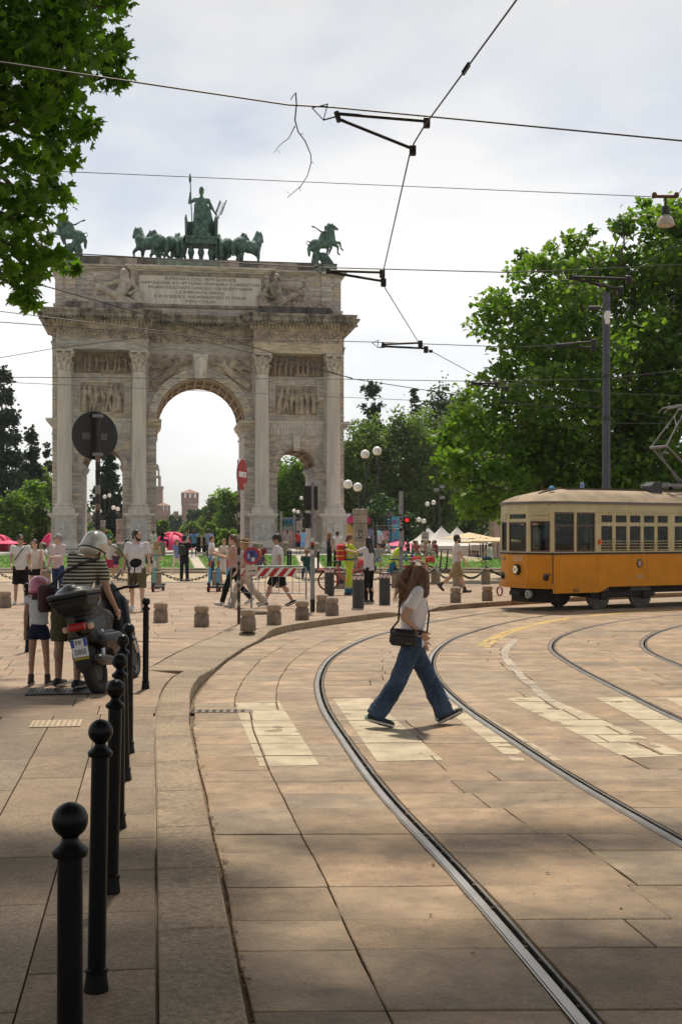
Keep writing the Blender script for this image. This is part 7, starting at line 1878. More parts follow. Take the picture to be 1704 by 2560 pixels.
  # ---- shoes
  for n in 'LR':
    b = MB(); hd, ft = J['he' + n], J['ft' + n]; b.cap(hd + Vector((0, 0, .018 * k)), hd.lerp(ft, .5) + Vector((0, 0, .016 * k)), .046 * k, .046 * k, 8); b.cap(hd.lerp(ft, .45) + Vector((0, 0, .008 * k)), ft + Vector((0, 0, .004 * k)), .046 * k, .038 * k, 8); b.cap(hd + Vector((0, .01, .03)) * 1, J['an' + n] + Vector((0, 0, -.01 * k)), .046 * k, .046 * k, 8)
    if shoes is m_shoe_br: b.cap(J['an' + n] + Vector((0, 0, -.02 * k)), J['an' + n].lerp(J['kn' + n], .22), .052 * k, .055 * k, 8)
    sh_ = fig('shoe', b, min(vox, .014), shoes, root, 1)
    if vox < .019:
      d = (ft - hd); d.normalize(); u_ = Vector((0, 0, -1)); c_ = MB(); q0, q1 = hd - d * .03 * k + u_ * .012 * k, ft + d * .03 * k + u_ * .016 * k
      sdv = d.cross(Vector((0, 0, 1))).normalized(); w_ = .043 * k; pts = []
      for a, ww in ((0, .7), (.12, 1), (.6, 1.02), (.85, .95), (1.0, .5)): pts.append((q0.lerp(q1, a), w_ * ww))
      v = []
      for p_, ww in pts: v += [p_ + sdv * ww, p_ - sdv * ww, p_ - sdv * ww + Vector((0, 0, .022 * k)), p_ + sdv * ww + Vector((0, 0, .022 * k))]
      c_.add(v, [(i * 4 + j, i * 4 + (j + 1) % 4, i * 4 + 4 + (j + 1) % 4, i * 4 + 4 + j) for i in range(4) for j in range(4)] + [(3, 2, 1, 0), (16, 17, 18, 19)]); c_.build('sole', m_sole, sh_)
  # ---- head wear
  hk, hcn = hair[0], hair[1] if len(hair) > 1 else 'dark'; hm = HAIRS.get(hcn)
  if hk in ('short', 'long', 'bun', 'cap', 'hat', 'wavy', 'pony'):
    b = MB(); b.ell(HP(0, -.022, .038), [.088 * k, .102 * k, .102 * k], 14, 10, HR); b.ell(HP(0, -.05, -.01), [.078 * k, .07 * k, .085 * k], 12, 8, HR)
    for s in (-1, 1): b.ell(HP(s * .07, -.01, .03), [.022 * k, .05 * k, .055 * k], 8, 6, HR)
    rr_ = random.Random(len(lb))
    if hk in ('long', 'hat') and hcn != 'none':
      for s in (-1, -.4, .4, 1): b.cap(HP(s * .07, -.05, 0), P(s * .085, -.10, 1.34), .04 * k, .035 * k, 8)
      for s in (-1, 1): b.cap(HP(s * .085, -.005, .01), P(s * .105, -.02, 1.40), .03 * k, .03 * k, 8)
    if hk == 'wavy':
      for s in (-1, -.66, -.33, 0, .33, .66, 1):
        a = HP(s * .085, -.05 + .03 * abs(s), .05); c = HP(s * .12, -.10 + .055 * abs(s), -.11); d = HP(s * .115, -.135 + .08 * abs(s), -.25); e2 = HP(s * .10, -.15 + .10 * abs(s), -.33)
        b.cap(a, c, .044 * k, .048 * k, 8); b.cap(c, d, .048 * k, .045 * k, 8); b.cap(d, e2, .045 * k, .028 * k, 8)
      for s in (-1, 1):
        for j in range(4): b.cap(HP(s * .08, .02 + .02 * j, .07 - .02 * j), HP(s * (.105 + .01 * (j % 2)), .03 + .022 * j, -.19 - .025 * (j % 2)), .024 * k, .026 * k, 8)
        b.cap(HP(s * .1, .03, -.1), HP(s * .11, .05, -.24), .034 * k, .028 * k, 8)
      for q in range(18): b.ell(HP(rr_.uniform(-.13, .13), rr_.uniform(-.17, -.04), rr_.uniform(-.34, -.1)), [.022 * k, .022 * k, .035 * k], 6, 5)
    if hk == 'bun': b.ell(HP(0, -.11, .07), [.04 * k, .04 * k, .04 * k], 10, 7)
    if hk == 'pony': b.cap(HP(0, -.11, .02), HP(0, -.15, -.16), .034 * k, .022 * k, 8)
    fig('hair', b, min(vox, .014), hm if hcn != 'none' else HAIRS['dark'], root, 1, disp=(.02, .02) if hk == 'wavy' else None)
  if hk == 'cap':
    b = MB(); b.ell(HP(0, -.015, .06), [.096 * k, .112 * k, .085 * k], 14, 9, HR); fig('cap', b, .012, hair[2], root, 1)
    MB().prism([(-.07, .06), (.07, .06), (.075, .12), (.05, .165), (-.05, .165), (-.075, .12)], 0, .012).xf(Matrix.Scale(k, 4)).xf(Matrix.Translation(HP(0, 0, .05)) @ HR.to_4x4()).build('cap_brim', hair[2], root)
  if hk == 'hat':
    b = MB(); b.lathe([(.105, .02), (.17, .012), (.175, .02), (.12, .032), (.1, .045), (.096, .12), (.085, .135), (0, .14)], n=24, caps=False).xf(Matrix.Scale(k, 4)).xf(Matrix.Translation(HP(0, -.015, .03)) @ HR.to_4x4() @ Matrix.Rotation(R(8), 4, 'X')).build('straw_hat', hair[2], root, smooth=50)
    MB().lathe([(.1035, .044), (.1005, .075)], n=24, caps=False).xf(Matrix.Scale(k, 4)).xf(Matrix.Translation(HP(0, -.015, .03)) @ HR.to_4x4() @ Matrix.Rotation(R(8), 4, 'X')).build('hat_band', m_shoe_b, root)
  if vox < .03:
    for s in (-1, 1): MB().ell(HP(s * .032, .083, .012), [.014 * k, .009 * k, .009 * k], 8, 6, HR).build('eye', m_eye, root)
    MB().ell(HP(0, .088, -.062), [.024 * k, .008 * k, .007 * k], 8, 5, HR).build('mouth', mat('lips', (.35, .14, .11), .5), root)
    for s in (-1, 1): MB().ell(HP(s * .034, .088, .036), [.02 * k, .007 * k, .005 * k], 8, 5, HR).build('eyebrow', hm or HAIRS['dark'], root)
  if glasses:
    gl = MB()
    for s in (-1, 1): gl.ell(HP(s * .034, .094, .012), [.03 * k, .009 * k, .022 * k], 10, 7, HR); gl.cyl(HP(s * .062, .085, .018), HP(s * .08, -.01, .012), .004, n=5)
    gl.cyl(HP(-.02, .1, .016), HP(.02, .1, .016), .004, n=5); gl.build('sunglasses', m_eye, root)
  if beard:
    b = MB(); b.ell(HP(0, .045, -.085), [.058 * k, .056 * k, .045 * k], 12, 8, HR)
    for s in (-1, 1): b.cap(HP(s * .068, .01, -.01), HP(s * .05, .045, -.08), .018 * k, .026 * k, 8)
    fig('beard', b, .012, hm, root, 1)
  return root, J, P, HP, k
def strap(root, pts, r, m, name='strap'):
  return MB().tube(pts, r, 6).build(name, m, root)
WALK = dict(hipL=22, kneeL=6, hipR=-20, kneeR=22, footR=-28, footL=8, armL=(-14, 8, 16, 0), armR=(16, 8, 22, 0))
WALK2 = dict(hipR=22, kneeR=6, hipL=-20, kneeL=22, footL=-28, footR=8, armR=(-14, 8, 16, 0), armL=(16, 8, 22, 0))
SIT = dict(hipL=88, kneeL=86, hipR=84, kneeR=88, abdL=8, abdR=8, armL=(30, 8, 50, 10), armR=(30, 8, 50, 10), lean=6)
black_l = mat('black_leather', (.010, .010, .011), .45, var=.3, vs=10, bump=.15, bs=40)
# --- woman striding over the crossing
wp = Vector(((onz(962, 1815).x + onz(1105, 1815).x) / 2 - .02, 11.75, .004))
denim = mat('denim', (.05, .08, .135), .85, var=.5, vs=5, bump=.4, bs=60, col2=(.02, .034, .062), spec=.2)
root, J, P, HP, k = person('woman with long wavy hair, white tee and wide jeans striding over the crossing', wp, 86, 1.615, dict(hipL=27, kneeL=3, footL=26, hipR=-21, kneeR=13, footR=-14, lean=5, armR=(-30, 7, 78, 20), armL=(-4, 2, 30, 20), abdL=1, abdR=1, toeL=0, toeR=0),
   ('tee', mat('white_tee', (.62, .60, .64), .85, var=.08, vs=7, bump=.35, bs=18, spec=.2, bd=.03)), ('wide', denim), m_shoe_b, 1, ('wavy', 'brown'), .011, fem=True, hands=True, head=12, nod=4)
st_ = MB(); rs_ = random.Random(12)
for i in range(150):                       # loose wavy strands over the hair mass
  a = R(rs_.uniform(150, 390)); x0, y0 = .088 * math.cos(a), -.02 + .10 * math.sin(a); ln_ = rs_.uniform(.26, .42); ph = rs_.uniform(0, 6); am = rs_.uniform(.006, .014); pts = []
  out_ = rs_.uniform(1.15, 1.75)
  for j in range(9):
    t = j / 8; q = 1 + (out_ - 1) * math.sin(min(1, t * 1.4) * 1.57); z = .09 - ln_ * t - .02
    pts.append(HP(x0 * q + am * math.sin(ph + t * 13), y0 * q - .03 * t + am * math.cos(ph + t * 11), z))
  st_.tube(pts, [.0035 * (1 - .5 * j / 8) for j in range(9)], 4)
tag(st_.build('hair_strands', mat('hair_warm', (.21, .10, .042), .45, var=.5, vs=18), root), kind='stuff')
b = MB(); c = P(.17, -.10, .96); b.cbox(-.045, .045, -.135, .12, -.085, .075, .03); bg_ = b.build('handbag', black_l, root, c, rot=(R(-6), R(4), 0)); MB().cbox(.036, .052, -.13, .115, -.07, .02, .01).build('flap', black_l, bg_); MB().cbox(.05, .056, .02, .07, -.05, -.044, .002).build('zip_pull', m_steel, bg_)
strap(root, [c + Vector((0, -.13, .06)), P(.15, -.17, 1.12), P(.03, -.16, 1.32), P(-.06, -.11, 1.44), P(-.10, 0, 1.475), P(-.06, .1, 1.42), P(.05, .15, 1.2), P(.15, .13, 1.03), c + Vector((0, .115, .06))], .010, black_l)
MB().lathe([(.031, -.012), (.034, 0), (.031, .012)], n=14).xf(Matrix.Translation(J['wrR']) @ Vector((0, 0, 1)).rotation_difference(J['fdR']).to_matrix().to_4x4()).build('wristband', black_l, root)
for n in 'LR': MB().cbox(-.03, .03, -.02, .015, 0, .05, .012).build('heel_patch', mat('mint', (.35, .55, .42), .6), root, J['he' + n] + Vector((0, -.032, -.005)))
# --- rider and child at the motor scooter
stripe_m = mat('striped_tee', (.62, .58, .50), .9, spec=.2)
nt_ = stripe_m.node_tree; bs_n = [n for n in nt_.nodes if n.type == 'BSDF_PRINCIPLED'][0]
wv = nt_.nodes.new('ShaderNodeTexWave'); wv.bands_direction = 'Z'; wv.inputs['Scale'].default_value = 8.2; wv.inputs['Distortion'].default_value = 0.6; wv.inputs['Detail Scale'].default_value = .6
tcn = nt_.nodes.new('ShaderNodeTexCoord'); nt_.links.new(tcn.outputs['Object'], wv.inputs['Vector'])
rpn = nt_.nodes.new('ShaderNodeValToRGB'); rpn.color_ramp.elements[0].position = .46; rpn.color_ramp.elements[0].color = (.025, .025, .025, 1); rpn.color_ramp.elements[1].position = .54; rpn.color_ramp.elements[1].color = (.40, .37, .30, 1)
nt_.links.new(wv.outputs['Fac'], rpn.inputs['Fac']); nt_.links.new(rpn.outputs['Color'], bs_n.inputs['Base Color'])
olive = (.10, .09, .055)
root, J, P, HP, k = person('man in striped tee, olive shorts and silver helmet bending at the motor scooter', (-2.99, 13.62, PZ + .012), 16, 1.77, dict(lean=27, side=13, armR=(20, 10, 22, -4), armL=(30, 4, 20, 10), abdL=4, abdR=4, hipL=2, hipR=-3, kneeR=2),
   ('tee', stripe_m), ('shorts', olive), m_shoe_b, 1, ('none',), .012, hands=True, head=24, nod=12, fat=1.06)
m_helm = mat('silver_helmet', (.52, .51, .46), .28, .25, var=.06, vs=6, coat=.6)
b = MB(); b.ell(HP(0, -.01, .035), [.142 * k, .165 * k, .15 * k], 20, 14); b.ell(HP(0, -.05, -.03), [.138 * k, .13 * k, .10 * k], 18, 10); h_ = fig('helmet', b, .012, m_helm, root, 4)
MB().tube([HP(.143 * math.cos(a), -.01 + .165 * math.sin(a), -.065) for a in [R(q) for q in range(150, 395, 12)]], .008, 6).build('helmet_rim', m_rub, root)
MB().tube([HP(-.11, .0, -.06), HP(-.06, .05, -.12), HP(0, .06, -.13), HP(.06, .05, -.12), HP(.11, 0, -.06)], .009, 6).build('chin_strap', black_l, root)
strap(root, [P(-.22, -.13, .98), P(-.1, -.165, 1.17), P(.05, -.155, 1.33), P(.13, -.09, 1.43), P(.14, 0, 1.47), P(.1, .1, 1.4)], .016, black_l)
MB().cbox(-.06, .06, -.12, .12, -.2, .1, .03).build('shoulder_bag', mat('maroon_bag', (.05, .012, .015), .7), root, P(-.26, -.05, .93))
child, J, P, HP, k = person('small child in pink helmet, white top and dark shorts seen from behind', onz(98, 1713, PZ), 4, 1.18, dict(armL=(2, 8, 6, 0), armR=(2, 12, 8, 0), abdL=4, abdR=5), ('crop', mat('child_white', (.60, .60, .64), .85, var=.06, vs=8, bump=.3, bs=20)), ('hot', (.02, .025, .06)), m_shoe_br, 1, ('short', 'dark'), .011, fat=.95)
m_ph = mat('pink_helmet', (.52, .13, .22), .3, var=.08, vs=6, coat=.6)
b = MB(); b.ell(HP(0, -.0, .035), [.175 * k, .19 * k, .165 * k], 20, 14); b.ell(HP(0, -.03, -.04), [.172 * k, .175 * k, .11 * k], 18, 10); fig('helmet', b, .012, m_ph, child, 4)
MB().cyl(HP(.165, -.06, .05), HP(.178, -.065, .05), .035 * k, n=16).build('badge', mat('lime_badge', (.40, .50, .08), .5), child); MB().cyl(HP(.176, -.065, .05), HP(.182, -.066, .05), .018 * k, n=12).build('badge_centre', m_eye, child)
MB().tube([HP(.172 * math.cos(a), -.02 + .18 * math.sin(a), -.1) for a in [R(q) for q in range(0, 360, 15)]], .009, 6, closed=True).build('helmet_rim', m_rub, child)
b = MB()
for s in (-1, -.3, .3, 1): b.cap(HP(s * .07, -.06, -.08), HP(s * .075, -.08, -.19), .035 * k, .03 * k, 8)
fig('hair_ends', b, .012, HAIRS['dark'], child, 1)
# --- figures in the middle distance
def stand(lb, x, y, face, H, zf=None, **kw):
  p = onz(x, y, .11) if zf is None else ong(x, y, zf)
  return person(lb, p, face, H, **kw)
WHT, NAVY, BLK, BEI, PNK = (.68, .67, .68), (.015, .02, .04), (.012, .012, .014), (.45, .36, .26), (.62, .50, .52)
sq = lambda Y: .10 if Y < 46 else gz(Y)
r_, J, P, HP, k = stand('man in white tee and black shorts with crossbody strap at the left edge', 52, 1511, 168, 1.72, top=('tee', WHT), bottom=('shorts', BLK), hair=('short', 'dark'), skin=1, glasses=True, vox=.02, pose=dict(armL=(10, 10, 30, 0), armR=(12, 8, 40, 10)), head=-20)
strap(r_, [P(-.12, .12, 1.45), P(0, .15, 1.3), P(.14, .12, 1.1)], .012, black_l)
r_, J, P, HP, k = stand('woman in cream sleeveless top and black shorts with pale belt bag', 88, 1507, 190, 1.60, top=('tank', (.66, .60, .52)), bottom=('hot', BLK), hair=('bun', 'dark'), skin=0, fem=True, vox=.02)
MB().cbox(-.12, .12, -.04, .04, -.07, .06, .03).build('belt_bag', mat('pale_leather', (.55, .46, .38), .6), r_, P(.02, .16, 1.0))
stand('grey-haired man in pale pink shirt, jeans and sunglasses', 146, 1506, 212, 1.74, top=('long', PNK), bottom=('trousers', (.03, .06, .16)), hair=('short', 'grey'), skin=0, glasses=True, vox=.02, shoes=m_shoe_br, pose=dict(armL=(20, 8, 70, 10), armR=(6, 8, 14, 0)), head=30)
stand('bearded man in white short-sleeved shirt and olive shorts walking forward', 343, 1529, 176, 1.83, top=('shirt', (.66, .64, .68)), bottom=('shorts', (.13, .11, .055)), hair=('short', 'dark'), skin=0, beard=True, vox=.016, pose=dict(WALK, hipL=12, hipR=-10, kneeR=14, footR=-14, footL=2, armL=(8, 12, 20, 0), armR=(2, 14, 12, 0)), head=-58, fat=1.1, group=None)
r_, J, P, HP, k = stand('man in black tee and dark trousers with backpack and cap, seen from behind', 461, 1454, 20, 1.76, zf=sq, top=('tee', BLK), bottom=('trousers', NAVY), hair=('cap', 'dark', mat('navy_cap', (.02, .025, .045), .8)), skin=0, vox=.03, shoes=m_shoe_b, pose=dict(armR=(40, 10, 60, 10)))
fig('backpack', MB().cbox(-.15, .15, -.3, -.1, 1.0 * k, 1.4 * k, .06), .03, black_l, r_, 3)
stand('woman in blue blouse and white trousers walking on the gravel', 443, 1436, 150, 1.62, zf=sq, top=('shirt', (.16, .24, .5)), bottom=('trousers', (.62, .57, .54)), hair=('long', 'brown'), fem=True, vox=.03, pose=WALK, glasses=True)
stand('man in white tee and jeans standing behind the kick scooters', 529, 1454, 100, 1.74, zf=sq, top=('tee', WHT), bottom=('trousers', (.03, .05, .12)), hair=('short', 'brown'), vox=.025, head=10)
r_, J, P, HP, k = stand('woman in white dress with black bag looking at her phone by the scooters', 560, 1452, 195, 1.62, zf=sq, top=('tank', (.6, .58, .55)), bottom=('skirt', (.62, .58, .54)), hair=('short', 'blond'), fem=True, vox=.025, pose=dict(armL=(35, 5, 80, 25), armR=(35, 5, 80, 25)), nod=18)
MB().cbox(-.12, .12, -.05, .05, -.1, .08, .03).build('black_bag', black_l, r_, P(0, .15, 1.05))
r_, J, P, HP, k = stand('man in pink top and black trousers with phone walking left behind the sign pole', 584, 1514, 268, 1.76, top=('tee', (.50, .32, .28)), bottom=('trousers', BLK), hair=('short', 'brown'), skin=0, vox=.02, pose=dict(WALK, armL=(30, 5, 80, 10), armR=(35, 5, 80, 10)), nod=12)
MB().cbox(-.04, .04, -.005, .005, 0, .14, .003).build('phone', black_l, r_, J['haL'] + Vector((.02, .05, .02)))
stand('woman in straw hat, grey tee and beige trousers striding left', 612, 1520, 258, 1.66, top=('tee', (.42, .38, .33)), bottom=('wide', (.50, .43, .34)), hair=('hat', 'blond', mat('straw', (.50, .34, .16), .8, var=.3, vs=30, bump=.3, bs=60)), fem=True, vox=.018, pose=dict(WALK2, hipR=26, hipL=-24), head=-20)
stand('man in white tee, black shorts and black cap walking left past the barrier', 694, 1517, 270, 1.76, top=('tee', (.66, .65, .68)), bottom=('shorts', BLK), hair=('cap', 'dark', m_shoe_b), skin=1, glasses=True, vox=.016, shoes=m_shoe_b, pose=dict(WALK, hipL=24, hipR=-18, kneeR=14, footR=-20, armR=(10, 8, 30, 5)), nod=14, fat=1.08)
# paramedics
hv = mat('hi_vis_yellow', (.50, .62, .02), .7, var=.12, vs=8, bump=.3, bs=20); petrol = mat('petrol_blue', (.01, .13, .22), .8, var=.15, vs=8); refl = mat('reflective_grey', (.45, .46, .44), .5)
def paramedic(lb, p, face, H, pose, hair, bottom, pack=True, **kw):
  r_, J, P, HP, k = person(lb, p, face, H, pose, ('jacket', hv), ('trousers', bottom), m_shoe_b, 0, hair, .02, **kw)
  for z in (1.0, 1.12): MB().lathe([(.19 * k, 0), (.19 * k, .045)], n=20, caps=False).xf(Matrix.Translation(P(0, 0, z)) @ Matrix.Diagonal((1, .8, 1, 1))).build('reflective_band', refl if z > 1.05 else petrol, r_)
  for n in 'LR':
    d = (J['an' + n] - J['kn' + n]).normalized(); q = Vector((0, 0, 1)).rotation_difference(d).to_matrix().to_4x4()
    for t, m, h in ((.55, refl, .05), (.72, petrol, .12)): MB().lathe([(.082 * k, 0), (.082 * k, h)], n=14, caps=False).xf(Matrix.Translation(J['kn' + n].lerp(J['an' + n], t)) @ q).build('trouser_band', m, r_)
    d = (J['wr' + n] - J['el' + n]).normalized(); q = Vector((0, 0, 1)).rotation_difference(d).to_matrix().to_4x4()
    for t, m, h in ((.1, petrol, .16), (.3, refl, .05)): MB().lathe([(.064 * k, 0), (.062 * k, h)], n=14, caps=False).xf(Matrix.Translation(J['el' + n].lerp(J['wr' + n], t)) @ q).build('sleeve_band', m, r_)
    MB().ell(J['ha' + n] + J['fd' + n] * .02, [.05, .05, .06], 8, 6).build('glove', mat('blue_glove', (.03, .05, .30), .6), r_)
  if pack:
    m = mat('red_pack', (.50, .02, .02), .7, var=.15, vs=8); b = MB().cbox(-.17, .17, -.36, -.12, 1.0 * k, 1.48 * k, .06); pk_ = fig('rucksack', b, .025, m, r_, 3)
    for z in (1.12, 1.28): MB().box(-.172, .172, -.362, -.2, z * k, (z + .03) * k).build('yellow_strip', mat('yellow_strip', (.6, .5, .03), .6), pk_)
  return r_
paramedic('paramedic in yellow high-visibility suit carrying a red rucksack', onz(872, 1488, .10), 75, 1.74, dict(armL=(40, 6, 50, 15), armR=(38, 6, 55, 15), hipL=8, hipR=-6), ('short', 'brown'), hv, nod=18)
paramedic('paramedic in yellow jacket and blue trousers bending to the right', ong(980, 1470, sq), 78, 1.66, dict(lean=28, hipL=30, kneeL=30, hipR=-18, kneeR=14, footR=-15, armL=(45, 6, 60, 15), armR=(30, 6, 40, 5)), ('short', 'dark'), petrol, pack=False, nod=10, fem=True)
r_, J, P, HP, k = stand('woman with long black hair in white tee and black trousers holding up a phone', 921, 1508, 305, 1.66, top=('tee', (.64, .62, .66)), bottom=('slim', BLK), hair=('long', 'dark'), fem=True, vox=.016, shoes=m_shoe_b, pose=dict(armL=(72, 4, 30, 5), armR=(10, 6, 85, 10)))
MB().cbox(-.075, .075, -.006, .006, -.02, .06, .005).build('phone', black_l, r_, J['haL'] + Vector((0, .04, .02))); MB().cbox(-.12, .1, -.05, .05, -.1, .06, .03).build('shoulder_bag', black_l, r_, P(.2, -.02, .93)); strap(r_, [P(.2, 0, .98), P(.1, -.13, 1.3), P(.0, -.06, 1.47), P(.0, .08, 1.44), P(.18, .1, 1.0)], .014, black_l)
stand('bearded man in white tee and khaki shorts walking right', 1141, 1484, 84, 1.78, zf=lambda Y: .1, top=('tee', (.62, .58, .56)), bottom=('shorts', (.34, .26, .15)), hair=('short', 'dark'), skin=0, beard=True, vox=.02, shoes=m_shoe_br, pose=dict(WALK, hipR=-26, kneeR=30, footR=-50, armR=(14, 8, 20, 0), armL=(-12, 8, 12, 0)))
# --- background figures
bgv = .042
def bg_p(lb, x, y, face, H, top, bottom, hair=('short', 'dark'), skin=0, pose=None, **kw): return stand(lb, x, y, face, H, zf=sq, top=top, bottom=bottom, hair=hair, skin=skin, pose=pose or {}, vox=bgv, group='people far back by the arch', **kw)
bg_p('man in green shirt and red cap standing before the left side arch', 266, 1393, 170, 1.78, ('tee', (.03, .16, .13)), ('trousers', NAVY), ('cap', 'dark', m_red), 2)
bg_p('man in white jacket and black trousers standing by the left inner pedestal', 384, 1392, 20, 1.78, ('jacket', (.6, .6, .58)), ('trousers', BLK), ('short', 'dark'))
p = ong(405, 1390); person('man in black sitting sideways on a granite stub', p, 80, 1.74, SIT, ('jacket', BLK), ('trousers', (.02, .02, .05)), m_shoe_b, 2, ('short', 'dark'), bgv, seat=1.02, group='people far back by the arch')
bg_p('woman raising an arm beside the pink canopy', 466, 1392, 190, 1.66, ('tee', (.5, .5, .52)), ('trousers', NAVY), ('long', 'brown'), 0, dict(armL=(150, 10, 20, 0)), fem=True)
bg_p('man in light blue shirt and dark shorts looking at his hands', 485, 1394, 185, 1.82, ('tee', (.10, .24, .45)), ('shorts', BLK), ('short', 'dark'), 2, dict(armL=(35, 6, 85, 20), armR=(35, 6, 85, 20)))
bg_p('man in pale blue shirt seen from behind in the main arch', 524, 1396, 0, 1.84, ('shirt', (.24, .32, .55)), ('trousers', NAVY))
bg_p('woman in black dress far in the main arch', 497, 1391, 180, 1.6, ('tank', BLK), ('skirt', BLK), ('long', 'dark'), fem=True)
bg_p('second woman in black dress far in the main arch', 511, 1391, 160, 1.6, ('tank', (.03, .02, .03)), ('skirt', BLK), ('pony', 'brown'), fem=True)
bg_p('man in red tee and black shorts on the platform', 745, 1385, 20, 1.76, ('tee', (.42, .02, .025)), ('shorts', BLK), shoes=m_shoe_b)
bg_p('man in light blue outfit beside the red tee', 757, 1385, 340, 1.86, ('shirt', (.25, .42, .66)), ('shorts', (.2, .35, .6)))
bg_p('man with pale backpack before the screen', 718, 1384, 5, 1.76, ('tee', (.36, .33, .26)), ('shorts', (.2, .17, .13)), skin=2)
bg_p('person in white top left of the backpack man', 695, 1386, 180, 1.66, ('tank', WHT), ('shorts', BLK), ('long', 'dark'), 1, fem=True)
bg_p('girl with long hair and navy dress by the lawn', 823, 1427, 60, 1.66, ('tank', (.03, .035, .06)), ('slim', BLK), ('long', 'red'), 0, fem=True)
r_ = bg_p('man in white with dark backpack next to the girl', 843, 1424, 20, 1.72, ('tee', WHT), ('trousers', BLK))
bg_p('man with glasses in white shirt and red shorts behind the windshield', 276, 1452, 178, 1.70, ('shirt', WHT), ('shorts', (.45, .05, .12)), ('short', 'dark'), glasses=True)
bg_p('little girl in dark top and pink shorts', 291, 1453, 200, 1.18, ('tee', (.06, .04, .09)), ('hot', (.75, .22, .38)), ('pony', 'brown'), 0, dict(armR=(60, 10, 80, 10)))
bg_p('boy in white tee and grey shorts behind the three people', 107, 1446, 100, 1.42, ('tee', WHT), ('shorts', (.18, .2, .22)), skin=2, pose=dict(armR=(40, 5, 30, 0), armL=(40, 5, 30, 0), lean=10))
bg_p('girl in pale green dress behind the bearded man', 391, 1446, 10, 1.55, ('tank', (.30, .34, .24)), ('skirt', (.32, .36, .26)), ('long', 'blond'), 0, fem=True)
bg_p('person in grey jeans walking right behind the bearded man', 318, 1453, 90, 1.66, ('tee', (.35, .45, .40)), ('trousers', (.16, .19, .24)), pose=WALK)
bg_p('boy in light tee behind the bearded man\'s shoulder', 374, 1430, 170, 1.6, ('tee', (.5, .5, .48)), ('shorts', NAVY))
def sit_p(lb, x, y, face, top, hair, seatz, skin=0, H=1.7, bottom=('trousers', (.03, .05, .12)), gr='people sitting by the lawn', zf=sq, pose=None): return person(lb, ong(x, y, zf), face, H, pose or SIT, top, bottom, m_shoe_b, skin, hair, bgv, group=gr, seat=seatz)
sit_p('woman in dark green tee sitting on the lawn step, back to the camera', 766, 1446, 0, ('tee', (.012, .06, .045)), ('pony', 'red'), .28, bottom=('trousers', (.04, .07, .18)))
sit_p('man in maroon tee sitting on the lawn, back to the camera', 653, 1418, 0, ('tee', (.22, .02, .035)), ('short', 'grey'), .25)
sit_p('person in purple top sitting behind the no-parking sign', 646, 1446, 20, ('tee', (.10, .07, .14)), ('long', 'blond'), .28, bottom=('trousers', (.12, .09, .16)))
sit_p('man in grey tee sitting on the lawn right of the phone woman', 945, 1422, 190, ('tee', (.30, .33, .36)), ('short', 'dark'), .28, 1, bottom=('shorts', (.2, .28, .42)))
sit_p('person with white cap sitting on the lawn edge left of the tram', 1226, 1412, 300, ('tee', WHT), ('cap', 'dark', m_white), .25, bottom=('shorts', (.05, .09, .18)))
low = dict(SIT, hipL=95, kneeL=110, hipR=95, kneeR=110)
rp = random.Random(9)
for i, (x, c, hc_) in enumerate(((865, (.5, .5, .5), 'dark'), (958, (.05, .05, .06), 'brown'), (972, (.6, .58, .6), 'dark'), (1020, (.03, .03, .03), 'dark'), (1032, (.1, .22, .2), 'brown'), (1040, (.4, .1, .08), 'brown'), (1052, (.62, .6, .6), 'dark'), (1063, (.5, .25, .2), 'blond'), (1071, (.55, .5, .45), 'dark'), (1082, (.45, .3, .22), 'brown'), (1090, (.25, .05, .06), 'dark'))):
  sit_p(['person in grey sitting left of the globe lamp pillar', 'dark-clad person sitting at the left of the feather flag', 'person in white sitting right of the feather flag', 'person in black sitting under the pink parasol', 'person in teal sitting before the white tent', 'person in rust top sitting before the white tent', 'person in white shirt sitting before the tent wall', 'fair-haired person in coral sitting before the tent', 'person in beige sitting before the tent', 'person with brown hair in tan sitting before the tent', 'person in dark red sitting at the tent corner'][i],
     x, 1391 + rp.uniform(-2, 5), rp.uniform(100, 260), ('tee', c), ('long' if i % 2 else 'short', hc_), .22, rp.choice([0, 1]), 1.7, gr='people sitting on the far lawn', pose=low, bottom=('shorts' if i % 3 else 'trousers', [(.2, .18, .15), (.05, .05, .06), (.3, .28, .26)][i % 3]))
# --- in the tram
TM = Matrix.Translation(P0) @ Matrix.Rotation(TA, 4, 'Z')
def in_tram(lb, x, y, z, face, pose, top, hair, seat=None, skin=0):
  p = TM @ Vector((x, y, z)); return person(lb, p, face, 1.7, pose, top, ('trousers', NAVY), m_shoe_b, skin, hair, .03, group='people in the tram', seat=seat)
in_tram('tram driver in light blue shirt standing behind the front window', .25, .6, .9, 241, dict(armL=(40, 5, 50, 0), armR=(40, 5, 50, 0)), ('shirt', (.16, .25, .42)), ('short', 'dark'))
for i, (x, y, c, h) in enumerate(((.55, .45, (.02, .02, .025), 'dark'), (.95, .5, (.03, .03, .04), 'grey'), (1.15, .9, (.02, .02, .02), 'dark'), (1.9, .35, (.3, .3, .3), 'grey'), (2.9, .35, (.25, .12, .1), 'brown'), (3.9, .35, (.12, .02, .12), 'dark'), (4.9, .35, (.2, .2, .22), 'grey'))):
  in_tram(['dark-clad passenger behind the first door window', 'grey-haired passenger behind the first door window', 'passenger in black behind the second door window', 'grey-haired passenger at the first side window', 'brown-haired passenger at the third side window', 'passenger in purple at the fourth side window', 'grey-haired passenger at the sixth side window'][i], x, y, .9, 61 if i % 2 else 241, SIT, ('long', c), ('short', h), .38, 0)

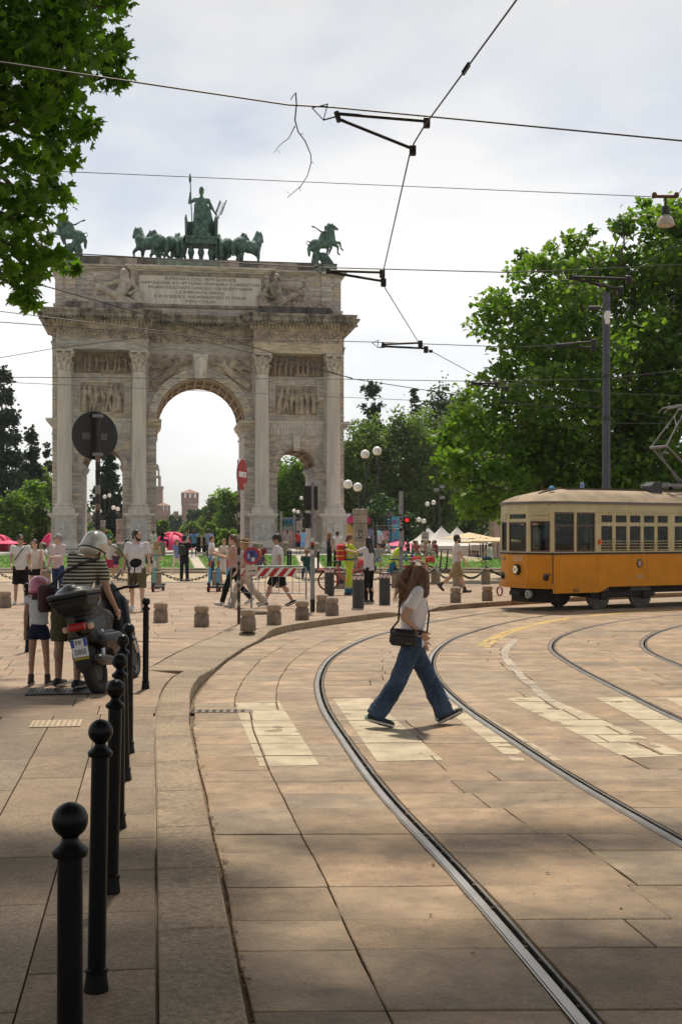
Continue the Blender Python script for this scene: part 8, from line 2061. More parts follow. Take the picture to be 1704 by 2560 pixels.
# ================================================================== MOTOR SCOOTER
m_moto = mat('moto_black', (.006, .006, .007), .35, var=.2, vs=6, coat=.08, spec=.25); m_motog = mat('moto_plastic', (.015, .015, .016), .5, var=.2, vs=8, spec=.35); m_chrome = mat('moto_chrome', (.5, .5, .52), .2, 1.0)
A_ = Vector((-2.585, 13.28, PZ)); B_ = Vector((-2.45, 14.72, PZ)); dirv = (B_ - A_).normalized()
moto = thing('motor_scooter', 'black motor scooter with top case and windshield, seen from behind', 'motor scooter', A_, math.atan2(-dirv.x, dirv.y))
lean_m = Matrix.Rotation(R(-11), 4, 'Y')
def mp_(mb, name, m, par=moto, smooth=None, vox=None, sm=3):
  mb.xf(lean_m) if par is moto else None
  return fig(name, mb, vox, m, par, sm) if vox else mb.build(name, m, par, smooth=smooth)
for y, r_, w_ in ((0, .27, .07), (1.45, .29, .055)):
  wl = bpy.data.objects.new('wheel', None); COL.objects.link(wl); wl.parent = moto
  MB().tube([(0, y + (r_ - w_ * .7) * math.cos(a), r_ + (r_ - w_ * .7) * math.sin(a)) for a in [i * math.pi / 14 for i in range(28)]], w_ * .95, 10, closed=True).xf(lean_m).build('tyre', m_rub, wl, smooth=60)
  MB().cyl((-.04, y, r_), (.04, y, r_), r_ * .55, n=20).xf(lean_m).build('rim', m_motog, wl); MB().cyl((-.075, y, r_), (-.065, y, r_), r_ * .4, n=20).xf(lean_m).build('brake_disc', m_chrome, wl)
b = MB(); b.cap((0, -.05, .62), (0, .45, .72), .13, .16, 12); b.cap((0, -.2, .72), (0, .3, .76), .1, .15, 12); b.cap((-.1, .0, .55), (-.12, .5, .5), .1, .13); b.cap((.1, .0, .55), (.12, .5, .5), .1, .13); b.cap((0, .4, .5), (0, .85, .36), .17, .16); b.cap((0, -.28, .70), (0, -.1, .68), .06, .09); mp_(b, 'rear_body', m_moto, vox=.02)
b = MB(); b.cap((0, -.12, .82), (0, .25, .83), .11, .13); b.cap((0, .25, .82), (0, .72, .76), .13, .11); mp_(b, 'seat', mat('seat_vinyl', (.014, .013, .013), .6), vox=.02)
b = MB(); b.cap((0, .95, .40), (0, 1.12, .95), .16, .14, 12); b.cap((-.12, 1.0, .5), (-.10, 1.12, .92), .09, .08); b.cap((.12, 1.0, .5), (.10, 1.12, .92), .09, .08); b.cap((0, 1.25, .62), (0, 1.15, .95), .14, .14); b.cap((0, 1.1, .98), (0, 1.06, 1.06), .13, .12); mp_(b, 'front_shield', m_moto, vox=.02)
b = MB(); b.cap((0, 1.45, .60), (0, 1.2, .66), .08, .07); b.cap((0, 1.5, .6), (0, 1.7, .5), .08, .05); mp_(b, 'front_fender', m_moto, vox=.018)
mp_(MB().cyl((-.09, 1.45, .29), (-.08, 1.2, .85), .025, n=8).cyl((.09, 1.45, .29), (.08, 1.2, .85), .025, n=8), 'fork', m_chrome)
mp_(MB().tube([(-.36, 1.0, 1.05), (-.2, 1.06, 1.07), (0, 1.08, 1.05), (.2, 1.06, 1.07), (.36, 1.0, 1.05)], .016, 8), 'handlebar', m_motog)
for s in (-1, 1):
  mp_(MB().cyl((s * .26, 1.04, 1.06), (s * .38, .985, 1.05), .021, n=10), 'grip', m_rub); mp_(MB().tube([(s * .27, 1.05, 1.08), (s * .33, 1.08, 1.2), (s * .36, 1.06, 1.27)], .008, 6), 'mirror_stem', m_motog)
  mp_(MB().ell((s * .38, 1.05, 1.32), (.075, .02, .055), 14, 8), 'mirror', m_motog, smooth=60); mp_(MB().tube([(s * .25, 1.08, 1.07), (s * .36, 1.04, 1.07)], .006, 5), 'brake_lever', m_chrome)
b = MB(); v = []
for j in range(9):
  z = 1.0 + .62 * j / 8; hw = .24 * math.sin(math.pi * (.38 + .5 * (1 - j / 8) ** .6 * .9)) * (1 if j < 8 else .55); hw = [.20, .24, .26, .265, .26, .245, .22, .17, .08][j]
  for i in range(9): t = -1 + i / 4; v.append((hw * t, 1.24 - .20 * (j / 8) - .10 * (1 - t * t) * -1, z))
b.add(v, [(j * 9 + i, j * 9 + i + 1, (j + 1) * 9 + i + 1, (j + 1) * 9 + i) for j in range(8) for i in range(8)])
ws = mp_(b, 'windshield', glass_mat('windshield_glass', (.80, .78, .72), .5, .08), smooth=60)
mp_(MB().tube([(-.2, 1.22, 1.0), (-.26, 1.17, 1.16), (-.26, 1.10, 1.38), (-.22, 1.06, 1.5), (-.08, 1.06, 1.62), (.08, 1.06, 1.62), (.22, 1.06, 1.5), (.26, 1.10, 1.38), (.26, 1.17, 1.16), (.2, 1.22, 1.0)], .006, 5), 'windshield_edge', m_motog)
tc_b = MB(); tc_b.cap((-.10, -.28, .96), (.10, -.28, .96), .115, None, 12); tc_b.cbox(-.2, .2, -.46, -.02, .90, 1.03, .06); tc_b.cbox(-.22, .22, -.48, 0, .99, 1.06, .04); cs = mp_(tc_b, 'top_case', m_motog, vox=.014, sm=4)
b = MB(); b.cbox(-.225, .225, -.485, .01, 1.07, 1.11, .03); b.ell((0, -.22, 1.10), (.2, .21, .085), 16, 8); b.ell((0, -.3, 1.11), (.12, .13, .09), 12, 8); mp_(b, 'case_lid', mat('case_lid_grey', (.05, .052, .056), .35, coat=.4), vox=.014, sm=3)
mp_(MB().tube([(-.22, .0, 1.065), (-.225, -.42, 1.065), (-.18, -.49, 1.065), (.18, -.49, 1.065), (.225, -.42, 1.065), (.22, 0, 1.065)], .008, 6), 'case_seam', m_rub)
mp_(MB().box(-.13, .13, -.35, .0, .855, .885), 'case_rack', m_motog)
mp_(MB().cbox(-.1, .1, -.36, -.26, .70, .78, .02), 'tail_light', mat('tail_red', (.35, .015, .015), .25, coat=.5))
for s in (-1, 1): mp_(MB().cbox(*sorted((s * .105, s * .165)), -.33, -.25, .695, .76, .015), 'turn_signal', mat('signal_clear', (.55, .38, .25), .3))
pl_ = mp_(MB().cbox(-.085, .085, -.372, -.366, .425, .615, .002), 'licence_plate', mat('plate_white_face', (.66, .68, .70), .5))
m_pt = mat('plate_black', (.02, .02, .025), .5)
PL = lean_m
def ptext(key, x, z, sc):
  o = text('characters', key, m_pt, pl_, PL @ Vector((x, -.3745, z))); o.rotation_euler = (PL @ Matrix.Rotation(R(90), 4, 'X')).to_euler(); o.scale = sc
ptext('FF', -.005, .57, (.9, .82, 1)); ptext('33055', 0, .475, (.62, .95, 1))
for s in (-1, 1): MB().box(*sorted((s * .052, s * .083)), -.3745, -.3725, .53, .613).xf(PL).build('blue_panel', mat('plate_blue', (.02, .06, .38), .5), pl_)
mp_(MB().box(-.08, .08, -.37, -.364, .395, .42), 'plate_lamp', mat('plate_yellow', (.35, .28, .02), .5)); mp_(MB().prismY([(-.1, .64), (.1, .64), (.075, .3), (-.075, .3)], -.362, -.352), 'mud_flap', m_motog)
b = MB(); b.cap((.15, -.25, .36), (.15, .25, .30), .065, .05, 12); mp_(b, 'exhaust', mat('exhaust_dark', (.06, .055, .05), .4, .6), vox=.015); mp_(MB().tube([(.15, .2, .3), (.12, .5, .25), (.05, .75, .28)], .025, 8), 'exhaust_pipe', MATS['exhaust_dark'] if 'exhaust_dark' in MATS else m_motog)
b = MB(); b.cap((-.1, 0, .28), (-.1, .55, .36), .07, .12, 10); mp_(b, 'engine_cover', m_motog, vox=.018); mp_(MB().tube([(-.08, .45, .3), (-.22, .35, .06), (-.28, .3, .02)], .014, 6), 'side_stand', m_chrome)
for s in (-1, 1): mp_(MB().cyl((s * .11, -.02, .3), (s * .12, .08, .66), .03, n=10), 'shock_absorber', m_chrome)

# ================================================================== KICK SCOOTERS AND BIKES
def kick_scooter(lb, p, rz, c1, c2, grp, first=[None]):
  t = thing('kick_scooter', lb, 'kick scooter', p, rz, grp)
  MB().cbox(-.08, .08, -.55, .3, .13, .19, .02).build('deck', m_dark, t)
  for y in (-.62, .45):
    MB().tube([(0, y + .09 * math.cos(a), .11 + .09 * math.sin(a)) for a in [i * .524 for i in range(12)]], .026, 6, closed=True).build('wheel', m_rub, t); MB().cyl((-.03, y, .11), (.03, y, .11), .07, n=14).build('hub', m_red, t)
  MB().cyl((0, .40, .2), (0, .28, .75), .038, n=10).build('stem', mat('scooter_' + c1, dict(blue=(.05, .32, .60), teal=(.10, .40, .36), dark=(.03, .03, .035))[c1], .5), t); MB().cyl((0, .28, .75), (0, .24, .95), .036, n=10).build('upper_stem', mat('scooter_' + c2, dict(red=(.45, .06, .06), white=(.6, .6, .6), dark2=(.03, .03, .035))[c2], .5), t); MB().cyl((0, .24, .95), (0, .21, 1.1), .03, n=10).build('stem_head', MATS['scooter_' + c1], t)
  MB().tube([(-.26, .15, 1.14), (-.1, .2, 1.13), (.1, .2, 1.13), (.26, .15, 1.14)], .018, 8).build('handlebar', m_dark, t); MB().cbox(-.07, .07, -.72, -.52, .2, .24, .02).build('rear_fender', m_dark, t); MB().cbox(-.05, .05, .36, .48, .22, .3, .02).build('front_fender', m_dark, t)
sg = 'parked rental kick scooters'
kick_scooter('blue and red kick scooter, left of the three parked together', onz(533, 1480, .10), R(168), 'blue', 'red', sg); kick_scooter('blue and red kick scooter in the middle of the three', onz(550, 1480, .10), R(176), 'blue', 'red', sg); kick_scooter('blue and red kick scooter nearest the sign pole', onz(568, 1479, .10), R(188), 'blue', 'red', sg)
kick_scooter('single teal kick scooter beside a granite post', onz(394, 1480, .10), R(172), 'teal', 'white', sg)
for x, lb in ((800, 'dark kick scooter parked by the lawn left of the girl'), (1108, 'dark kick scooter on the lawn edge left of the man in khaki shorts'), (1124, 'second dark kick scooter on the lawn edge by the man in khaki shorts'), (868, 'dark kick scooter partly hidden by the paramedic')):
  kick_scooter(lb, ong(x, 1434, sq), R(80 if x < 900 else 20), 'dark', 'dark2', sg)
def bicycle(lb, p, rz):
  t = thing('rental_bicycle', lb, 'bicycle', p, rz, 'red rental bicycles'); mr_ = mat('bike_red', (.55, .03, .025), .4)
  for y in (-.52, .52):
    wl = bpy.data.objects.new('wheel', None); COL.objects.link(wl); wl.parent = t; wl.location = (0, y, .33)
    MB().tube([(0, .31 * math.cos(a), .31 * math.sin(a)) for a in [i * math.pi / 12 for i in range(24)]], .022, 6, closed=True).build('tyre', m_rub, wl); MB().tube([(0, .285 * math.cos(a), .285 * math.sin(a)) for a in [i * math.pi / 12 for i in range(24)]], .012, 5, closed=True).build('rim', mr_, wl)
    sp = MB()
    for i in range(8): sp.cyl((0, 0, 0), (0, .28 * math.cos(i * .785), .28 * math.sin(i * .785)), .003, n=4)
    tag(sp.build('spokes', m_grey, wl), kind='stuff')
  MB().tube([(0, .52, .33), (0, .40, .9)], .022, 8).tube([(0, .42, .78), (0, .1, .42), (0, -.12, .3), (0, -.52, .33)], .028, 8).tube([(0, -.12, .3), (0, -.25, .85)], .024, 8).build('frame', mr_, t, smooth=50)
  MB().ell((0, -.27, .9), (.08, .14, .04), 10, 6).build('saddle', m_rub, t); MB().tube([(-.28, .28, 1.02), (-.1, .4, 1.0), (.1, .4, 1.0), (.28, .28, 1.02)], .014, 6).build('handlebar', m_dark, t); MB().cbox(-.16, .16, .44, .68, .78, .98, .03).build('basket', mr_, t); MB().cbox(-.05, .05, -.85, -.3, .64, .68, .02).build('rear_fender', mr_, t); MB().cyl((-.09, -.12, .3), (.09, -.12, .3), .08, n=12).build('crank', m_dark, t)
bicycle('red rental bicycle with basket right of the traffic light pole', ong(1040, 1462, sq), R(-62)); bicycle('red rental bicycle behind the bending paramedic', ong(1010, 1464, sq), R(-50)); bicycle('red-wheeled bicycle behind the first paramedic', ong(862, 1478, lambda Y: .1), R(-80))
# loose timber behind the sign, as a low concrete block
tag(MB().cbox(-.35, .35, -.08, .08, 0, .07, .02).build('timber_block', mat('weathered_timber', (.20, .15, .10), .9, var=.3, vs=6), loc=onz(652, 1536, PZ), rot=(0, 0, R(6))), 'short weathered timber lying behind the dark granite bollard', 'timber')

# ================================================================== TENTS, PARASOLS, STAGE
m_pink = mat('pink_fabric', (.72, .035, .16), .6, var=.1, vs=2, bump=.05, bs=4); m_tent = mat('tent_white', (.66, .64, .62), .6, var=.06, vs=1.5, bump=.06, bs=3); m_beige = mat('parasol_beige', (.62, .48, .29), .7, var=.08, vs=2); m_pl = mat('white_pole', (.55, .54, .52), .5)
def dome_tent(lb, x, y, Y, w_, h):
  p = Vector((at(x, 0, Y).x, Y, gz(Y))); t = thing('dome_tent', lb, 'tent', p, R(28), 'inflatable pink dome tents')
  legs = 6; NA, NZ = 48, 9
  for s_ in range(legs):                       # one gore of cloth between two air beams, scalloped at the bottom
    b = MB(); v = []; M_ = NA // legs
    for j in range(NZ + 1):
      for i in range(M_ + 1):
        q = i / M_; a = 2 * math.pi * (s_ + q) / legs; open_ = math.sin(math.pi * q); e0 = R(28) * open_ * (1 if s_ % 2 == 0 else .55); el = e0 + (math.pi / 2 - e0) * j / NZ
        rr = w_ / 2 * (1 - .07 * open_); v.append((rr * math.cos(el) * math.cos(a), rr * math.cos(el) * math.sin(a), h * math.sin(el) * (1 - .05 * open_)))
    b.add(v, [(j * (M_ + 1) + i, j * (M_ + 1) + i + 1, (j + 1) * (M_ + 1) + i + 1, (j + 1) * (M_ + 1) + i) for j in range(NZ) for i in range(M_)]); b.build('canopy_panel', m_pink, t, smooth=60)
    a = 2 * math.pi * s_ / legs; MB().tube([(w_ / 2 * math.cos(el) * math.cos(a), w_ / 2 * math.cos(el) * math.sin(a), h * math.sin(el)) for el in [math.pi / 2 * i / 10 for i in range(11)]], [.26 - .012 * i for i in range(11)], 8).build('air_beam', m_pink, t, smooth=60)
  MB().cbox(-.7, .7, -.3, .3, 0, 1.0, .03).build('counter', m_pink, t, (w_ * .1, -w_ * .2, 0))
dome_tent('large inflatable pink dome tent in the main arch', 432, 1330, 118, 3.5, 1.6); dome_tent('inflatable pink dome tent at the left edge', -6, 1320, 108, 2.8, 1.35); dome_tent('inflatable pink dome tent half hidden by the left outer pedestal', 133, 1345, 122, 2.2, 1.5)
def parasol(lb, x, y_top, Y, w_, h, m, cat='parasol', sides=8, grp='pink parasols', valance=0.0):
  p = Vector((at(x, 0, Y).x, Y, gz(Y) if x < 1060 else -.75)); ztop = CAMZ + (HY - y_top) / F * Y - p.z; t = thing('parasol', lb, cat, p, R(10), grp)
  for i in range(sides):
    a0, a1 = 2 * math.pi * i / sides, 2 * math.pi * (i + 1) / sides; r_ = w_ / 2
    MB().add([(0, 0, ztop), (r_ * math.cos(a0), r_ * math.sin(a0), ztop - h), (r_ * math.cos(a1), r_ * math.sin(a1), ztop - h), (r_ * math.cos(a0), r_ * math.sin(a0), ztop - h - .02 - valance), (r_ * math.cos(a1), r_ * math.sin(a1), ztop - h - .02 - valance)], [(0, 1, 2), (1, 3, 4, 2)]).build('canopy_panel', m, t)
    MB().cyl((0, 0, ztop - .05), (r_ * .98 * math.cos(a0), r_ * .98 * math.sin(a0), ztop - h - .02), .018, n=5).build('rib', m_dark, t)
  MB().cyl((0, 0, 0), (0, 0, ztop + .08), .035, n=8).build('pole', m_dark if m is not m_pink else m_pl, t); MB().cbox(-.3, .3, -.3, .3, 0, .08, .02).build('foot', m_dark, t)
parasol('left pink parasol right of the stage', 1000, 1352, 96, 3.6, .38, m_pink); parasol('right pink parasol overlapping the white tent', 1030, 1361, 94, 3.6, .42, m_pink); parasol('red-pink parasol in the left side arch', 265, 1362, 116, 3.4, .35, m_pink); parasol('pink parasol edge at the left border', 22, 1350, 106, 3.0, .3, m_pink)
bp = 'beige cafe parasols'
parasol('large beige cafe parasol left of the building', 1172, 1331, 100, 4.6, .46, m_beige, sides=8, grp=bp); parasol('beige cafe parasol in front, left of the tram', 1200, 1345, 97, 4.2, .28, m_beige, sides=4, grp=bp, valance=.1); parasol('beige cafe parasol touching the tram front', 1243, 1343, 95, 4.2, .28, m_beige, sides=4, grp=bp, valance=.1)
def pagoda(lb, x, Y, w_, eave, top, grp='white pagoda tents'):
  p = Vector((at(x, 0, Y).x, Y, -.8)); t = thing('pagoda_tent', lb, 'tent', p, R(12), grp); b = MB(); N = 10; r_ = w_ / 2
  for i in range(4):
    b = MB(); v = []
    for j in range(N + 1):
      q = j / N; rr = r_ * (1 - q) ** 1.0; z = eave + (top - eave) * q ** 1.75
      c = [(rr, rr), (-rr, rr), (-rr, -rr), (rr, -rr)]; a, e = c[i], c[(i + 1) % 4]; v += [(a[0], a[1], z), (e[0], e[1], z)]
    b.add(v, [(2 * j, 2 * j + 1, 2 * j + 3, 2 * j + 2) for j in range(N)]); b.build('roof_panel', m_tent, t, smooth=60)
    c = [(r_, r_), (-r_, r_), (-r_, -r_), (r_, -r_)]; a, e = Vector(c[i]), Vector(c[(i + 1) % 4])
    MB().add([(*a, eave), (*e, eave), (*(e * 1.005), eave - .3), (*(a * 1.005), eave - .3)], [(0, 1, 2, 3)]).build('valance', m_tent, t)
    if i in (1, 2):
      for k_ in range(3): a2, e2 = a.lerp(e, k_ / 3) * .99, a.lerp(e, (k_ + 1) / 3) * .99; MB().add([(*a2, eave - .28), (*e2, eave - .28), (*e2, .02), (*a2, .02)], [(0, 1, 2, 3)]).build('wall_panel', m_tent, t)
    MB().cyl((*a, 0), (*a, eave), .05, n=8).build('post', m_pl, t)
  MB().cyl((0, 0, top - .1), (0, 0, top + .12), .03, n=6).build('finial', m_pl, t)
pagoda('left white pagoda tent', 1069, 124, 4.4, 1.75, 3.5); pagoda('middle white pagoda tent, tallest peak', 1103, 116, 4.6, 1.7, 3.5); pagoda('right white pagoda tent behind the beige parasol', 1142, 122, 4.4, 1.75, 3.5); pagoda('low white tent behind the cafe', 1190, 128, 4.5, 1.7, 2.4)
# stage with screens and banners
def flat(name, x0, x1, y0, y1, Y, m, par, dy=0, th=.04): a, c = at(x0, y1, Y + dy), at(x1, y0, Y + dy); o = par.location; return MB().box(a.x - o.x, c.x - o.x, Y + dy - o.y, Y + dy + th - o.y, a.z - o.z, c.z - o.z).build(name, m, par)
YS = 128; sp_ = at(955, 0, YS); st = thing('stage', 'event stage with pink canopy, blue banners and screen right of the arch', 'stage', (sp_.x, YS, .46))
def ramp_mat(name, c0, c1, vertical=True):
  m = mat(name, c0, .7); t_ = m.node_tree; bs_ = [n for n in t_.nodes if n.type == 'BSDF_PRINCIPLED'][0]; tc2 = t_.nodes.new('ShaderNodeTexCoord'); sx = t_.nodes.new('ShaderNodeSeparateXYZ'); t_.links.new(tc2.outputs['Generated'], sx.inputs[0]); r_ = t_.nodes.new('ShaderNodeValToRGB'); r_.color_ramp.elements[0].color = (*c0, 1); r_.color_ramp.elements[1].color = (*c1, 1); t_.links.new(sx.outputs['Z' if vertical else 'X'], r_.inputs['Fac']); t_.links.new(r_.outputs['Color'], bs_.inputs['Base Color']); return m
m_cyan = mat('banner_cyan', (.06, .36, .58), .7, var=.08, vs=1); m_mag = mat('banner_magenta', (.50, .012, .16), .7); m_og = ramp_mat('banner_sunset', (.60, .28, .20), (.62, .44, .10)); m_pu = ramp_mat('banner_sky', (.20, .35, .60), (.30, .28, .52))
flat('roof_canopy', 862, 985, 1282, 1292, YS, mat('stage_roof', (.12, .12, .13), .6), st, 0, 4)
flat('fascia', 864, 928, 1291, 1308, YS, m_mag, st, -.1); flat('backdrop', 862, 937, 1308, 1385, YS, m_og, st, 1.0); flat('banner', 918, 935, 1320, 1384, YS, m_pu, st, .5); flat('banner', 978, 997, 1292, 1380, YS, m_cyan, st, 0); flat('banner', 944, 980, 1292, 1312, YS, m_cyan, st, .3); flat('banner', 972, 978, 1310, 1372, YS, m_cyan, st, .3)
m_scr = mat('screen_picture', (.42, .28, .30), .5, var=.6, vs=1.1, col2=(.10, .12, .10), emit=0)
m_scr2 = mat('screen_pinks', (.62, .22, .32), .5, var=.6, vs=1.6, col2=(.55, .42, .42))
scr = flat('screen', 940, 972, 1311, 1370, YS, mat('screen_rim', (.02, .02, .02), .5), st, .1); flat('screen_upper_image', 941, 971, 1312, 1326, YS, mat('screen_green', (.12, .14, .10), .5, var=.6, vs=1.2, col2=(.3, .32, .33)), scr, -.03); scr.children[-1].parent = st
flat('screen_image', 941, 971, 1326, 1349, YS, m_scr2, st, .04); flat('screen_image', 941, 971, 1349, 1369, YS, mat('screen_peach', (.52, .32, .24), .5, var=.3, vs=1), st, .04)
for x, y in ((987, 1304), (985, 1327), (990, 1352)):
  for k in range(5): a = k * 1.257; flat('petal', x - 2 + 3 * math.cos(a), x + 1 + 3 * math.cos(a), y - 2 + 3.4 * math.sin(a), y + 1.5 + 3.4 * math.sin(a), YS, m_mag if y != 1327 else mat('petal_pink', (.65, .16, .22), .7), st, -.03, .02)
for x, y in ((929, 1342), (932, 1338), (927, 1346)): flat('petal', x - 2, x + 2, y - 2, y + 2, YS, m_mag, st, .45, .02)
tr_ = MB()
for x in (937, 976, 1002):
  a = at(x, 0, YS).x - sp_.x
  for dx in (-.2, .2):
    for dy in (-.2, .2): MB().cyl((a + dx, dy - .5, 0), (a + dx, dy - .5, 2.65 + .2), .035, n=6).build('truss_leg', m_grey, st)
  for z in np.arange(.2, 2.8, .45): MB().cyl((a - .2, -.7, z), (a + .2, -.7, z + .4), .02, n=5).build('truss_brace', m_grey, st)
for dz in (2.1, 2.4): MB().cyl((at(935, 0, YS).x - sp_.x, -.75, dz), (at(1003, 0, YS).x - sp_.x, -.75, dz), .035, n=6).build('truss_beam', m_grey, st)
for x in (947, 957, 967, 934): MB().lathe([(.1, 0), (.16, -.3), (.14, -.34)], (at(x, 0, YS).x - sp_.x, -.8, 2.35), 10).build('spotlight', m_dark, st)
flat('stage_deck', 862, 1000, 1374, 1384, YS, m_dark, st, -.4, 5)
# second screen seen through the right side arch
sp2 = at(725, 0, 134); s2 = thing('screen_tower', 'truss tower with blue header and pink screen in the right side arch', 'screen', (sp2.x, 134, .46))
flat('header', 707, 733, 1298, 1312, 134, m_cyan, s2); flat('side_strip', 732, 735, 1298, 1370, 134, m_cyan, s2, .05); flat('screen_image', 704, 732, 1327, 1372, 134, m_scr2, s2); flat('screen_upper_image', 704, 732, 1314, 1326.5, 134, MATS['screen_green'], s2); flat('banner', 752, 759, 1318, 1372, 134, mat('banner_pale', (.22, .45, .66), .7), s2)
for x in (703, 736, 753): a = at(x, 0, 134).x - sp2.x; MB().box(a - .12, a + .12, -.3, -.06, 0, (1386 - 1294) / F * 134).build('truss_leg', m_grey, s2)
MB().box(at(700, 0, 134).x - sp2.x, at(762, 0, 134).x - sp2.x, -.4, -.2, CAMZ + (HY - 1297) / F * 134 - .46, CAMZ + (HY - 1294) / F * 134 - .46).build('truss_beam', m_grey, s2)
for x in (709, 717, 726): MB().lathe([(.1, 0), (.16, -.3), (.14, -.34)], (at(x, 0, 134).x - sp2.x, -.5, CAMZ + (HY - 1302) / F * 134 - .46), 10).build('spotlight', m_dark, s2)
# feather flag
pf = Vector((at(957, 0, 92).x, 92, .46)); ft = thing('feather_flag', 'pale blue and cream feather flag with pink lettering beside the stage', 'flag', pf)
kf = 92 / F; U = lambda x: (x - 957) * kf; Zf = lambda y: CAMZ - .46 + (HY - y) * kf
outl = [(941, 1327), (945, 1325), (950, 1326), (955, 1331), (958, 1342), (959, 1356), (960, 1372), (958, 1379), (955, 1380), (951, 1370), (945, 1350)]
MB().prismY([(U(x), Zf(y)) for x, y in outl], -.01, .01).build('flag_cloth', ramp_mat('flag_cloth', (.66, .55, .46), (.30, .55, .68)), ft)
o = text('lettering', 'flag', mat('flag_pink', (.62, .05, .16), .6), ft, (U(953), -.016, Zf(1354)), rot=(R(90), R(83), 0)); xs_ = [v.co.x for v in TXT['flag'].vertices]; sc_ = 33 * kf / (max(xs_) - min(xs_)); o.scale = (sc_, sc_ * 1.15, 1)
MB().tube([(U(956), .02, -.0), (U(952), .02, Zf(1372)), (U(945), .02, Zf(1348)), (U(940), .02, Zf(1328)), (U(944), .02, Zf(1324))], .02, 6).build('pole', m_dark, ft)
# cafe: tables, chairs, guests
def cafe_chair(b0, p, rz, lb, first=[None]):
  if first[0] is None:
    t = thing('cafe_chair', lb, 'chair', p, rz, 'dark cafe chairs'); first[0] = t
    MB().cbox(-.23, .23, -.22, .22, .44, .48, .02).build('seat', m_dark, t); MB().cbox(-.23, .23, -.25, -.2, .5, .85, .02).build('backrest', m_dark, t)
    for x in (-.2, .2):
      for y in (-.2, .2): MB().cyl((x, y, 0), (x, y, .45), .018, n=6).build('leg', m_dark, t)
  else: dup(first[0], p, rz, lb)
cl_ = ['leftmost dark cafe chair under the beige parasols', 'second dark cafe chair from the left', 'dark cafe chair behind the seated guests', 'dark cafe chair at the middle table', 'dark cafe chair right of the middle table', 'dark cafe chair beside the grey wall', 'dark cafe chair near the tram front', 'rightmost dark cafe chair']
for i, x in enumerate((1158, 1166, 1178, 1188, 1198, 1208, 1238, 1250)): cafe_chair(None, Vector((at(x, 0, 98 + i % 3).x, 98 + i % 3, -.75)), random.uniform(0, 6), cl_[i])
for i, (x, lb) in enumerate(((1172, 'left dark cafe table'), (1194, 'middle dark cafe table'), (1244, 'right dark cafe table by the tram'))):
  t = thing('cafe_table', lb, 'table', Vector((at(x, 0, 98.5).x, 98.5, -.75)), 0, 'dark cafe tables'); MB().cyl((0, 0, .72), (0, 0, .75), .4, n=20).build('tabletop', m_dark, t); MB().cyl((0, 0, 0), (0, 0, .72), .04, n=8).build('leg', m_dark, t); MB().cyl((0, 0, 0), (0, 0, .03), .22, n=16).build('foot', m_dark, t)
for i, (x, c, h, lb) in enumerate(((1171, (.35, .2, .2), 'brown', 'cafe guest in rose top'), (1180, (.5, .38, .3), 'dark', 'cafe guest in tan top'), (1187, (.3, .3, .3), 'dark', 'cafe guest in grey top'), (1195, (.03, .04, .1), 'dark', 'cafe guest in navy shirt'))):
  person(lb + ' seated under the beige parasol', Vector((at(x, 0, 99).x, 99, -.75)), 90 + 60 * i, 1.7, SIT, ('tee', c), ('trousers', NAVY), m_shoe_b, 0, ('short', h), bgv, group='cafe guests', seat=.47)
# gatehouse behind the plane tree
m_gh = mat('gatehouse_stone', (.50, .38, .30), .85, var=.2, vs=.8, bump=.15, bs=8, ov=.05)
gx = at(1222, 0, 110).x; gh = thing('gatehouse', 'pinkish stone gatehouse half hidden behind the plane tree', 'building', (gx, 110, -.85), R(-14))
MB().box(0, 16, 0, 12, 0, 8.4).build('wall', mat('gatehouse_core', (.46, .35, .28), .85, var=.15, vs=.6), gh)
for zi in range(14):
  x = 0.0; z0 = .1 + zi * .58
  while x < 7.5: l = random.uniform(1.0, 1.6); MB().cbox(.012, l - .012, -.05, .01, .012, .568, .02).build('stone_block', m_gh, gh, (x, 0, z0)); x += l
for x in (1.0, 4.2, 7.4):
  cl2 = MB().lathe([(.5, 0), (.5, .3), (.42, .4), (.40, 3), (.34, 6.2), (.36, 6.3), (.5, 6.5), (.52, 6.7)], (x, -1.2, 0), 20).build('column', m_gh, gh, smooth=40)
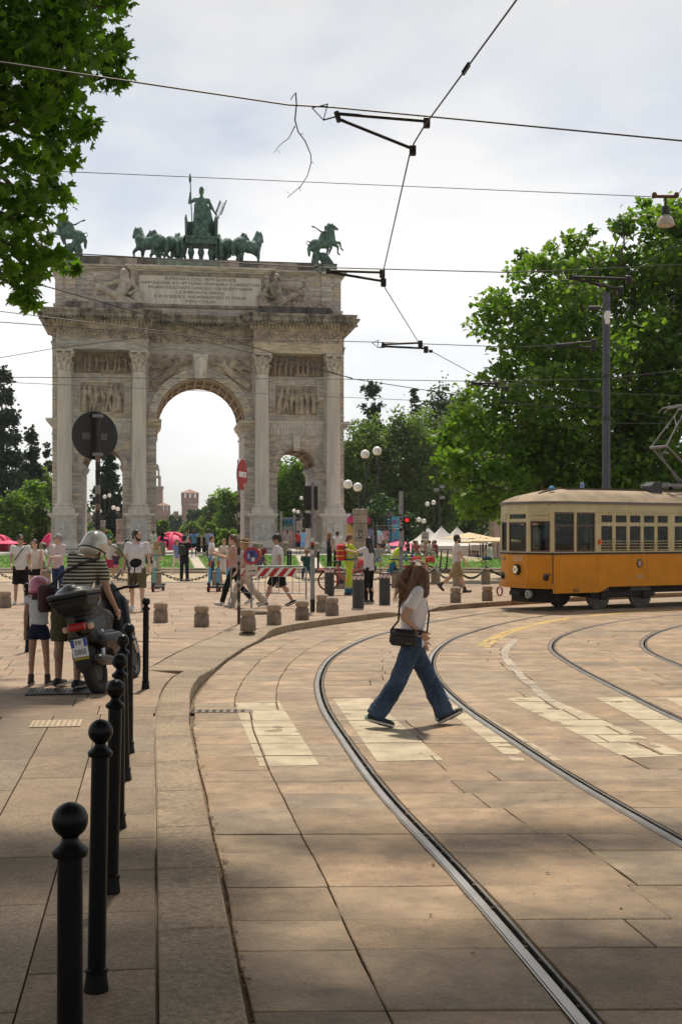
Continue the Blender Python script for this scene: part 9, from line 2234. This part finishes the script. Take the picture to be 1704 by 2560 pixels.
MB().box(-.3, 16.3, -2.0, 12.3, 6.72, 7.5).box(-.7, 16.7, -2.4, 12.7, 7.5, 7.9).build('entablature', m_gh, gh); MB().add([(-.7, -2.4, 8.41), (16.7, -2.4, 8.41), (16.7, 12.7, 8.41), (-.7, 12.7, 8.41), (2, 5, 10.6), (14, 5, 10.6)], [(0, 1, 5, 4), (1, 2, 5), (2, 3, 4, 5), (3, 0, 4), (3, 2, 1, 0)]).build('roof', m_tile, gh)
for x in (2.0, 5.4):
  w2 = MB().box(x, x + 1.3, -.075, -.06, 1.2, 3.8).build('window', m_hole, gh); MB().box(x - .12, x, -.1, -.05, 1.1, 3.9).box(x + 1.3, x + 1.42, -.1, -.05, 1.1, 3.9).build('frame', m_gh, w2); MB().box(x - .2, x + 1.5, -.16, -.05, .98, 1.1).build('sill', m_gh, w2)
MB().cyl((-.25, -.3, 0), (-.25, -.3, 6.6), .07, n=8).build('downpipe', m_dark, gh)
# low grey planter wall and railing at the cafe
tag(MB().cbox(-2.6, 3.4, -.2, .2, 0, .75, .03).build('planter_wall', mat('planter_grey', (.26, .23, .20), .9, var=.3, vs=3), loc=(at(1232, 0, 103).x, 103, -.75)), 'low grey planter wall behind the cafe tables', 'wall')
t = thing('heater_post', 'dark bent heater post rising between the beige parasols', 'post', (at(1206, 0, 104).x, 104, -.75)); MB().cyl((0, 0, 0), (0, 0, 2.5), .08, n=10).build('post', m_dark, t); MB().cap((0, 0, 2.5), (.3, -.1, 2.75), .09, .07).build('head', m_grey, t)

# ================================================================== HAZE
m = bpy.data.materials.new('haze_air'); m.use_nodes = True; t_ = m.node_tree; t_.nodes.clear()
o_ = t_.nodes.new('ShaderNodeOutputMaterial'); v_ = t_.nodes.new('ShaderNodeVolumePrincipled')
v_.inputs['Color'].default_value = (.93, .96, 1.0, 1); v_.inputs['Density'].default_value = .00016; v_.inputs['Anisotropy'].default_value = .35
t_.links.new(v_.outputs[0], o_.inputs['Volume'])
hz_o = MB().box(-1000, 1000, -120, 2300, -1.2, 75).build('haze', m)
tag(hz_o, 'thin pale summer haze filling the air', 'haze', kind='stuff')

flush_pending()
